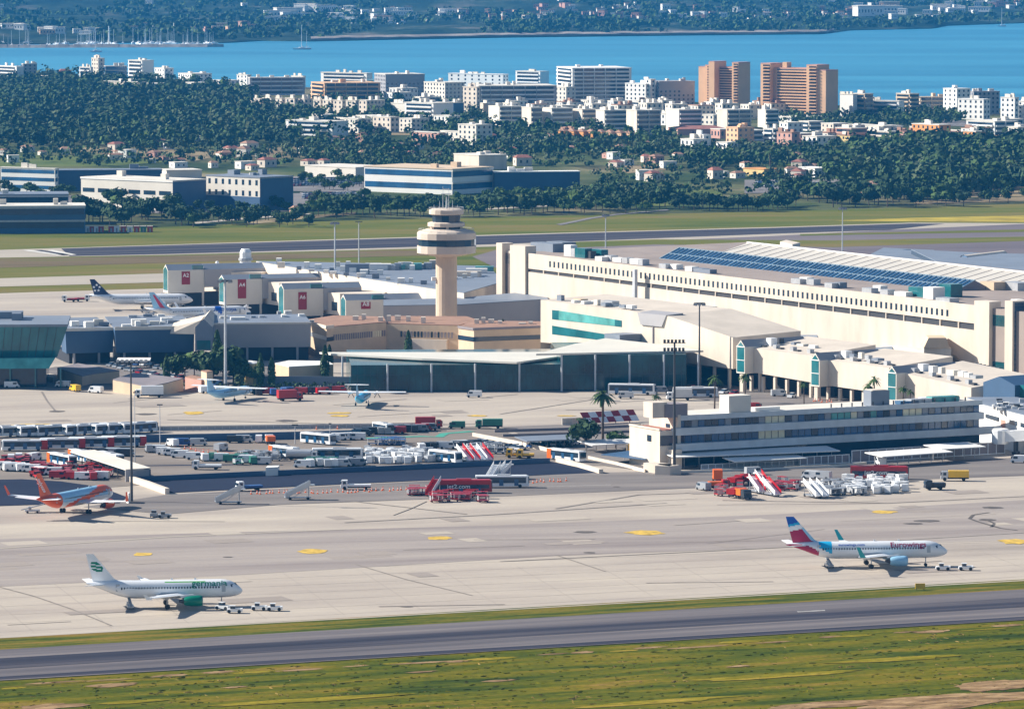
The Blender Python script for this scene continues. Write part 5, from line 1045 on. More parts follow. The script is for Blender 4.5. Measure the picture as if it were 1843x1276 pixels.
# jet with the blue and burgundy tail
def ew_fin(tx, tz):
    if tz > .72 - .10 * tx: return 'bl' if tz > .80 - .10 * tx else 'cy'
    if tz > .60 - .12 * tx: return 'w'
    if tx < .16: return 'pb'
    if tz < .56 - .10 * tx: return 'bg'
    return 'w'
def ew_fus(f, s):
    if f > .90: return 'bg' if s < .55 else 'w'
    if .80 < f <= .90 and s < .62 - (f - .80) * 3 and s > -1 + 0: return 'bg' if s < -.2 + (f - .80) * 7 else 'w'
    if .715 < f <= .80 and s > -.35 + (f - .715) * 6: return 'cy'
    return 'g' if s < -.88 else 'w'
t, fin_, X = airliner('parked_airliner', 'white jet with a blue and burgundy tail and teal winglets on the right apron', (1706, 1019), (1413, 1022), 37.57, ew_fus, ew_fin, eng='pb', tip='tl',
    text=[('Eurowings', 2.0, .25, 1.25, 'bg'), ('eurowings.com', 1.0, .60, 1.35, 'bl')])
# orange-tailed jet seen from behind
def ej_fus(f, s):
    if f > .74: return 'og'
    if f < .13 and s > -.1: return 'og' if s > .1 else 'w'
    c = .95 - (f - .10) * 3.1
    if f < .68 and abs(s - c) < .36: return 'og'
    return 'pb' if s > -.2 and f < .74 else 'w'
t, fin_, X = airliner('parked_airliner', 'jet with an orange tail seen from behind at the left edge', (205, 910), (62, 939), 37.57, ej_fus, lambda tx, tz: 'og', eng='og', tip='og', text=None)
v, f = text_pts('easyJet', 2.6)
for sd_ in (1, -1):
    q = MB()
    for (x, y, _) in v:
        tz = .50 + x * .082; z = ZC_ = 5.5 + (11.76 - 5.5) * tz; xx = X(.80) + (X(.952) - X(.80)) * tz - 2.6 + y * sd_ * .9 * -1
        q.v.append((xx, sd_ * .24, z))
    q.f = f; q.m = [0] * len(f); q.build('lettering', ac_w, t)
# navy-finned jet with a ring of stars at the far pier
def star_fin(tx, tz):
    return 'nv'
t, fin_, X = airliner('parked_airliner', 'white jet with a navy fin and star cluster parked at the leftmost far pier', (346, 556.5), (163, 558.5), 39.5, lambda f, s: 'nv' if f > .97 else 'w', star_fin, eng='w', tip='w', sharklet=False)
for k in range(5):
    a = math.pi / 2 + k * 2 * math.pi / 5; cx, cz = X(.925) - .3 + 1.15 * math.cos(a), 8.4 + 1.15 * math.sin(a)
    for sd_ in (1, -1):
        q = MB(); pts = []
        for j in range(10):
            rr_ = .62 if j % 2 == 0 else .26; b_ = a + math.pi * j / 5; pts.append((cx + rr_ * math.cos(b_), sd_ * .26, cz + rr_ * math.sin(b_)))
        q.poly(pts if sd_ < 0 else pts[::-1]); q.build('star_emblem', ac_w, t)
t, fin_, X = airliner('parked_airliner', 'white jet with a pink-striped fin and blue lettering at the second far pier', (447, 579), (273, 584), 39.5, lambda f, s: 'bl' if .30 < f < .36 and s > -.6 + (f - .3) * 16 else 'w',
    lambda tx, tz: 'pk' if abs(tx - .42) < .16 and tz < .85 else 'pb', eng='w', tip='w', text=[('AirEuropa', 2.1, .27, .9, 'bl')], sharklet=True)

def turboprop(label, px, ang, col=ac_pb):
    p = G(*px); t = empty('turboprop_plane', (p.x, p.y, .1), ang, label, 'aeroplane'); L = 27.0; Rf, ZC = 1.4, 2.6
    st = [(13.5, .05, -.3), (13.1, .35, -.25), (12.4, .6, -.15), (11.2, .88, -.04), (9.5, 1, 0), (-5.5, 1, 0), (-8, .85, .18), (-10.5, .55, .5), (-12.5, .3, .75), (-13.5, .1, .85)]; n = 24; b = MB()
    for (x, r_, z_) in st:
        for j in range(n): th = 2 * math.pi * j / n; b.v.append((x, Rf * r_ * math.cos(th), ZC + z_ * Rf + Rf * r_ * math.sin(th)))
    for i in range(len(st) - 1):
        for j in range(n): a0 = i * n + j; a1 = i * n + (j + 1) % n; b.f.append((a0, a1, a1 + n, a0 + n)); b.m.append(0)
    b.f.append(tuple(range(n))[::-1]); b.m.append(0); b.build('fuselage', col, t, smooth=True)
    for sd_ in (1, -1):
        MB().hexa([(2.2, 0, 4.0), (-.6, 0, 4.0), (-.9, 13.5 * sd_, 4.3), (.8, 13.5 * sd_, 4.3), (2.0, 0, 4.35), (-.6, 0, 4.1), (-.9, 13.5 * sd_, 4.36), (.7, 13.5 * sd_, 4.5)]).build('wing', ac_w, t)
        e = MB().tube((4.4, 4.05 * sd_, 3.75), (-1.6, 4.05 * sd_, 3.9), .55, .25, 12).build('engine', ac_w, t); MB().tube((4.4, 4.05 * sd_, 3.75), (4.9, 4.05 * sd_, 3.75), .25, .05, 8).build('spinner', ac_bl, e)
        for k in range(6): a = k * math.pi / 3; q = MB(); q.hexa([(4.5, 4.05 * sd_ + .2 * math.cos(a) + .1 * math.sin(a), 3.75 + .2 * math.sin(a) - .1 * math.cos(a)), (4.5, 4.05 * sd_ + .2 * math.cos(a) - .1 * math.sin(a), 3.75 + .2 * math.sin(a) + .1 * math.cos(a)), (4.6, 4.05 * sd_ + .2 * math.cos(a) - .1 * math.sin(a), 3.75 + .2 * math.sin(a) + .1 * math.cos(a)), (4.6, 4.05 * sd_ + .2 * math.cos(a) + .1 * math.sin(a), 3.75 + .2 * math.sin(a) - .1 * math.cos(a)),
            (4.5, 4.05 * sd_ + 1.9 * math.cos(a) + .1 * math.sin(a), 3.75 + 1.9 * math.sin(a) - .1 * math.cos(a)), (4.5, 4.05 * sd_ + 1.9 * math.cos(a) - .1 * math.sin(a), 3.75 + 1.9 * math.sin(a) + .1 * math.cos(a)), (4.56, 4.05 * sd_ + 1.9 * math.cos(a) - .1 * math.sin(a), 3.75 + 1.9 * math.sin(a) + .1 * math.cos(a)), (4.56, 4.05 * sd_ + 1.9 * math.cos(a) + .1 * math.sin(a), 3.75 + 1.9 * math.sin(a) - .1 * math.cos(a))]); q.build('propeller_blade', M['steel'], e)
        MB().hexa([(-11.4, .1 * sd_, 7.5), (-13.3, .1 * sd_, 7.5), (-13.2, 3.7 * sd_, 7.55), (-12.2, 3.7 * sd_, 7.55), (-11.4, .1 * sd_, 7.7), (-13.3, .1 * sd_, 7.6), (-13.2, 3.7 * sd_, 7.62), (-12.2, 3.7 * sd_, 7.66)]).build('tailplane', ac_w, t)
        g = MB().tube((-.3, 1.9 * sd_, 1.8), (-.3, 2.0 * sd_, .5), .12).build('main_gear', M['metal'], t); MB().tube((-.3, 1.8 * sd_, .45), (-.3, 2.2 * sd_, .45), .45, n=12).build('wheel', M['tyre'], g)
        for k in range(18): x = 8.6 - k * .8; ub('cabin_window', M['glass'], t, x - .16, x + .16, (Rf - .06) * sd_ - .03, (Rf - .06) * sd_ + .03, ZC + .3, ZC + .7)
    MB().hexa([(-8.6, -.15, 3.9), (-12.9, -.15, 3.9), (-12.9, .15, 3.9), (-8.6, .15, 3.9), (-11.2, -.08, 7.6), (-13.2, -.08, 7.6), (-13.2, .08, 7.6), (-11.2, .08, 7.6)]).build('fin', ac_pb, t)
    g = MB().tube((9.6, 0, 1.4), (9.6, 0, .3), .08).build('nose_gear', M['metal'], t); MB().tube((9.6, -.2, .3), (9.6, .2, .3), .3, n=10).build('wheel', M['tyre'], g)
    MB().hexa([(12.3, -.6, ZC + .25), (11.7, -1.1, ZC + .4), (11.7, 1.1, ZC + .4), (12.3, .6, ZC + .25), (11.7, -.5, ZC + .85), (11.3, -.85, ZC + .85), (11.3, .85, ZC + .85), (11.7, .5, ZC + .85)]).build('cockpit_window', M['glass'], t)
    return t
turboprop('pale blue propeller plane pointing away to the right below the tall pale mast', (413, 722), R(62))
turboprop('pale blue propeller plane seen end-on in front of the glass pavilion', (652, 731), R(84), ac_cy)
# ---------------- vehicles and apron equipment ----------------
def wheels(root, xs, w, r=.5, m='tyre'):
    for x in xs:
        for s in (-1, 1): MB().tube((x, s * w - .13, r), (x, s * w + .13, r), r, n=10).build('wheel', M[m], root)
def heading(px, px2): a, c = G(*px), G(*px2); return math.atan2(c.y - a.y, c.x - a.x)
def make_bus(body='vwhite', tail=None, L=12.0, H=3.1, stripe=None):
    t = empty('airport_bus', (0, 0, 0)); m = M[body]
    b = MB(); b.prism([(-L / 2, -1.25, .35), (L / 2 - .25, -1.25, .35), (L / 2, -.95, .35), (L / 2, .95, .35), (L / 2 - .25, 1.25, .35), (-L / 2, 1.25, .35)], [(-L / 2, -1.25, H - .15), (L / 2 - .45, -1.25, H - .15), (L / 2 - .2, -.95, H - .15), (L / 2 - .2, .95, H - .15), (L / 2 - .45, 1.25, H - .15), (-L / 2, 1.25, H - .15)])
    b.prism([(-L / 2, -1.25, H - .15), (L / 2 - .45, -1.25, H - .15), (L / 2 - .45, 1.25, H - .15), (-L / 2, 1.25, H - .15)], [(-L / 2 + .15, -1.1, H), (L / 2 - .6, -1.1, H), (L / 2 - .6, 1.1, H), (-L / 2 + .15, 1.1, H)])
    b.build('body', m, t)
    for s in (-1, 1): ub('side_window', M['glass'], t, -L / 2 + (1.6 if tail else .4), L / 2 - .8, s * 1.27 - .03, s * 1.27 + .03, 1.25, H - .45)
    for s in (-1, 1):
        for k in range(3): ub('door', M['blueglass'], t, -L / 2 + 2.2 + k * (L - 4.5) / 2.4, -L / 2 + 3.3 + k * (L - 4.5) / 2.4, s * 1.285 - .03, s * 1.285 + .03, .5, 2.2)
    ub('windscreen', M['glass'], t, L / 2 - .22, L / 2 + .02, -1.05, 1.05, 1.1, H - .35)
    ub('rear_window', M['glass'], t, -L / 2 - .03, -L / 2 + .05, -.9, .9, 1.7, H - .5)
    ub('roof_unit', M['metal'] if body == 'vwhite' else m, t, -L * .1, L * .15, -.8, .8, H, H + .22)
    if tail: MB().box(-L / 2 - .02, -L / 2 + 1.9, -1.28, 1.28, .36, H - .1).build('rear_panel', M[tail], t)
    wheels(t, (-L / 2 + 2.6, L / 2 - 2.4), 1.14, .48); return t
def make_car(col='vwhite', kind='car'):
    t = empty('parked_car', (0, 0, 0))
    if kind == 'car':
        MB().prism([(-2.1, -.85, .3), (2.1, -.85, .3), (2.1, .85, .3), (-2.1, .85, .3)], [(-2.05, -.84, .85), (2.0, -.84, .78), (2.0, .84, .78), (-2.05, .84, .85)]).build('body', M[col], t)
        MB().prism([(-1.8, -.8, .84), (1.1, -.8, .8), (1.1, .8, .8), (-1.8, .8, .84)], [(-1.3, -.62, 1.38), (.35, -.62, 1.38), (.35, .62, 1.38), (-1.3, .62, 1.38)]).build('cabin_glass', M['glass'], t)
        ub('roof', M[col], t, -1.3, .35, -.62, .62, 1.385, 1.44); wheels(t, (-1.3, 1.35), .8, .32)
    else:
        MB().prism([(-2.5, -.95, .35), (2.5, -.95, .35), (2.5, .95, .35), (-2.5, .95, .35)], [(-2.45, -.9, 2.1), (1.4, -.9, 2.1), (1.4, .9, 2.1), (-2.45, .9, 2.1)]).build('body', M[col], t)
        ub('windscreen', M['glass'], t, 1.3, 2.15, -.86, .86, 1.2, 1.75)
        for s in (-1, 1): ub('side_window', M['glass'], t, .3, 1.5, s * .93 - .03, s * .93 + .03, 1.2, 1.8)
        wheels(t, (-1.6, 1.6), .88, .36)
    return t
def make_stairs(col='vwhite', rail='vred'):
    t = empty('boarding_stairs', (0, 0, 0)); b = MB()
    b.hexa([(-3.4, -.9, .5), (3.0, -.9, 3.5), (3.0, .9, 3.5), (-3.4, .9, .5), (-3.6, -.9, .7), (3.0, -.9, 3.8), (3.0, .9, 3.8), (-3.6, .9, .7)]); b.box(2.9, 4.2, -.95, .95, 3.6, 3.85); b.build('flight', M[col], t)
    for s in (-1, 1):
        MB().hexa([(-3.5, s * .95 - .03, .6), (3.0, s * .95 - .03, 3.7), (3.0, s * .95 + .03, 3.7), (-3.5, s * .95 + .03, .6), (-3.5, s * .95 - .03, 1.7), (3.0, s * .95 - .03, 4.9), (3.0, s * .95 + .03, 4.9), (-3.5, s * .95 + .03, 1.7)]).build('side_panel', M[rail if s < 0 else col], t)
        MB().tube((2.6, s * .8, .5), (2.6, s * .8, 3.5), .09, n=6).build('support', M['metal'], t); MB().tube((-1.5, s * .8, .5), (2.6, s * .8, 3.3), .06, n=6).build('brace', M['metal'], t)
    MB().box(-3.2, 3.2, -.9, .9, .4, .62).build('chassis', M['vgrey'], t); wheels(t, (-2.2, 2.4), .85, .35); return t
def make_truck(box='vwhite', cab='vwhite', L=8.0, bh=3.2, tank=False, open_=False):
    t = empty('service_truck', (0, 0, 0))
    MB().prism([(L / 2 - 1.9, -1.15, .5), (L / 2, -1.15, .5), (L / 2, 1.15, .5), (L / 2 - 1.9, 1.15, .5)], [(L / 2 - 1.9, -1.1, 2.5), (L / 2 - .4, -1.1, 2.5), (L / 2 - .4, 1.1, 2.5), (L / 2 - 1.9, 1.1, 2.5)]).build('cab', M[cab], t)
    ub('windscreen', M['glass'], t, L / 2 - .32, L / 2 - .02, -1.0, 1.0, 1.5, 2.2)
    for s in (-1, 1): ub('side_window', M['glass'], t, L / 2 - 1.5, L / 2 - .7, s * 1.13 - .03, s * 1.13 + .03, 1.5, 2.2)
    if tank: MB().tube((-L / 2, 0, 1.9), (L / 2 - 2.1, 0, 1.9), 1.15, n=14).build('tank', M[box], t, smooth=False)
    elif open_: MB().box(-L / 2, L / 2 - 2.1, -1.2, 1.2, .9, 1.4).build('flatbed', M[box], t)
    else: MB().box(-L / 2, L / 2 - 2.1, -1.2, 1.2, .95, bh).build('cargo_box', M[box], t)
    MB().box(-L / 2, L / 2 - .3, -.6, .6, .5, .9).build('chassis', M['steel'], t); wheels(t, (-L / 2 + 1.4, L / 2 - 1.1), 1.05, .48); return t
def make_tug(col='vwhite'):
    t = empty('aircraft_tug', (0, 0, 0)); MB().prism([(-2.2, -1.1, .35), (2.2, -1.1, .35), (2.2, 1.1, .35), (-2.2, 1.1, .35)], [(-2.2, -1.1, 1.25), (2.0, -1.1, 1.1), (2.0, 1.1, 1.1), (-2.2, 1.1, 1.25)]).build('body', M[col], t)
    MB().box(-.2, 1.1, -.8, .8, 1.2, 1.95).build('cab', M['glass'], t); ub('cab_roof', M[col], t, -.3, 1.2, -.85, .85, 1.95, 2.05); wheels(t, (-1.4, 1.4), 1.0, .5); return t
def make_dolly(col='vgrey'):
    t = empty('baggage_trolley', (0, 0, 0)); MB().box(-1.4, 1.4, -.75, .75, .4, .55).build('deck', M[col], t); ub('end_rack', M['metal'], t, -1.4, -1.3, -.75, .75, .55, 1.7); ub('end_rack', M['metal'], t, 1.3, 1.4, -.75, .75, .55, 1.7)
    ub('canopy', M[col], t, -1.42, 1.42, -.78, .78, 1.7, 1.78); wheels(t, (-1, 1), .6, .22); return t
def make_container(col='vwhite'):
    t = empty('cargo_container', (0, 0, 0)); MB().prism([(-.75, -.8, .25), (.75, -.8, .25), (.75, .8, .25), (-.75, .8, .25)], [(-.75, -.8, 1.3), (1.15, -.8, 1.3), (1.15, .8, 1.3), (-.75, .8, 1.3)]).prism([(-.75, -.8, 1.3), (1.15, -.8, 1.3), (1.15, .8, 1.3), (-.75, .8, 1.3)], [(-.75, -.8, 1.85), (1.15, -.8, 1.85), (1.15, .8, 1.85), (-.75, .8, 1.85)]).build('shell', M[col], t)
    MB().box(-.8, 1.0, -.85, .85, .1, .25).build('base', M['metal'], t); ub('door', M['vsilver'], t, -.78, -.74, -.7, .7, .35, 1.75); return t
def make_belt(col='vwhite'):
    t = empty('belt_loader', (0, 0, 0)); MB().box(-2.4, 2.4, -.9, .9, .4, 1.0).build('chassis', M[col], t); MB().hexa([(-3.6, -.4, .9), (3.8, -.4, 2.6), (3.8, .4, 2.6), (-3.6, .4, .9), (-3.6, -.4, 1.15), (3.8, -.4, 2.9), (3.8, .4, 2.9), (-3.6, .4, 1.15)]).build('belt', M['vgrey'], t)
    MB().box(-1.2, -.2, .45, 1.0, 1.0, 2.0).build('cab', M[col], t); wheels(t, (-1.6, 1.6), .85, .35); return t
def make_barrier():
    t = empty('barrier_cone', (0, 0, 0)); MB().lathe([(.34, 0), (.34, .06), (.2, .08), (.08, .95)], 8).build('cone', M['vorange'], t); MB().lathe([(.16, .4), (.13, .62)], 8).build('white_band', M['vwhite'], t); return t
PROTO = {}
def place(key, fn, px, ang, label, cat, group=None, name=None, z=0.18):
    if key not in PROTO:
        PROTO[key] = fn(); o = PROTO[key]
    else: o = copy_tree(PROTO[key])
    p = G(px[0], px[1]); o.location = (p.x, p.y, z); o.rotation_euler = (0, 0, ang)
    for k_ in ('label', 'category', 'group'):
        if k_ in o: del o[k_]
    if name: o.name = name
    return tag(o, label, cat, group)
bus = lambda *a, **k: (lambda: make_bus(*a, **k))
# row of dark-sided white buses along the apron edge, angled
for i, (u, v) in enumerate([(8, 787), (35, 786), (68, 786), (99, 785), (147, 783.5), (166, 782.5), (200, 782), (222, 781), (250, 780)]):
    lab = ['partly hidden white coach roof at the very left of the far coach row', 'second coach from the left in the far coach row', 'third coach from the left in the far coach row', 'coach just left of the gap in the far coach row', 'first coach right of the gap in the far coach row', 'second coach right of the gap in the far row', 'coach left of the tall dark mast in the far row', 'coach touching the tall dark mast in the far row', 'rightmost coach of the far row beside the tall dark mast'][i]
    place('busA', bus(), (u, v), R(38) if i > 3 else R(30), lab, 'bus', 'angled coaches along the apron edge', 'airport_bus')
for i, (u, v, lab) in enumerate([(44, 812, 'long white bus with a red rear corner in the left middle row'), (112, 809, 'white bus with a red rear between two others in the middle row'), (164, 807, 'white bus with red doors left of the tall dark mast'), (222, 805, 'white bus with a red rear directly behind the tall dark mast')]):
    place('busB', bus(tail='vred', L=13), (u, v), R(184), lab, 'bus', 'buses with red rears in the middle row', 'airport_bus')
for i, (u, v, lab, a) in enumerate([(112, 838, 'white bus with orange corners nearest the red service trucks', -58), (150, 832, 'white-roofed bus in the middle of three slanted buses', -58), (198, 836, 'white bus with an orange rear just left of the tall dark mast foot', -60)]):
    place('busC', bus(tail='vorange', L=13.5), (u, v), R(a), lab, 'bus', 'slanted buses with orange rears', 'airport_bus')
def one(name, key, fn, px, ang, label, cat, group=None): return place(key, fn, px, R(ang), label, cat, group, name)
one('airport_bus', 'busA', bus(), (573, 800), -42, 'white bus parked against the dark wall in the vehicle park', 'bus'); one('airport_bus', 'busD', bus(tail='vorange', L=11), (512, 824), -48, 'white bus with an orange rear left of the long dark bus', 'bus')
one('airport_bus', 'busE', bus(L=14, H=3.2), (608, 828), 4, 'long dark-sided bus in the centre of the vehicle park', 'bus'); one('airport_bus', 'busA', bus(), (802, 832), -50, 'white bus left of the row of white boarding stairs', 'bus')
one('airport_bus', 'busC', bus(), (1020, 830), -48, 'white bus with a red rear above the cream sloping wall', 'bus'); one('airport_bus', 'busE', bus(), (904, 878), 2, 'dark-sided white bus parked behind the red bus near the cones', 'bus')
one('airport_bus', 'busF', bus(L=15, H=3.4), (1138, 711), -12, 'long white coach with a swept window line in front of the glass pavilion', 'bus'); one('airport_bus', 'busE', bus(), (1252, 716), 4, 'dark-sided coach right of the tall floodlight mast', 'bus')
one('airport_bus', 'busG', bus(L=9), (690, 781), -60, 'small white bus at the left end of the dark vans near the red box truck', 'bus')
# red buses with lettering
def red_bus(px, ang, label, text):
    t = make_bus('vred', L=15.5, H=3.5); p = G(*px); t.location = (p.x, p.y, .18); t.rotation_euler = (0, 0, ang); tag(t, label, 'bus'); t.name = 'red_bus'
    v, f = text_pts(text, 1.5)
    for s in (-1, 1):
        q = MB(); q.v = [(-s * x * 1.15 - 1.0 * 1, s * 1.36, 1.75 + y) for (x, y, _) in v]; q.f = f; q.m = [0] * len(f); q.build('lettering', M['vwhite'], t)
    for c in list(t.children):
        if c.name.startswith('side_window') or c.name.startswith('door'): c.scale.z *= .55
    return t
red_bus((1583, 863), R(-4), 'red articulated bus with white lettering behind the pile of white containers', 'jet2.com'); red_bus((832, 888), R(3), 'red bus with white lettering parked among red trolleys by the cones', 'jet2.com')
# trucks
one('service_truck', 'tkW', lambda: make_truck('vwhite', 'vwhite', 9, 3.6), (268, 716), 186, 'white box truck beside the cream ramp deck', 'truck'); one('service_truck', 'tkR', lambda: make_truck('vred', 'vred', 8, 3.4), (772, 772), 3, 'red box truck on the green painted walkway', 'truck')
one('service_truck', 'tkG', lambda: make_truck('vgreen', 'vgreen', 8, 2.8), (880, 772), 182, 'dark green truck at the back edge of the vehicle park', 'truck'); one('service_truck', 'tkY', lambda: make_truck('vyellow', 'vsilver', 7.5, 2.7), (1718, 866), 178, 'yellow box truck with a grey cab on the right apron', 'truck')
one('service_truck', 'tkW2', lambda: make_truck('vsilver', 'vwhite', 8, 3.4), (1222, 721), 184, 'grey box truck in front of the dark coach by the floodlight mast', 'truck'); one('service_truck', 'tkF', lambda: make_truck('vwhite', 'vwhite', 8, 2.6, open_=True), (372, 846), 176, 'white flatbed truck alone in the grey lane above the dark asphalt', 'truck')
one('service_truck', 'tkT', lambda: make_truck('vsilver', 'vwhite', 9, tank=True), (545, 829), -8, 'grey tanker between the orange-backed bus and the long dark bus', 'tanker'); one('service_truck', 'tkB', lambda: make_truck('vorange', 'vwhite', 6, 2.4), (486, 800), 100, 'white truck with an orange load beside the blue carts', 'truck')
one('service_truck', 'tkF', None, (640, 882), 182, 'white flatbed truck with yellow gear among the cones', 'truck'); one('service_truck', 'tkW3', lambda: make_truck('vblue', 'vwhite', 7, 2.2, open_=True), (448, 884), 200, 'blue and white stair truck on the dark sunken lane', 'truck')
one('service_truck', 'tkN', lambda: make_truck('vdark', 'vdark', 5.5, 1.8), (1682, 882), 190, 'low dark blue truck on the right apron below the yellow one', 'truck'); one('service_truck', 'tkR', None, (522, 722), 20, 'red truck behind the centre propeller plane', 'truck'); one('service_truck', 'tkR2', lambda: make_truck('vred', 'vwhite', 6, 2.2, open_=True), (148, 543), 4, 'red flatbed vehicle beside the navy-finned jet', 'truck')
one('service_truck', 'tkR2', None, (125, 544), 184, 'leftmost red flatbed vehicle on the far apron', 'truck'); one('service_truck', 'tkP', lambda: make_truck('vred', 'vred', 6, 2.2), (1325, 874), 60, 'red truck between the orange loaders and the boarding stairs', 'truck'); one('service_truck', 'tkP', None, (1348, 872), 120, 'second red truck just left of the striped boarding stairs', 'truck')
one('service_truck', 'tkO', lambda: make_truck('vorange', 'vorange', 6, 3.4), (1291, 868), 92, 'tall orange loader at the left end of the red equipment', 'truck'); one('service_truck', 'tkO2', lambda: make_truck('vorange', 'vred', 5.5, 2.0), (1294, 881), 10, 'low orange loader in front of the tall orange one', 'truck')
one('service_truck', 'tkO3', lambda: make_truck('vorange', 'vdark', 5.2, 2.6), (1338, 899), -65, 'bright orange box truck nearest the camera by the red equipment', 'truck'); one('service_truck', 'tkP2', lambda: make_truck('vred', 'vred', 4.6, 2.4), (1322, 896), 60, 'dark red cart truck touching the bright orange box truck', 'truck')
one('service_truck', 'tkY2', lambda: make_truck('vyellow', 'vyellow', 5, 1.8, open_=True), (926, 825), 176, 'yellow flatbed vehicle behind the sunken lane left of the red-backed bus', 'truck'); one('service_truck', 'tkY2', None, (945, 826), 174, 'second smaller yellow flatbed vehicle near the red-backed bus', 'truck')
for (u, v, c, a, lab) in [(72, 854, 'vwhite', 140, 'white van overlapping the top of the orange fin'), (95, 856, 'vwhite', 175, 'white van right of the orange fin top'), (16, 848, 'vsilver', 160, 'small white van at the left edge below the red trucks'), (20, 832, 'vwhite', 95, 'white van leftmost among the red tractors'), (34, 830, 'vwhite', 95, 'second white van among the red tractors'), (62, 829, 'vwhite', 60, 'white van left of the slanted orange buses'),
      (310, 804, 'vwhite', 120, 'white van at the left end of the dark wall'), (330, 803, 'vblue', 0, 'blue van at the dark wall beside the white van'), (358, 803, 'vsilver', 5, 'grey van at the dark wall right of the blue van'), (398, 812, 'vsilver', 60, 'small grey van standing alone below the dark wall'), (424, 798, 'vdark', 0, 'dark van left of the pale vans at the dark wall'), (440, 797, 'vsilver', 0, 'pale van in the middle of the dark wall'), (466, 797, 'vwhite', 90, 'white van at the right of the wall group'),
      (22, 699, 'vwhite', 0, 'white van at the foot of the teal pavilion'), (113, 698, 'vsilver', 170, 'grey van right of the teal pavilion'), (135, 705, 'vyellow', 120, 'small yellow vehicle right of the teal pavilion'), (172, 708, 'vwhite', 150, 'white van in front of the first ramp deck'), (232, 708, 'vwhite', 170, 'white van left of the white box truck'), (372, 708, 'vwhite', 30, 'white van left of the light blue propeller plane'),
      (853, 716, 'vwhite', 175, 'white pickup van alone in front of the glass pavilion'), (1082, 722, 'vsilver', 180, 'silver van beside the tall palm tree'), (1126, 718, 'vsilver', 178, 'silver van in front of the long white coach'), (1402, 714, 'vsilver', 10, 'silver car below the second glass prow'), (1585, 838, 'vwhite', 100, 'white van at the left end of the white canopy'), (1357, 855, 'vsilver', 20, 'blue-grey van under the short canopy behind the stairs'),
      (1459, 862, 'vwhite', 160, 'left white van of two beside the flat trolleys'), (1480, 863, 'vsilver', 150, 'grey van of two beside the flat trolleys'), (1834, 834, 'vwhite', 170, 'white van at the right edge of the apron'), (1266, 883, 'vgrey', 120, 'small grey tug left of the orange loaders'), (822, 772, 'vgreen', 178, 'green van right of the red box truck'), (1358, 738, 'vred', 3, 'red van behind the office roof block')]:
    one('service_van', 'van' + c, lambda c=c: make_car(c, 'van'), (u, v), a, lab, 'van')
# parked cars near the terminal forecourt
rk = random.Random(3)
cl = ['vwhite', 'vwhite', 'vsilver', 'vgrey', 'vdark', 'vblue', 'vred', 'vsilver']
for (u0, v0, u1, v1, n_, lab, grp) in [(195, 660, 330, 690, 13, 'car parked on the forecourt before the dark wing wall', 'cars on the terminal forecourt'), (215, 652, 330, 672, 9, 'car in the back row of the forecourt by the dark wing wall', 'back row forecourt cars'), (300, 680, 400, 696, 10, 'car parked between the ramp deck and the farmhouse', 'cars by the farmhouse'),
     (955, 806, 1040, 802, 9, 'dark car under the pale car shelter behind the red-backed bus', 'cars under the car shelter'), (860, 798, 940, 812, 8, 'car parked along the pale wall behind the stairs', 'cars along the pale wall'), (1240, 700, 1330, 712, 5, 'car on the road beneath the pier columns', 'cars under the pier'), (1090, 800, 1150, 798, 5, 'car parked left of the office behind the round tree', 'cars left of the office')]:
    for k in range(n_):
        f = (k + .5) / n_; c = rk.choice(cl); one('parked_car', 'car' + c, lambda c=c: make_car(c), (u0 + (u1 - u0) * f + rk.uniform(-2, 2), v0 + (v1 - v0) * f + rk.uniform(-1.2, 1.2)), rk.choice([60, 65, 240]), lab, 'car', grp)
for (u0, v0, u1, v1, n_, ks_, lab, grp) in [(560, 797, 650, 792, 6, ('vwhite', 'vsilver'), 'van parked tight against the dark wall in the middle of the vehicle park', 'vans along the dark wall'), (640, 786, 780, 776, 14, ('vdark', 'vred', 'vblue', 'vgrey'), 'van in the row along the back edge of the vehicle park', 'vans along the back edge'), (262, 812, 330, 826, 5, ('vwhite', 'vgrey'), 'van in the open bay right of the tall dark mast', 'vans right of the mast'),
     (340, 828, 480, 836, 8, ('vwhite', 'vsilver', 'vgreen'), 'van in the lane above the dark sunken road', 'vans above the sunken road'), (0, 846, 60, 850, 7, ('vwhite', 'vred', 'vwhite'), 'van in the crowded left corner beside the red tractors', 'vans beside the red tractors'), (750, 812, 860, 806, 9, ('vdark', 'vgrey', 'vwhite'), 'van behind the white boarding stairs row', 'vans behind the stairs row'),
     (100, 866 - 4, 190, 868 - 4, 6, ('vwhite', 'vred'), 'van in front of the red tractors by the curved lane', 'vans by the curved lane'), (540, 842, 650, 838, 8, ('vsilver', 'vwhite', 'vgrey'), 'van in front of the long dark bus', 'vans before the long dark bus'), (170, 820, 235, 822, 6, ('vdark', 'vsilver'), 'van parked behind the slanted buses', 'vans behind the slanted buses'), (1100, 706, 1240, 709, 7, ('vdark', 'vgrey', 'vsilver'), 'van in the shade of the glass pavilion', 'vans in the pavilion shade'), (440, 712, 620, 708, 12, ('vred', 'vdark', 'vsilver', 'vblue'), 'service vehicle between the two propeller planes', 'vehicles between the propeller planes')]:
    for k in range(n_):
        f = (k + .5) / n_; c = rk.choice(ks_); one('service_van', 'van' + c, lambda c=c: make_car(c, 'van'), (u0 + (u1 - u0) * f + rk.uniform(-3, 3), v0 + (v1 - v0) * f + rk.uniform(-1.5, 1.5)), rk.choice([0, 20, 100, 170]), {'vwhite': 'white', 'vsilver': 'silver', 'vdark': 'dark', 'vred': 'red', 'vblue': 'blue', 'vgrey': 'grey', 'vgreen': 'green'}[c] + ' ' + lab, 'van', c[1:] + ' ' + grp)
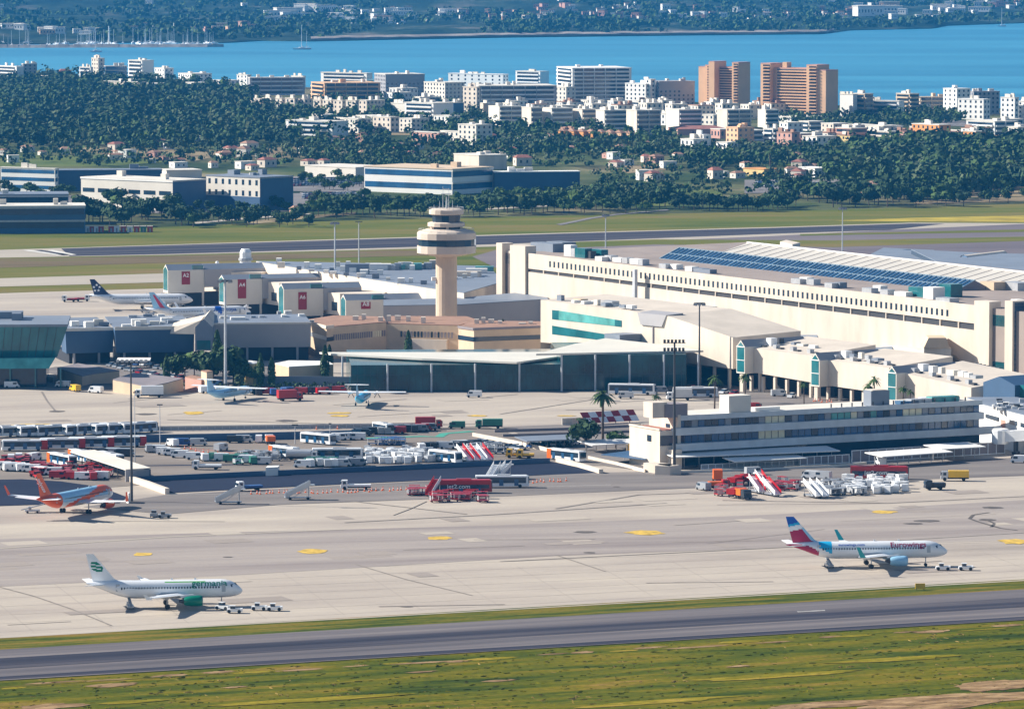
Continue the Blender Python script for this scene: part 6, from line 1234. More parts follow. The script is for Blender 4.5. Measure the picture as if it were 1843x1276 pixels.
# boarding stairs
for i, (u, v, lab) in enumerate([(836, 832, 'first white and red boarding stairs right of the white bus'), (849, 831.5, 'second boarding stairs in the tight white row'), (861, 831, 'third boarding stairs in the tight white row'), (872, 830.5, 'rightmost boarding stairs in the tight white row')]):
    one('boarding_stairs', 'st1', lambda: make_stairs('vwhite', 'vred'), (u, v), 118, lab, 'stairs', 'white stairs in a row')
for (u, v, a, lab, key, c, r_) in [(1362, 888, 112, 'red-sided boarding stairs left of the taller pair', 'st1', 'vwhite', 'vred'), (1388, 893, 118, 'tallest red-sided boarding stairs nearest the camera', 'st1', 'vwhite', 'vred'), (1373, 880, 112, 'red-sided boarding stairs behind the tallest pair', 'st1', 'vwhite', 'vred'), (1462, 896, 118, 'plain white boarding stairs left of the flat trolleys', 'st2', 'vwhite', 'vwhite'), (1474, 896, 118, 'plain white boarding stairs touching the flat trolleys', 'st2', 'vwhite', 'vwhite'),
      (412, 908, 8, 'grey boarding stairs below the blue stair truck', 'st3', 'vsilver', 'vsilver'), (537, 900, 10, 'grey boarding stairs standing among the orange cones', 'st3', 'vsilver', 'vsilver'), (888, 866, 70, 'white boarding stairs behind the dark-sided bus by the cones', 'st2', 'vwhite', 'vwhite'), (905, 864, 60, 'second white stair unit behind the dark-sided bus by the cones', 'st2', 'vwhite', 'vwhite'), (780, 893, 70, 'small red boarding stairs at the left end of the red bus', 'st4', 'vred', 'vwhite'),
      (318, 553, 20, 'white air stairs touching the navy-finned jet', 'st2', 'vwhite', 'vwhite'), (432, 573, 20, 'white air stairs touching the pink-striped jet', 'st2', 'vwhite', 'vwhite')]:
    one('boarding_stairs', key, lambda c=c, r_=r_: make_stairs(c, r_), (u, v), a, lab, 'stairs')
# tugs and loaders by the jets
for (u, v, a, lab, key) in [(422, 1104, 178, 'white tug under the nose of the green-engined jet', 'tug'), (402, 1098, 150, 'second tug behind the nose wheel of the green-engined jet', 'tug'), (466, 1099, 178, 'pale equipment tug ahead of the green-engined jet', 'tug'), (494, 1100, 178, 'rightmost tug ahead of the green-engined jet', 'tug'), (234, 1096, 100, 'grey loader below the tail of the green-engined jet', 'bl'), (1697, 1027, 178, 'white tug under the nose of the burgundy-tailed jet', 'tug'), (1738, 1027, 178, 'white tug ahead of the burgundy-tailed jet', 'tug'), (1492, 1022, 100, 'grey loader below the tail of the burgundy-tailed jet', 'bl'),
      (277, 931, 90, 'small tug with an orange beacon right of the orange-tailed jet', 'tugg'), (296, 933, 178, 'second small tug right of the orange-tailed jet', 'tugg'), (58, 924, 10, 'white loader under the left wing of the orange-tailed jet', 'bl'), (262, 563, 0, 'white loader between the two far jets', 'bl'), (270, 568, 0, 'second white loader between the two far jets', 'bl'), (1330, 726, 0, 'white service tug in front of the pier columns', 'tug'), (1425, 717, 60, 'white service tug by the red barriers of the pier', 'tug')]:
    one('apron_tug' if key != 'bl' else 'belt_loader', key, {'tug': lambda: make_tug('vwhite'), 'tugg': lambda: make_tug('vgrey'), 'bl': lambda: make_belt('vsilver')}[key], (u, v), a, lab, 'tug' if key != 'bl' else 'loader').scale = (.78, .78, .78)
# trolleys, containers, carts and cones
def cluster(key, fn, name, u0, u1, v0, v1, n_, lab, cat, grp, seed, ang=None):
    rr = random.Random(seed)
    for k in range(n_): one(name, key, fn, (rr.uniform(u0, u1), rr.uniform(v0, v1)), rr.uniform(0, 360) if ang is None else ang + rr.uniform(-8, 8), lab, cat, grp)
cluster('cont', lambda: make_container('vwhite'), 'cargo_container', 1520, 1632, 866, 890, 62, 'white cargo container in the heap before the red articulated bus', 'container', 'white containers before the red bus', 1)
cluster('doll', lambda: make_dolly('vgrey'), 'baggage_trolley', 1478, 1545, 874, 893, 40, 'flat grey trolley packed left of the white container heap', 'trolley', 'flat grey trolleys left of the containers', 2, 20)
cluster('dolr', lambda: make_dolly('vred'), 'baggage_trolley', 1395, 1440, 870, 884, 12, 'red and white trolley between the stairs and the plain white stairs', 'trolley', 'red trolleys right of the striped stairs', 3)
cluster('dolr', None, 'baggage_trolley', 1285, 1340, 874, 896, 10, 'red trolley among the orange loaders', 'trolley', 'red trolleys among the orange loaders', 13)
cluster('cont', None, 'cargo_container', 658, 760, 817, 836, 46, 'pale cargo container heaped in the centre of the vehicle park', 'container', 'pale containers in the vehicle park', 4)
cluster('contg', lambda: make_container('vsilver'), 'cargo_container', 660, 780, 814, 834, 26, 'silver cargo container heaped in the centre of the vehicle park', 'container', 'silver containers in the vehicle park', 5)
cluster('dolb', lambda: make_dolly('vblue'), 'baggage_trolley', 664, 735, 797, 803, 18, 'blue covered trolley in the long row behind the containers', 'trolley', 'blue trolleys behind the containers', 6, 0)
cluster('dolg', lambda: make_dolly('vgreen'), 'baggage_trolley', 553, 610, 834, 840, 10, 'teal covered trolley in front of the long dark bus', 'trolley', 'teal trolleys in front of the long dark bus', 7, 0)
cluster('doll', None, 'baggage_trolley', 428, 500, 822, 832, 22, 'grey trolley left of the orange-backed bus', 'trolley', 'grey trolleys left of the orange-backed bus', 8)
cluster('dolg', None, 'baggage_trolley', 418, 440, 828, 838, 7, 'green trolley at the left end of the grey trolleys', 'trolley', 'green trolleys at the left end', 9)
cluster('doll', None, 'baggage_trolley', 824, 900, 808, 818, 20, 'dark trolley behind the row of white stairs', 'trolley', 'dark trolleys behind the white stairs', 10, 10)
cluster('dolr', None, 'baggage_trolley', 780, 870, 893, 905, 22, 'red-ended trolley in front of the red bus by the cones', 'trolley', 'red trolleys before the red bus', 11, 5)
cluster('dolr', None, 'baggage_trolley', 740, 780, 886, 893, 10, 'red trolley stacked left of the red bus by the cones', 'trolley', 'red trolleys left of the red bus', 12, 5)
cluster('doll', None, 'baggage_trolley', 690, 750, 775, 779, 10, 'dark covered trolley between the small white bus and the red box truck', 'trolley', 'dark trolleys along the back edge', 14, 0)
def make_tractor():
    t = empty('baggage_tractor', (0, 0, 0)); MB().prism([(-1.5, -.7, .3), (1.5, -.7, .3), (1.5, .7, .3), (-1.5, .7, .3)], [(-1.5, -.7, .9), (1.4, -.65, 1.0), (1.4, .65, 1.0), (-1.5, .7, .9)]).build('body', M['vred'], t)
    ub('frame', M['steel'], t, -.9, -.8, -.6, .6, .9, 1.8); ub('frame', M['steel'], t, .3, .38, -.6, .6, .9, 1.8); ub('roof', M['vred'], t, -1, .5, -.68, .68, 1.8, 1.88); wheels(t, (-1, 1), .62, .34); return t
cluster('tract', make_tractor, 'baggage_tractor', 8, 50, 830, 846, 16, 'red baggage tractor at the left edge among white vans', 'tractor', 'red tractors at the left edge', 15)
cluster('tract', None, 'baggage_tractor', 62, 190, 842, 862, 46, 'red baggage tractor packed before the slanted buses', 'tractor', 'red tractors before the slanted buses', 16)
cluster('dolr', None, 'baggage_trolley', 140, 195, 856, 864, 12, 'red flat trolley beside the grey shed end wall', 'trolley', 'red trolleys beside the grey shed', 17, 10)
rr = random.Random(21)
for (u0, v0, u1, v1, n_, lab, grp) in [(450, 890, 610, 888, 20, 'orange cone in the line left of the white flatbed truck', 'cones left of the flatbed'), (612, 888, 735, 882, 16, 'orange cone in the line between the flatbed and the red bus', 'cones right of the flatbed'), (950, 870, 1020, 866, 10, 'orange cone right of the dark-sided bus', 'cones right of the dark-sided bus'), (560, 774, 660, 770, 7, 'red barrier cone along the back edge of the vehicle park', 'cones along the back edge'), (300, 802, 420, 824, 10, 'orange cone along the red painted line', 'cones along the red line'), (1460, 724, 1500, 724, 8, 'orange cone below the second glass prow', 'cones below the second prow')]:
    for k in range(n_): f = (k + .5) / n_; one('traffic_cone', 'cone', make_barrier, (u0 + (u1 - u0) * f + rr.uniform(-3, 3), v0 + (v1 - v0) * f + rr.uniform(-1.5, 1.5)), 0, lab, 'cone', grp)
one('runway_sign', 'sign', lambda: (lambda t: (MB().box(-1.1, 1.1, -.15, .15, .3, 1.5).build('panel', M['vyellow'], t), MB().box(-.9, -.8, -.1, .1, 0, .3).build('leg', M['steel'], t), MB().box(.8, .9, -.1, .1, 0, .3).build('leg', M['steel'], t), t)[-1])(empty('runway_sign', (0, 0, 0))), (1656, 1063), 5, 'small yellow runway sign on the grass verge', 'sign')
# sheds in the vehicle park
F = Fr('open_shed', 'long sloping open shed with a grey end wall beside the tall dark mast', 'shed', G(130, 836), G(226, 868)); r = F.root; L = F.L
MB().hexa([(-2, 0, 3.2), (L, 0, 3.2), (L, 7, 3.4), (-2, 7, 3.4), (-2, 0, 3.45), (L, 0, 3.45), (L, 7, 3.65), (-2, 7, 3.65)]).build('roof', M['offwhite'], r); MB().box(L - .4, L, 0, 7, 0, 3.2).build('end_wall', M['greywall'], r); MB().box(L - 5, L, 6.6, 7, 0, 3.2).build('back_wall', M['bluew'], r)
for k in range(6): ub('post', M['steel'], r, k * L / 6, k * L / 6 + .25, .2, .45, 0, 3.2)
mass('site_cabin', 'small white cabin standing at the edge of the dark sunken lane', 'cabin', [(478, 843, 2.2), (500, 842, 2.2), (503, 839, 2.2), (482, 839.5, 2.2)], M['white'], M['white'])
mass('checkpoint_kiosk', 'small white kiosk at the foot of the tall dark mast', 'kiosk', [(227, 889, 2.4), (231, 890, 2.4), (234, 888, 2.4), (230, 887, 2.4)], M['white'], M['white'])
# ---------------- town, industrial estate and houses ----------------
bw = dict(W='white', C='offwhite', K='cream', P='peach', R='pink', O='orange', Y='yellowr', G='greywall', B='bluew', S='slate', T='tan')
whiteB = mat('balcony_white', (0.74, 0.72, 0.70), 0.8, 0.04, 0.1)
def bld(label, uL, uC, uR, vC, vT, wall='W', style='win', th=None, roof=None, cat='apartment block', group=None, name='apartment_block', fl=3.1, extra=True):
    s = SCL(uC, vC); C = G(uC, vC); h = (vC - vT) / s; a = max(0.5, (uC - uL) / s); b_ = max(0.5, (uR - uC) / s)
    t = R(th) if th else min(R(52), max(R(16), math.atan2(a, b_) * .55 + R(9)))
    w, d = b_ / math.cos(t), a / math.sin(t); w = max(w, 3); d = min(max(d, 6), 90)
    root = empty(name, (C.x, C.y, 0), t, label, cat, group); m = M[bw[wall]]; rr = random.Random(int(uC * 13 + vC))
    MB().box(0, w, 0, d, 0, h).build('wall', m, root)
    rm = M[roof] if roof else (m if rr.random() < .5 else M['offwhite'])
    if roof in ('redroof', 'terra') and style == 'house':
        MB().prism([(-.4, -.4, h), (w + .4, -.4, h), (w + .4, d + .4, h), (-.4, d + .4, h)], [(w * .2, d * .45, h + 1.8), (w * .8, d * .45, h + 1.8), (w * .8, d * .55, h + 1.8), (w * .2, d * .55, h + 1.8)]).build('roof', rm, root)
    else: MB().box(-.25, w + .25, -.25, d + .25, h, h + .5).build('roof', rm, root)
    nf = max(1, int(h / fl)); fh = h / nf
    if style in ('bal', 'balL', 'balR'):
        for k in range(nf):
            z = k * fh
            if style != 'balL':
                ub('window_band', M['glass'], root, w * .04, w * .96, -.06, .04, z + fh * .34, z + fh * .86)
                ub('balcony', whiteB if wall in 'WCG' else m, root, w * .03, w * .97, -1.3, -.05, z + fh * .02, z + fh * .34)
            if style != 'balR' and d > 7:
                ub('window_band', M['glass'], root, -.06, .04, d * .06, d * .94, z + fh * .36, z + fh * .84)
                ub('balcony', whiteB if wall in 'WCG' else m, root, -1.2, -.05, d * .05, d * .95, z + fh * .02, z + fh * .34)
        if w > 16 and style != 'balL':
            for q in range(1, int(w / 9)): ub('divider', m, root, q * 9 - .2, q * 9 + .2, -1.4, 0, 0, h)
    elif style == 'win':
        nx = min(9, max(1, int(w / 3.4))); ny = min(8, max(1, int(d / 4.2))); n_ = 0
        for k in range(nf):
            for i in range(nx):
                if n_ > 60: break
                x = w * (i + .5) / nx; ub('window', M['glass'], root, x - .75, x + .75, -.08, .03, k * fh + fh * .32, k * fh + fh * .80); n_ += 1
            for i in range(ny):
                if n_ > 95: break
                y = d * (i + .5) / ny; ub('window', M['glass'], root, -.08, .03, y - .8, y + .8, k * fh + fh * .32, k * fh + fh * .80); n_ += 1
    elif style == 'band':
        for k in range(nf):
            z = k * fh; ub('window_band', M['glass' if wall == 'B' else 'blueglass'], root, .6, w - .6, -.1, .02, z + fh * .4, z + fh * .85); ub('spandrel', M['metal' if wall == 'B' else 'offwhite'], root, -.1, w + .1, -.5, -.02, z + fh * .86, z + fh * 1.0); ub('window_band', M['blueglass'], root, -.1, .02, .6, d - .6, z + fh * .4, z + fh * .85)
    elif style == 'shed':
        for i in range(6): y = d * (i + .12) / 6; ub('window', M['glass'], root, -.1, .02, y, y + d / 6 * .76, h * .52, h * .66)
        ub('fascia', M['white'], root, -.3, 0, -.3, d + .3, h - .5, h + .2); ub('blue_cladding_and_shade', M['bluew'], root, .1, w, -.15, 0, 0, h - .3)  # blue panel paints the shade of the right face
    elif style == 'house':
        for x in (w * .3, w * .7): ub('window', M['glass'], root, x - .6, x + .6, -.08, .03, h * .35, h * .7)
        ub('window', M['glass'], root, -.08, .03, d * .4, d * .4 + 1.4, h * .35, h * .7)
    if extra and h > 8:
        for k in range(rr.randint(2, 4)):
            x, y = rr.uniform(.1, .85) * w, rr.uniform(.15, .8) * d; sx = min(w * .2, rr.uniform(2, 5)); ub('stair_head', rm if rr.random() < .6 else M['offwhite'], root, x, x + sx, y, y + rr.uniform(2, 5), h + .5, h + rr.uniform(1.6, 3.4))
    return root, w, d, h
TB = [
 ('white hotel block at the left edge on the shore', -25, 30, 42, 152, 121, 'W', 'balL', 35), ('grey block with roof masts behind the left edge hotel', 38, 42, 66, 146, 116, 'G', 'win', 20), ('low red-roofed house between the left hotels', 103, 108, 128, 138, 128, 'R', 'house', 20),
 ('cream twin tower on the left shore', 163, 177, 188, 148, 106, 'K', 'win', 30), ('white terraced wing left of the cream twin tower', 141, 163, 166, 150, 122, 'W', 'balL', 40), ('dark low hotel wing right of the cream twin tower', 186, 190, 228, 149, 120, 'S', 'band', 12),
 ('white stepped hotel with a dark right side on the left shore', 228, 256, 276, 152, 110, 'W', 'balL', 35), ('white hotel with a red roof edge on the left shore', 276, 296, 312, 154, 124, 'W', 'win', 30), ('long low cream wall building in front of the left forest hotels', 176, 252, 262, 168, 149, 'K', 'none', 45), ('blue-grey low block beside the long cream building', 250, 262, 300, 168, 152, 'B', 'band', 15),
 ('white stepped villa block right of the red-edged hotel', 318, 345, 380, 156, 134, 'W', 'win', 30), ('white rooftop building above the long grey shore hotel', 425, 445, 452, 156, 136, 'W', 'win', 40), ('long blue-grey hotel on the shore left of the pink-ended hotel', 445, 450, 548, 172, 141, 'G', 'balR', 10), ('white penthouse block at the end of the long grey hotel', 523, 545, 550, 160, 138, 'W', 'none', 40),
 ('hotel with a pink lit end and a long shaded balcony front', 557, 584, 684, 188, 151, 'P', 'bal', 18), ('long white hotel with dark strip behind the pink-ended hotel', 575, 660, 670, 165, 133, 'W', 'balL', 50), ('pale grey hotel right of the teal sign block', 672, 694, 764, 176, 135, 'G', 'win', 18),
 ('cream and white block left of the white curved hotel', 762, 801, 836, 186, 150, 'C', 'win', 32), ('long bright white hotel with small round openings', 806, 905, 915, 168, 135, 'W', 'win', 55), ('shaded violet apartment slab behind the cream tower', 845, 862, 1002, 206, 156, 'G', 'bal', 10), ('cream speckled apartment tower left of the violet slab', 833, 858, 864, 214, 158, 'K', 'win', 42),
 ('white hotel with ribbon windows standing alone by the water', 928, 972, 988, 170, 130, 'W', 'balL', 45), ('large pale blue hotel with many floors and a white left end', 1003, 1030, 1137, 194, 124, 'W', 'bal', 14), ('small white block at the foot of the large pale blue hotel', 992, 1019, 1036, 196, 158, 'C', 'win', 35), ('white hotel with a thin fin tower', 1126, 1162, 1178, 198, 152, 'W', 'win', 42), ('white fin tower at the right of the thin hotel', 1160, 1171, 1180, 198, 144, 'W', 'win', 42),
 ('bluish hotel with arched roof left of the first peach tower', 1170, 1186, 1251, 198, 148, 'G', 'win', 16),
 ('white balconied block right of the second peach tower', 1513, 1535, 1543, 214, 171, 'W', 'none', 42), ('brown balconied block beside the white block right of the towers', 1535, 1556, 1572, 214, 170, 'T', 'bal', 38), ('low white terraced hotel with dark ribbons by the water', 1552, 1618, 1628, 214, 183, 'W', 'balL', 52), ('tan hotel end with dark balconies by the water', 1615, 1637, 1655, 208, 170, 'T', 'bal', 35), ('long dark balconied hotel left of the white stepped towers', 1650, 1656, 1714, 205, 176, 'T', 'balR', 12), ('small white cube block in front of the long dark hotel', 1649, 1668, 1676, 208, 190, 'W', 'none', 40),
 ('white stepped tower left one of the right shore group', 1700, 1722, 1748, 208, 161, 'W', 'win', 34), ('white twin slab in front of the stepped tower', 1727, 1770, 1783, 216, 180, 'W', 'win', 46), ('white tower second from the right edge', 1803, 1826, 1834, 222, 177, 'W', 'win', 42), ('white tower cut by the right edge', 1834, 1860, 1875, 222, 184, 'W', 'win', 42), ('shaded block behind the white stepped tower', 1745, 1752, 1800, 206, 166, 'G', 'win', 14),
 ('white terraced block among trees below the speckled tower', 727, 780, 815, 219, 187, 'W', 'balL', 42), ('small cream block left of the white terraced block', 703, 728, 738, 206, 187, 'C', 'none', 40), ('dark blue block right of the white terraced block', 812, 816, 835, 214, 186, 'B', 'none', 18),
 ('long white school with a shaded right end in the trees', 511, 598, 626, 246, 220, 'W', 'balL', 48), ('low cream house row left of the long white school', 880, 895, 925, 262, 250, 'C', 'win', 30),
 ('white villa cluster left part below the apartment rows', 1226, 1248, 1276, 277, 252, 'W', 'win', 35), ('tall white cube of the villa cluster', 1248, 1266, 1280, 276, 244, 'W', 'win', 35), ('white house with a blue right side near the peach block', 1290, 1309, 1330, 279, 258, 'W', 'win', 35), ('peach apartment block with a shaded violet right side', 1308, 1328, 1358, 268, 231, 'P', 'win', 28), ('low red-roofed terrace left of the peach block', 1205, 1220, 1312, 244, 233, 'R', 'house', 10),
]
for row in TB:
    lab, uL, uC, uR, vC, vT, wl, st, th = row; bld(lab, uL, uC, uR, vC, vT, wl, st, th, roof='redroof' if st == 'house' else None, name='hotel_block' if 'hotel' in lab else 'apartment_block', cat='hotel' if 'hotel' in lab else 'building')
# teal sign block on a hotel roof
rt, c = mass('rooftop_sign', 'teal sign block between the long white hotel and the pale grey hotel', 'sign', [(660, 146, 12), (672, 146, 12), (674, 143, 12), (662, 143, 12)], M['teal'], M['teal'])
cols_0 = {'W': 'white', 'R': 'pink', 'Y': 'yellow', 'C': 'off-white', 'K': 'cream', 'O': 'orange'}
# apartment rows with pale roofs
ordn = ['first', 'second', 'third', 'fourth', 'fifth', 'sixth', 'seventh', 'eighth', 'ninth', 'tenth', 'eleventh', 'twelfth', 'thirteenth', 'fourteenth']
front = [(860, 881, 897, 214, 188), (879, 899, 940, 227, 193), (939, 956, 976, 231, 195), (976, 993, 1031, 231, 196), (1031, 1048, 1073, 231, 198), (1073, 1088, 1129, 233, 200), (1128, 1146, 1190, 243, 200), (1200, 1222, 1264, 240, 199), (1292, 1309, 1353, 232, 199), (1365, 1378, 1402, 230, 199)]
for i, (a, b_, c_, v0, v1) in enumerate(front): bld(ordn[i] + ' from the left of the white apartment blocks with shaded balcony fronts', a, b_, c_, v0, v1, 'C' if i % 2 else 'K', 'balR', 24, roof='offwhite', group='apartment blocks below the peach towers')
back = [(905, 916, 935), (948, 960, 985), (1000, 1012, 1038), (1052, 1066, 1092), (1100, 1112, 1140), (1150, 1164, 1192), (1198, 1210, 1238), (1240, 1256, 1286), (1288, 1300, 1330), (1334, 1348, 1370), (1376, 1388, 1420)]
for i, (a, b_, c_) in enumerate(back): bld(ordn[i] + ' from the left in the rear apartment row showing only roofs and top floors', a, b_, c_, 214 + i % 3, 187 + (i * 7) % 5, 'C', 'win', 24, roof='terra' if i % 3 == 1 else 'offwhite', group='rear apartment row')
third = [(866, 880, 905), (908, 920, 950), (955, 966, 998), (1002, 1012, 1040), (1046, 1058, 1088), (1094, 1104, 1132), (1140, 1150, 1178), (1268, 1280, 1300), (1182, 1192, 1212), (1356, 1366, 1386)]
for i, (a, b_, c_) in enumerate(third): bld(ordn[i] + ' from the left in the hindmost apartment row between the shore hotels', a, b_, c_, 206 + i % 2, 182 + (i * 5) % 4, 'W' if i % 2 else 'C', 'win', 24, roof='offwhite' if i % 3 else 'terra', group='hindmost apartment row')
fill = [(690, 706, 742, 188, 168, 'W'), (742, 756, 792, 196, 176, 'C'), (788, 802, 834, 205, 186, 'W'), (906, 920, 950, 178, 158, 'W'), (968, 982, 1004, 182, 162, 'C'), (1136, 1150, 1172, 206, 184, 'W'), (1404, 1418, 1446, 240, 222, 'W'), (1440, 1456, 1484, 236, 220, 'C'), (1480, 1500, 1530, 240, 224, 'K'), (1530, 1548, 1576, 242, 226, 'R'), (1580, 1600, 1626, 244, 228, 'W'), (1640, 1660, 1690, 246, 230, 'C'), (1280, 1296, 1330, 250, 234, 'R'), (1330, 1350, 1380, 254, 236, 'C'), (560, 580, 612, 222, 208, 'C'), (600, 622, 660, 226, 214, 'K'), (380, 400, 430, 160, 146, 'W'), (330, 350, 372, 162, 150, 'C'), (60, 84, 110, 150, 138, 'C'), (1790, 1812, 1843, 236, 216, 'W')]
for i, (a, b_, c_, v0, v1, wl) in enumerate(fill): bld('%s infill block %s from the left among the shore town blocks' % (cols_0[wl], (ordn + ['fifteenth', 'sixteenth', 'seventeenth', 'eighteenth', 'nineteenth', 'twentieth'])[i]), a, b_, c_, v0, v1, wl, 'bal' if i % 2 else 'win', 28, roof='offwhite', group='infill town blocks')
for i, (a, b_, c_, v0, v1) in enumerate([(450, 468, 474, 203, 179), (472, 488, 495, 204, 178), (495, 507, 514, 205, 178), (513, 530, 537, 206, 178), (535, 548, 562, 206, 179), (563, 577, 583, 203, 181), (580, 596, 602, 204, 181), (599, 616, 622, 205, 182), (622, 640, 646, 210, 182), (644, 660, 692, 206, 182)]):
    bld(ordn[i] + ' unit from the left of the cream terrace at the forest edge', a, b_, c_, v0, v1, 'K', 'win', 40, group='cream terrace at the forest edge')
for i, (a, b_, c_, v0, v1, wl) in enumerate([(619, 645, 668, 240, 215, 'C'), (670, 703, 718, 240, 212, 'K'), (718, 741, 772, 239, 215, 'C'), (740, 790, 800, 256, 240, 'R'), (792, 826, 835, 257, 238, 'C'), (824, 857, 886, 262, 226, 'C'), (920, 940, 1000, 258, 246, 'W')]):
    bld(ordn[i] + ' from the left of the mid-distance flats between the school and the orange row', a, b_, c_, v0, v1, wl, 'win', 38, group='mid distance flats')
for i in range(8): u = 1004 + i * 17; bld(ordn[i] + ' house from the left of the orange terraced row', u, u + 12, u + 19, 258 + i * .4, 236 + i * .6, 'O' if i < 5 else 'P', 'house', 34, roof='terra', group='orange terraced row', name='terraced_house', cat='house')
more = [(566, 580, 610, 176, 160), (700, 716, 752, 180, 160), (756, 770, 800, 166, 150), (846, 860, 892, 176, 156), (884, 898, 930, 186, 166), (950, 964, 992, 192, 172), (1010, 1024, 1060, 206, 190), (1070, 1084, 1124, 206, 190), (1130, 1142, 1170, 222, 204), (1180, 1190, 1204, 226, 206), (1262, 1276, 1300, 226, 208), (1400, 1416, 1440, 228, 212), (640, 662, 700, 226, 210), (780, 800, 830, 228, 210), (680, 700, 735, 234, 220)]
for i, (a, b_, c_, v0, v1) in enumerate(more): bld('broad white town block %s from the left between hotels and apartment rows' % (ordn + ['fifteenth'])[i], a, b_ + 8, c_, v0, v1, 'W' if i % 2 else 'C', 'win', 40, roof='offwhite', group='broad white town blocks')
rs = [(1375, 1391, 1412, 268, 233, 'W'), (1400, 1425, 1440, 272, 240, 'R'), (1446, 1470, 1508, 272, 247, 'W'), (1506, 1532, 1562, 263, 232, 'R'), (1508, 1530, 1545, 272, 245, 'Y'), (1560, 1590, 1612, 258, 228, 'C'), (1566, 1600, 1618, 266, 238, 'K'), (1615, 1632, 1648, 262, 238, 'R'), (1646, 1690, 1712, 264, 226, 'O'), (1700, 1725, 1735, 256, 236, 'R'),
      (1732, 1750, 1790, 258, 232, 'W'), (1736, 1756, 1775, 272, 238, 'O'), (1745, 1790, 1835, 246, 220, 'W'), (1790, 1812, 1828, 266, 246, 'W'), (1815, 1832, 1870, 256, 230, 'C'), (1420, 1440, 1470, 262, 242, 'R'), (1470, 1490, 1512, 262, 240, 'C'), (1610, 1640, 1670, 274, 262, 'C'), (1690, 1705, 1745, 274, 260, 'K')]
cols_ = {'W': 'white', 'R': 'pink', 'Y': 'yellow', 'C': 'off-white', 'K': 'cream', 'O': 'orange'}
for i, (a, b_, c_, v0, v1, wl) in enumerate(rs): bld('%s block %s from the left in the residential quarter right of the towers' % (cols_[wl], (ordn + ['fifteenth', 'sixteenth', 'seventeenth', 'eighteenth', 'nineteenth'])[i]), a, b_, c_, v0, v1, wl, 'bal' if i % 3 == 0 else 'win', 34, roof='terra' if i % 3 == 1 else 'offwhite', group='residential quarter right of the towers')

# the two peach high-rises: stepped slabs with balcony notches
def peach_tower(label, base, secs, vb):
    C = G(*base); s = SCL(*base); root = empty('peach_tower', (C.x, C.y, 0), R(-38), label, 'tower block'); ct, st_ = math.cos(R(38)), math.sin(R(38))
    for (u0, u1, vt, kind, dy) in secs:
        x0, x1 = (u0 - base[0]) / s / ct, (u1 - base[0]) / s / ct; h = (vb - vt) / s; nf = 17; fh = h / nf
        MB().box(x0, x1, dy, dy + 16, 0, h).build('slab', M['peach'], root)
        if kind == 'bands':
            for k in range(nf): ub('balcony_band', M['steel'], root, x0 + .3, x1 - .3, dy - .1, dy + .05, k * fh + fh * .5, k * fh + fh * .92); ub('balcony', M['peach'], root, x0 + .2, x1 - .2, dy - 1.2, dy, k * fh + .1, k * fh + fh * .45)
        elif kind == 'notch':
            for k in range(nf): ub('balcony_recess', M['dark'], root, x0 + (x1 - x0) * .25, x1 - .4, dy - .1, dy + .05, k * fh + fh * .35, k * fh + fh * .85); ub('balcony', M['peach'], root, x0 + (x1 - x0) * .25, x1 - .2, dy - 1.0, dy, k * fh + .1, k * fh + fh * .3)
        elif kind == 'lit':      # a forward wedge that shows its lit left side
            MB().box(x0 - .05, x0, dy, dy + 16, 0, h).build('lit_side', M['peach'], root)
        ub('parapet', M['pink'], root, x0, x1, dy, dy + 16, h, h + .8)
    return root
tA = peach_tower('left peach high-rise with balcony notches and a violet right side', (1262, 199), [(1252, 1266, 122, 'none', 4), (1266, 1282, 119, 'notch', 2), (1280, 1290, 112, 'lit', -4), (1290, 1318, 122, 'bands', 3), (1318, 1329, 113, 'notch', -2)], 199)
tB = peach_tower('right peach high-rise with long balcony bands and a violet right end', (1380, 214), [(1369, 1386, 116, 'notch', 0), (1386, 1392, 124, 'none', 5), (1392, 1454, 124, 'bands', 4), (1452, 1470, 117, 'notch', -3), (1470, 1484, 126, 'none', -2)], 214)
for root, v0 in ((tA, 199), (tB, 214)):      # deep lit flanks facing left
    s = SCL(1300, v0); h = (v0 - 122) / s
    ub('stair_head', M['peach'], root, 10, 14, 6, 12, h, h + 4)
bld('low cream podium hall at the foot of the right peach tower', 1405, 1445, 1500, 222, 212, 'C', 'none', 30, cat='building')

# industrial estate beyond the far runway
bld('white framed office with dark window grid at the left edge', -5, 99, 104, 347, 305, 'W', 'band', 58, cat='office', name='office_block', fl=4)
bld('blue-clad factory behind the white framed office', 95, 102, 290, 345, 308, 'B', 'none', 8, roof='slate', cat='factory', name='factory_building')
bld('cream warehouse with six strip windows and a right side in blue shade', 134, 311, 367, 380, 327, 'C', 'shed', 50, roof='offwhite', cat='warehouse', name='warehouse', fl=6)
_r, _w, _d, _h = bld('white louvred office with a right side in dark blue shade beyond the cream warehouse', 366, 468, 525, 380, 321, 'C', 'win', 48, roof='slate', cat='office', name='office_block', fl=4.5); ub('blue_cladding_and_shade', M['bluew'], _r, .1, _w, -.15, 0, 0, _h - .3); ub('sign', M['redp'], _r, _w * .45, _w * .7, -.22, -.16, 2.2, 5); ub('blue_cladding_and_shade', M['bluew'], _r, -.15, 0, 0, _d, 0, _h * .42)  # right-face panel is painted shade; the lower left panel is plain blue
bld('dark blue glass office with pale bands at the left edge', -60, -50, 152, 421, 373, 'B', 'band', 6, roof='offwhite', cat='office', name='office_block', fl=5.5)
bld('upper storey of the dark glass office at the left edge', -60, -50, 122, 405, 352, 'B', 'band', 6, roof='slate', cat='office', name='office_block', fl=6.2)
bld('white office with two blue glass ribbons in the estate centre', 652, 814, 887, 351, 306, 'W', 'band', 52, roof='tan', cat='office', name='office_block', fl=6.6)
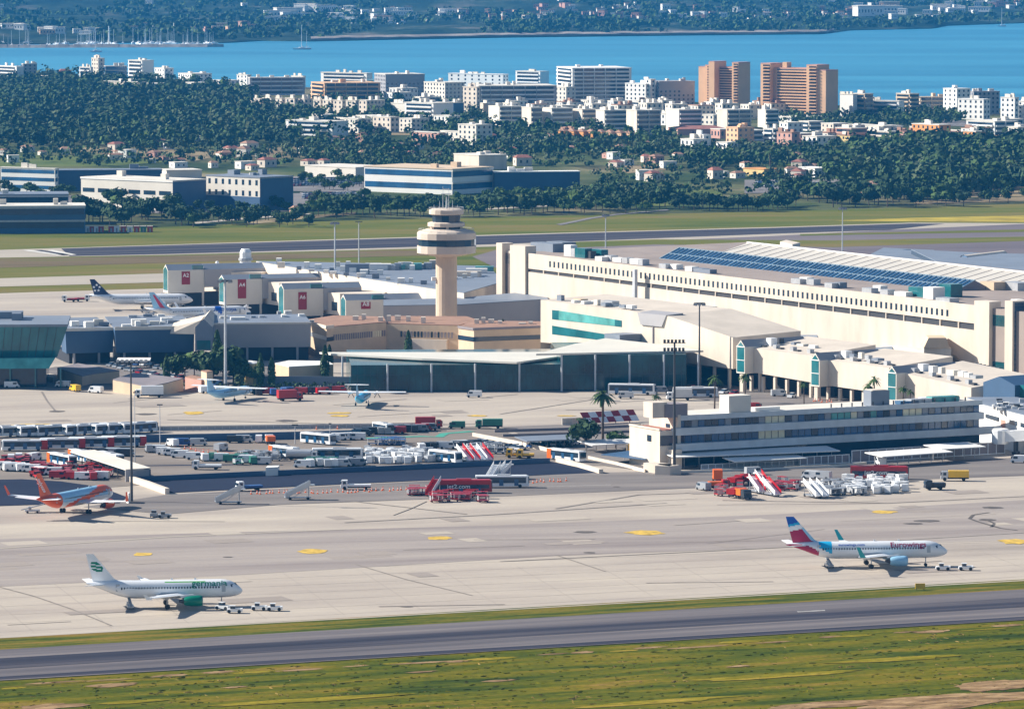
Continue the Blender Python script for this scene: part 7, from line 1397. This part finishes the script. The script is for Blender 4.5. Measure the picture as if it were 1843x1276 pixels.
bld('long dark blue hall with a white roof edge right of the ribbon office', 885, 890, 1044, 347, 311, 'B', 'none', 9, roof='white', cat='hall', name='factory_building')
bld('cream square hall behind the ribbon office', 816, 862, 912, 306, 281, 'K', 'none', 32, roof='offwhite', cat='hall', name='factory_building')
bld('low white-roofed warehouse behind the ribbon office', 545, 640, 700, 322, 303, 'C', 'none', 45, roof='offwhite', cat='warehouse', name='warehouse')
bld('pale grey shed roofs behind the blue factory', 280, 300, 362, 322, 308, 'C', 'none', 20, roof='offwhite', cat='warehouse', name='warehouse')
bld('orange and yellow roofed restaurant among palms', 1340, 1375, 1404, 318, 306, 'Y', 'house', 36, roof='orange', cat='building', name='restaurant')
bld('white low pavilion in the park right of the restaurant', 1440, 1475, 1500, 318, 304, 'W', 'win', 38, cat='building', name='pavilion')
bld('long brick-pink wall building in the wood on the right', 1530, 1560, 1628, 352, 334, 'R', 'none', 14, roof='terra', cat='building', name='brick_building')
bld('red house by the dirt road left of the trees', 520, 530, 545, 388, 377, 'R', 'house', 25, roof='terra', cat='house', name='small_house')
# two striped cooling towers
for i, u in enumerate((1530, 1538)):
    p = G(u, 299); t = empty('striped_silo', p, 0, ('left' if i == 0 else 'right') + ' yellow and white flared tower at the edge of the dark wood', 'tower'); MB().lathe([(.9, 0), (1.6, 7)], 10).build('stem', M['yellowr'], t); MB().lathe([(1.6, 7), (2.1, 9)], 10).build('rim', M['vwhite'], t)
# scattered small houses left and centre
rr = random.Random(77)
hs = []
for (u0, u1, v0, v1, n_) in [(0, 60, 262, 300, 3), (60, 150, 262, 290, 2), (195, 260, 262, 290, 6), (265, 330, 262, 300, 5), (300, 480, 285, 308, 9), (360, 470, 262, 285, 4), (540, 660, 255, 300, 7), (680, 800, 268, 292, 5), (880, 1010, 255, 300, 10), (1080, 1240, 285, 315, 8), (1240, 1500, 285, 325, 14), (1100, 1200, 318, 335, 4), (1010, 1200, 262, 282, 6)]:
    for k in range(n_): hs.append((rr.uniform(u0, u1), rr.uniform(v0, v1)))
HP = []
for wl, rf in (('C', 'terra'), ('R', 'terra'), ('W', 'offwhite'), ('K', 'redroof')):
    rt, w, d, h = bld('x', 0, 14, 40, 300, 284, wl, 'house', 30, roof=rf, cat='house', name='small_house', extra=False); HP.append(rt)
used = set()
for i, (u, v) in enumerate(hs):
    j = rr.randrange(4); o = HP[j] if j not in used else copy_tree(HP[j]); used.add(j); p = G(u, v); o.location = (p.x, p.y, 0); o.rotation_euler = (0, 0, R(rr.uniform(10, 60))); q_ = rr.uniform(.42, .8); o.scale = (q_ * rr.uniform(.7, 1.4), q_, q_ * rr.uniform(.8, 1.3)); o.name = 'small_house'
    tag(o, ['off-white house with a terracotta roof among trees beyond the runway', 'pink house with a terracotta roof among trees beyond the runway', 'flat-roofed white house among trees beyond the runway', 'cream house with a red roof among trees beyond the runway'][j], 'house', ['off-white countryside houses', 'pink countryside houses', 'white countryside houses', 'cream countryside houses'][j])
# white row houses at the forest edge
for i in range(9): u = 303 + i * 10; bld('white row house unit at the forest edge above the fields', u, u + 7, u + 11, 255, 246, 'W', 'house', 34, roof='offwhite', group='white row houses at the forest edge', name='row_house', cat='house')
# red and white checkered huts beside the far runway
for i, (u, c) in enumerate([(158, 'vwhite'), (166, 'vred'), (174, 'vwhite'), (182, 'vred'), (200, 'vred'), (210, 'vwhite'), (222, 'vred'), (234, 'vwhite'), (246, 'vred'), (258, 'vgreen'), (270, 'vred')]):
    p = G(u, 418); t = empty('equipment_hut', p, 0.1, {'vred': 'red equipment hut in the chequered row beyond the far runway', 'vwhite': 'white equipment hut in the chequered row beyond the far runway', 'vgreen': 'pale green equipment hut in the chequered row beyond the far runway'}[c], 'hut', 'chequered huts ' + c[1:]); MB().box(-1.3, 1.3, -1.2, 1.2, 0, 2.8).build('cabin', M[c], t); ub('door', M['vgrey'], t, -.4, .4, -1.25, -1.2, 0, 2)
    ub('roof', M['offwhite'], t, -1.4, 1.4, -1.3, 1.3, 2.8, 2.95)
# car parks in the estate
for (u0, v0, u1, v1, rows, n_, lab) in [(520, 326, 650, 322, 4, 22, 'car in the estate car park left of the ribbon office'), (545, 352, 650, 350, 3, 18, 'car in the near car park below the ribbon office'), (1360, 330, 1510, 334, 3, 24, 'car in the car park by the wood on the right')]:
    for r_ in range(rows):
        for k in range(n_):
            f = (k + .5) / n_; c = rr.choice(cl); one('parked_car', 'car' + c, lambda c=c: make_car(c), (u0 + (u1 - u0) * f, v0 + (v1 - v0) * f + r_ * 3.4), rr.choice([70, 250]), lab, 'car', lab.replace('car in', 'cars in'))

# ---------------- houses on the far shore, harbour boats ----------------
def GT(u, v):
    d = ray(u, v); t = 5500.0
    while t < 13000:
        x, y, z = d.x * t, d.y * t, CAMH + d.z * t
        if z <= hz(x, y) and y > shoreD(x / y): return Vector((x, y, hz(x, y)))
        t += 12
    return None
far_p = []
for (m1, m2, wd) in (('white', 'white', 14), ('offwhite', 'terra', 12), ('pink', 'terra', 12), ('white', 'offwhite', 34), ('peach', 'offwhite', 20)):
    b = MB(); b.box(-wd / 2, wd / 2, -5, 5, -3, 6.5, 0); b.box(-wd / 2 - .4, wd / 2 + .4, -5.4, 5.4, 6.5, 7.3, 1)
    for k in range(int(wd / 4)): b.box(-wd / 2 + 1 + k * 4, -wd / 2 + 2.6 + k * 4, -5.06, -4.9, 2.5, 4.6, 2)
    far_p.append(b.build('far_house', [M[m1], M[m2], M['glass']]))
fl_ = [('small white house on the wooded far shore across the bay', 'white far shore houses'), ('off-white house with a terracotta roof on the far shore across the bay', 'off-white far shore houses'), ('pink house with a terracotta roof on the far shore across the bay', 'pink far shore houses'), ('long white terrace block on the far shore across the bay', 'white far shore terraces'), ('peach apartment block on the far shore across the bay', 'peach far shore blocks')]
usd = set(); rr = random.Random(9)
fb = [(20, 66, 52, 56, 5, (3, 0), 1), (82, 180, 56, 64, 10, (0, 4, 3), 1), (225, 300, 50, 62, 4, (0, 1), .8), (300, 420, 48, 66, 9, (2, 4, 1, 0), .9), (420, 480, 44, 55, 7, (2, 1), 1), (480, 620, 24, 42, 16, (3, 0), 1.3), (540, 660, 18, 26, 12, (3, 0), 1.2), (620, 820, 18, 44, 26, (3, 0, 1), 1), (560, 780, 34, 46, 7, (4, 0), 1.2), (820, 950, 22, 38, 12, (2, 1, 4), 1), (950, 1140, 14, 36, 30, (2, 1, 0), 1), (1110, 1260, 14, 38, 26, (1, 2, 0), 1), (1260, 1400, 18, 38, 24, (1, 2, 0), .9), (1400, 1540, 18, 34, 18, (2, 1), 1), (1540, 1640, 14, 36, 16, (3, 0, 4), 1.5), (1640, 1700, 20, 36, 6, (0, 1), .9), (1690, 1800, 5, 28, 20, (0, 3), 1.1), (1780, 1880, 2, 20, 12, (0, 2), 1), (0, 900, 5, 26, 8, (0,), .8), (1000, 1700, 2, 12, 8, (0,), .8)]
for (u0, u1, v0, v1, n_, ks, sc) in fb:
    for k in range(n_):
        p = GT(rr.uniform(u0, u1), rr.uniform(v0, v1)); j = rr.choice(ks)
        if p is None: continue
        if j in usd: o = far_p[j].copy(); COL.objects.link(o)
        else: o = far_p[j]; usd.add(j)
        q = sc * rr.uniform(.5, 1.0); o.location = p; o.scale = (q, q, q * rr.uniform(.8, 1.5)); o.rotation_euler = (0, 0, R(rr.uniform(-35, 35))); tag(o, fl_[j][0], 'house', fl_[j][1])
for j in range(5):
    if j not in usd: bpy.data.objects.remove(far_p[j])
def make_boat(L, mh):
    t = empty('sailing_boat', (0, 0, 0)); b = MB(); b.prism([(-L / 2, -L * .1, -.3), (L * .3, -L * .1, -.3), (L * .48, 0, -.3), (L * .3, L * .1, -.3), (-L / 2, L * .1, -.3)], [(-L / 2, -L * .14, 1.5), (L * .3, -L * .13, 1.6), (L * .55, 0, 1.8), (L * .3, L * .13, 1.6), (-L / 2, L * .14, 1.5)]); b.build('hull', M['vwhite'], t)
    MB().prism([(-L * .2, -L * .08, 1.5), (L * .2, -L * .06, 1.5), (L * .2, L * .06, 1.5), (-L * .2, L * .08, 1.5)], [(-L * .15, -L * .06, 2.4), (L * .1, -L * .05, 2.4), (L * .1, L * .05, 2.4), (-L * .15, L * .06, 2.4)]).build('cabin', M['vwhite'], t)
    MB().tube((0, 0, 1.5), (0, 0, mh), mh * .014 + .06, mh * .008 + .04, 6).build('mast', M['pole'], t); MB().tube((0, 0, 3), (-L * .4, 0, 3.1), .18, n=6).build('boom', M['vwhite'], t); return t
bp0 = [make_boat(12, 15), make_boat(14, 19), make_boat(10, 12)]; usd = set(); rr = random.Random(4)
for k in range(64):
    u = rr.uniform(-10, 385) if k > 20 else rr.uniform(100, 300); v = 82 - (u / 400) * 1.0 - rr.uniform(0, 4) if u > 140 else rr.uniform(78, 86); j = rr.randrange(3); o = bp0[j] if j not in usd else copy_tree(bp0[j]); usd.add(j)
    p = G(u, v); o.location = (p.x, p.y, -.7); o.rotation_euler = (0, 0, R(rr.uniform(0, 360))); tag(o, ['white sailing boat moored in the harbour behind the breakwater', 'larger white sailing boat moored in the harbour behind the breakwater', 'small white sailing boat moored in the harbour behind the breakwater'][j], 'boat', ['moored sailing boats', 'larger moored sailing boats', 'small moored sailing boats'][j])
for (u, v, L_, mh, lab) in [(543, 88, 22, 28, 'white yacht with two tall masts anchored alone in the bay'), (172, 93, 14, 26, 'white sailing yacht just in front of the breakwater'), (1803, 47, 12, 26, 'lone white sailing yacht by the far shore at the right')]:
    t = make_boat(L_, mh); p = G(u, v); t.location = (p.x, p.y, -.7); t.rotation_euler = (0, 0, R(200)); tag(t, lab, 'boat')
    if u == 543: MB().tube((-6, 0, 1.5), (-6, 0, 21), .3, .15, 6).build('mast', M['pole'], t)
p = G(196, 84); t = empty('harbour_tower', (p.x, p.y, 0), 0, 'tall thin white tower in the harbour behind the breakwater', 'tower'); MB().lathe([(1.1, 0), (.5, 24)], 8).build('shaft', M['white'], t); MB().box(-3, 3, -.2, .2, 18, 18.5).build('crossarm', M['white'], t)
# ---------------- trees and woods ----------------
leaf = [mat('foliage_dark', (0.014, 0.040, 0.014), 0.9, 0.45, 0.05, col2=(0.038, 0.080, 0.020)), mat('foliage_mid', (0.028, 0.068, 0.012), 0.9, 0.4, 0.05, col2=(0.070, 0.125, 0.022)), mat('foliage_olive', (0.045, 0.070, 0.028), 0.9, 0.4, 0.05, col2=(0.10, 0.13, 0.055))]
def leaf_cloud(b, c, rad, hgt, n_, sz, rr, mi=0, lobes=5):
    cs = [(c[0] + rr.uniform(-.55, .55) * rad, c[1] + rr.uniform(-.55, .55) * rad, c[2] + rr.uniform(-.3, .35) * hgt, rr.uniform(.45, .75)) for _ in range(lobes)] + [(c[0], c[1], c[2], .8)]
    for k in range(n_):
        lx, ly, lz, lr = cs[k % len(cs)]
        th, ph = rr.uniform(0, 2 * math.pi), math.acos(rr.uniform(-.75, 1)); q = lr * rr.uniform(.75, 1.1)
        nx, ny, nz = math.sin(ph) * math.cos(th), math.sin(ph) * math.sin(th), math.cos(ph)
        px, py, pz = lx + nx * rad * q, ly + ny * rad * q, lz + nz * hgt * .5 * q
        nn = Vector((nx + rr.uniform(-.5, .5), ny + rr.uniform(-.5, .5), nz + rr.uniform(-.4, .6))).normalized(); a = nn.orthogonal().normalized(); bb = nn.cross(a); s = sz * rr.uniform(.6, 1.25)
        i = len(b.v); b.v += [(px + a.x * s, py + a.y * s, pz + a.z * s), (px + bb.x * s, py + bb.y * s, pz + bb.z * s), (px - a.x * s, py - a.y * s, pz - a.z * s), (px - bb.x * s * .8, py - bb.y * s * .8, pz - bb.z * s * .8)]; b.f.append((i, i + 1, i + 2, i + 3)); b.m.append(mi)
def make_tree(seed, rad, H, li, name='broadleaf_tree', n_=300):
    rr = random.Random(seed); t = empty(name, (0, 0, 0)); tr = MB().tube((0, 0, -.1), (.1, 0, H * .45), .035 * H, .02 * H, 6)
    for k in range(4): a = k * 1.6 + rr.random(); tr.tube((.1, 0, H * .35), (rad * .5 * math.cos(a), rad * .5 * math.sin(a), H * .62), .018 * H, .008 * H, 5)
    tr.build('trunk', M['bark'], t); b = MB(); leaf_cloud(b, (0, 0, H * .62), rad * .9, H * .72, n_, rad * .17, rr, 0, 7); b.build('crown', leaf[li], t); return t
def make_cypress(seed, H=9):
    rr = random.Random(seed); t = empty('cypress_tree', (0, 0, 0)); MB().tube((0, 0, 0), (0, 0, 1.2), .2, .16, 6).build('trunk', M['bark'], t); b = MB()
    for k in range(240):
        z = .6 + (H - .6) * rr.random() ** .8; q = 1.25 * math.sin(math.pi * min(.98, (z / H) * .85 + .12)) ** .8; a = rr.uniform(0, 6.28); px, py = q * math.cos(a) * rr.uniform(.7, 1.05), q * math.sin(a) * rr.uniform(.7, 1.05); s = .38
        i = len(b.v); b.v += [(px - s * math.sin(a), py + s * math.cos(a), z), (px, py, z + s * 1.6), (px + s * math.sin(a), py - s * math.cos(a), z), (px + .2 * math.cos(a), py + .2 * math.sin(a), z - s)]; b.f.append((i, i + 1, i + 2, i + 3)); b.m.append(0)
    b.build('crown', leaf[0], t); return t
def make_palm(seed, H=10):
    rr = random.Random(seed); t = empty('palm_tree', (0, 0, 0)); MB().tube((0, 0, 0), (.15, .1, H), .28, .2, 7).build('trunk', M['bark'], t); b = MB()
    for k in range(34):
        a = k * 2.4; el = rr.uniform(-.5, 1.1); L = rr.uniform(2.2, 3.0); pr = None
        for j in range(5):
            f = j / 4; x = L * f * math.cos(el) ; z = H + L * f * math.sin(el) - 1.5 * f * f; w = .32 * math.sin(math.pi * (.15 + .8 * f)); c = Vector((x * math.cos(a) + .15, x * math.sin(a) + .1, z)); s = Vector((-math.sin(a), math.cos(a), 0)) * w
            cur = (c - s, c + s)
            if pr: b.poly([pr[0], pr[1], cur[1], cur[0]])
            pr = cur
    b.build('crown', leaf[1], t); return t
TP = {}
def tree(key, fn, u, v, sc, label, group, cat='tree', rr=random.Random(1)):
    if key not in TP: TP[key] = fn(); o = TP[key]
    else: o = copy_tree(TP[key])
    p = G(u, v); o.location = (p.x, p.y, 0); o.scale = (sc, sc, sc * rr.uniform(.9, 1.12)); o.rotation_euler = (0, 0, rr.uniform(0, 6.28)); return tag(o, label, cat, group)
kinds = [('t0', lambda: make_tree(1, 4.2, 8.0, 0)), ('t1', lambda: make_tree(2, 4.6, 7.4, 1)), ('t2', lambda: make_tree(3, 3.8, 7.0, 2)), ('t3', lambda: make_tree(4, 5.2, 8.4, 0)), ('t4', lambda: make_tree(5, 4.0, 6.6, 1))]
rr = random.Random(33)
bands = [(560, 900, 388, 396, 34, (0, 3, 1), 1.05, 'dark round tree in the hedge belt beyond the far runway left of centre'), (900, 1200, 376, 388, 30, (0, 3, 1), 1.05, 'dark round tree in the hedge belt beyond the far runway centre'), (1210, 1420, 374, 382, 24, (0, 3), .9, 'dark bushy tree in the low belt right of the field gap'), (1400, 1740, 356, 374, 40, (0, 3, 1), 1.15, 'large dark tree at the wood edge on the right'), (140, 350, 372, 410, 34, (0, 1, 3), 1.1, 'green tree between the dark glass office and the warehouse'), (340, 560, 392, 410, 22, (0, 3), .8, 'low dark tree below the louvred office'),
    (350, 560, 378, 390, 12, (0, 4), .8, 'small street tree in front of the louvred office'), (560, 660, 360, 378, 14, (1, 2), .7, 'low green bush tree below the near car park'), (660, 900, 358, 370, 16, (1, 4), .6, 'low green shrub tree in front of the ribbon office'), (540, 650, 322, 345, 16, (0, 1), .8, 'round tree in the estate car park'), (890, 1060, 346, 362, 14, (1,), .7, 'bright green tree in front of the long blue hall'),
    (0, 130, 345, 356, 10, (0, 1), .8, 'tree below the white framed office at the left'), (1750, 1850, 358, 372, 5, (0,), .8, 'round dark tree beside the dirt track at the right')]
for bi, (u0, u1, v0, v1, n_, ks, sc, lab) in enumerate(bands):
    for k in range(n_):
        j = rr.choice(ks); f = rr.random(); u = u0 + (u1 - u0) * (k + rr.uniform(.2, .8)) / n_; v = rr.uniform(v0, v1)
        if bi == 0: v = 396 - (u - 560) / 340 * 6 - rr.uniform(0, 12)
        if bi == 1: v = 390 - (u - 900) / 300 * 6 - rr.uniform(0, 14)
        tree(kinds[j][0], kinds[j][1], u, v, sc * rr.uniform(.75, 1.2), lab, lab + 's')
# trees near the terminal
for (u, v, sc, k, lab) in [(316, 686, 1.0, 0, 'green tree at the left of the clump by the wing wall'), (333, 682, 1.0, 1, 'bright tree in the clump left of the tall pale mast'), (350, 680, 1.1, 1, 'bright tree in the middle of the clump by the gable'), (367, 682, 1.0, 0, 'green tree below the blue gable'), (384, 690, 1.1, 0, 'large dark tree touching the tall pale mast'), (402, 694, 1.3, 3, 'largest dark tree behind the tall pale mast'), (420, 690, 1.1, 0, 'dark tree right of the tall pale mast'), (436, 694, 1.0, 0, 'dark tree between the mast and the cypress pair'), (452, 694, .9, 1, 'low green tree right of the mast clump'),
      (350, 697, .5, 1, 'low bush before the farmhouse'), (430, 698, .6, 2, 'pale bush right of the farmhouse'), (1055, 812, 1.0, 3, 'round dark tree behind the white bus with a red back'), (1108, 808, .7, 1, 'small round tree left of the office canopy'), (1150, 792, .6, 1, 'shrub on the red terrace side of the office')]:
    tree(kinds[k][0], kinds[k][1], u, v, sc, lab, None)
for (u, v, sc, lab) in [(300, 690, 1.0, 'cypress at the left end of the clump by the wing wall'), (391, 675, 1.5, 'tall cypress behind the clump left of the pale mast'), (469, 697, 1.1, 'left cypress of the pair by the white pavilion roof'), (489, 697, 1.1, 'right cypress of the pair by the white pavilion roof'), (585, 690, 1.2, 'cypress at the left end of the canopy'), (593, 672, 1.1, 'thin cypress before the beige office corner'), (735, 656, 1.2, 'cypress before the middle beige office block'), (905, 640, 1.3, 'thin cypress before the grey link wing')]:
    tree('cyp', lambda: make_cypress(6), u, v, sc, lab, None)
for (u, v, sc, lab) in [(1085, 797, 1.5, 'tallest palm rising past the chequered board'), (1286, 742, 1.0, 'palm behind the office left part'), (1341, 726, .9, 'palm below the first glass prow'), (1447, 728, .7, 'palm by the white tug under the second prow'), (1562, 738, .8, 'palm left of the cream roof block'), (1574, 740, .9, 'second palm touching the cream roof block'), (1625, 740, .75, 'palm right of the third glass prow'), (1638, 741, .6, 'short palm right of the third glass prow'), (1180, 750, .7, 'palm crown behind the office end block'), (1386, 316, 1.4, 'large pale palm beside the yellow restaurant')]:
    tree('palm', lambda: make_palm(8), u, v, sc, lab, None)
# hedge line by the forecourt
def hedge(label, pts, h, w, seed):
    rr2 = random.Random(seed); W = [G(u, v).to_2d() for (u, v) in pts]; b = MB()
    for a, c in zip(W, W[1:]):
        n_ = max(3, int((c - a).length / 1.2))
        for k in range(n_): p = a + (c - a) * k / n_ - W[0]; leaf_cloud(b, (p.x, p.y, h * .5), w, h, 14, .45, rr2, 0, 2)
    o = b.build('hedge', leaf[0], None, loc=(W[0].x, W[0].y, 0)); tag(o, label, 'hedge')
hedge('long dark hedge behind the propeller planes left of the glass pavilion', [(300, 700), (400, 702), (520, 701), (632, 702)], 2.4, 1.2, 1)
wall('dark car park wall left of the glass pavilion', [(455, 694), (560, 694), (634, 695)], 3.0, M['slate'])
mass('farmhouse', 'pinkish stone farmhouse with a small tower beside the forecourt trees', 'house', [(333, 679, 4), (362, 684, 4), (372, 681, 4), (345, 676, 4)], M['pink'], M['terra']); mass('farmhouse_tower', 'square pink tower of the farmhouse left of the tall pale mast', 'house', [(362, 668, 6.5), (372, 671, 6.5), (383, 669, 6.5), (374, 667, 6.5)], M['tan'], M['terra'])
mass('pavilion_house', 'low white curved-roof pavilion left of the canopy tip', 'building', [(495, 655, 5.5), (520, 661, 5.5), (600, 657, 5.5), (590, 651, 5.5), (520, 650, 5.5)], M['tan'], M['white']); mass('yellow_house', 'small yellow-walled house right of the tall pale mast', 'house', [(433, 652, 7), (455, 656, 7), (470, 653, 7), (450, 650, 7)], M['yellowr'], M['white'])
# woods: far masses of crowns, each one object
def inside(u, v, poly):
    c = False; j = len(poly) - 1
    for i in range(len(poly)):
        if (poly[i][1] > v) != (poly[j][1] > v) and u < (poly[j][0] - poly[i][0]) * (v - poly[i][1]) / (poly[j][1] - poly[i][1]) + poly[i][0]: c = not c
        j = i
    return c
def woods(name, polys, n_, rad, H, seed, faces=26, mix=(0, 0, 1)):
    rr2 = random.Random(seed); b = MB()
    for poly in polys:
        us = [p[0] for p in poly]; vs = [p[1] for p in poly]; area = 0; y0, y1 = G(921, max(vs)).y, G(921, min(vs)).y; k = 0; tries = 0
        while k < n_ // len(polys) and tries < n_ * 8:
            tries += 1; y = rr2.uniform(y0, y1); v = CY + FPX * math.tan(math.atan2(CAMH, y) - PITCH); u = rr2.uniform(min(us), max(us))
            if not inside(u, v, poly): continue
            k += 1; p = G(u, v); q = rr2.uniform(.6, 1.3); hh = H * q * rr2.uniform(.8, 1.2); leaf_cloud(b, (p.x, p.y, hh * .55), rad * q, hh * .9, faces, rad * .30, rr2, rr2.choice(mix), 2)
    o = b.build(name, leaf); return tag(o, kind='stuff')
woods('pine_woods', [[(-120, 146), (140, 144), (330, 152), (450, 170), (470, 200), (560, 212), (520, 252), (470, 268), (300, 272), (-120, 258)]], 2300, 5.2, 9.5, 1, 30, (0, 0, 1, 0, 2))
woods('shore_trees', [[(560, 186), (830, 190), (900, 215), (1000, 232), (1220, 245), (1200, 262), (900, 262), (780, 246), (520, 252), (470, 205)]], 480, 4.5, 8, 2, 26)
woods('right_woods', [[(1480, 290), (1560, 274), (1700, 268), (1950, 268), (1950, 340), (1760, 352), (1640, 356), (1500, 338)]], 1500, 5.6, 11, 3, 34, (0, 0, 0, 1, 1, 2))
woods('park_trees', [[(1240, 272), (1500, 276), (1500, 300), (1240, 300)], [(1370, 218), (1560, 208), (1740, 208), (1730, 226), (1400, 236)], [(900, 256), (1240, 262), (1240, 285), (900, 280)], [(480, 252), (900, 262), (900, 292), (540, 298)]], 1000, 4.2, 7.0, 4, 26, (0, 1, 2))
woods('mixed_scrub', [[(0, 262), (480, 262), (540, 300), (350, 302), (0, 298)], [(540, 292), (830, 286), (900, 300), (640, 304)], [(900, 282), (1240, 286), (1500, 300), (1520, 345), (1330, 352), (1060, 350), (1060, 308), (930, 300)], [(1000, 350), (1200, 345), (1240, 352), (1220, 366), (1060, 372), (900, 378)]], 900, 3.4, 5.0, 5, 22, (0, 1, 2, 0))
rr2 = random.Random(6); b = MB()
for k in range(4200):
    a = rr2.uniform(-.105, .105); y0 = shoreD(a); y = y0 + 35 + (10800 - y0) * rr2.random() ** 1.15; x = a * y; q = rr2.uniform(.7, 1.5)
    if noise.noise((x * .004, y * .0015, 9)) < -.12 and y < 8500: continue
    leaf_cloud(b, (x, y, hz(x, y) + 3.5 * q), 7 * q, 8 * q, 12, 2.9, rr2, rr2.choice((0, 0, 1)), 2)
tag(b.build('far_woods', leaf), kind='stuff')
# rough tufts standing in the foreground grass
tm = [mat('tuft_green', (0.085, 0.100, 0.003), 0.95, 0.3, 0.2, spec=0.05), mat('tuft_yellow', (0.18, 0.165, 0.005), 0.95, 0.3, 0.2, spec=0.05), mat('tuft_straw', (0.34, 0.23, 0.08), 0.95, 0.3, 0.2, spec=0.05)]
b = MB(); rr2 = random.Random(12)
for k in range(3500):
    u, v = rr2.uniform(-60, 1900), rr2.uniform(1120, 1310)
    if v < 1224 - u * .0591 + 4: continue
    p = G(u, v); nz_ = noise.noise((p.x * .05, p.y * .09, 3)); mi = 0 if nz_ < .02 else (1 if nz_ < .28 else 2)
    if rr2.random() < .15: mi = rr2.randrange(3)
    hgt_, w_ = rr2.uniform(.06, .2), rr2.uniform(.2, .7)
    for a in (rr2.uniform(0, 3.1), rr2.uniform(0, 3.1)):
        dx, dy = math.cos(a) * w_, math.sin(a) * w_; i = len(b.v); b.v += [(p.x - dx, p.y - dy, .05), (p.x + dx, p.y + dy, .05), (p.x + dx * 1.3 + .05, p.y + dy * 1.3, hgt_), (p.x, p.y, hgt_ * 1.3), (p.x - dx * 1.2, p.y - dy * 1.2, hgt_ * .8)]; b.f.append((i, i + 1, i + 2, i + 3, i + 4)); b.m.append(mi)
tag(b.build('grass_tufts', tm), kind='stuff')
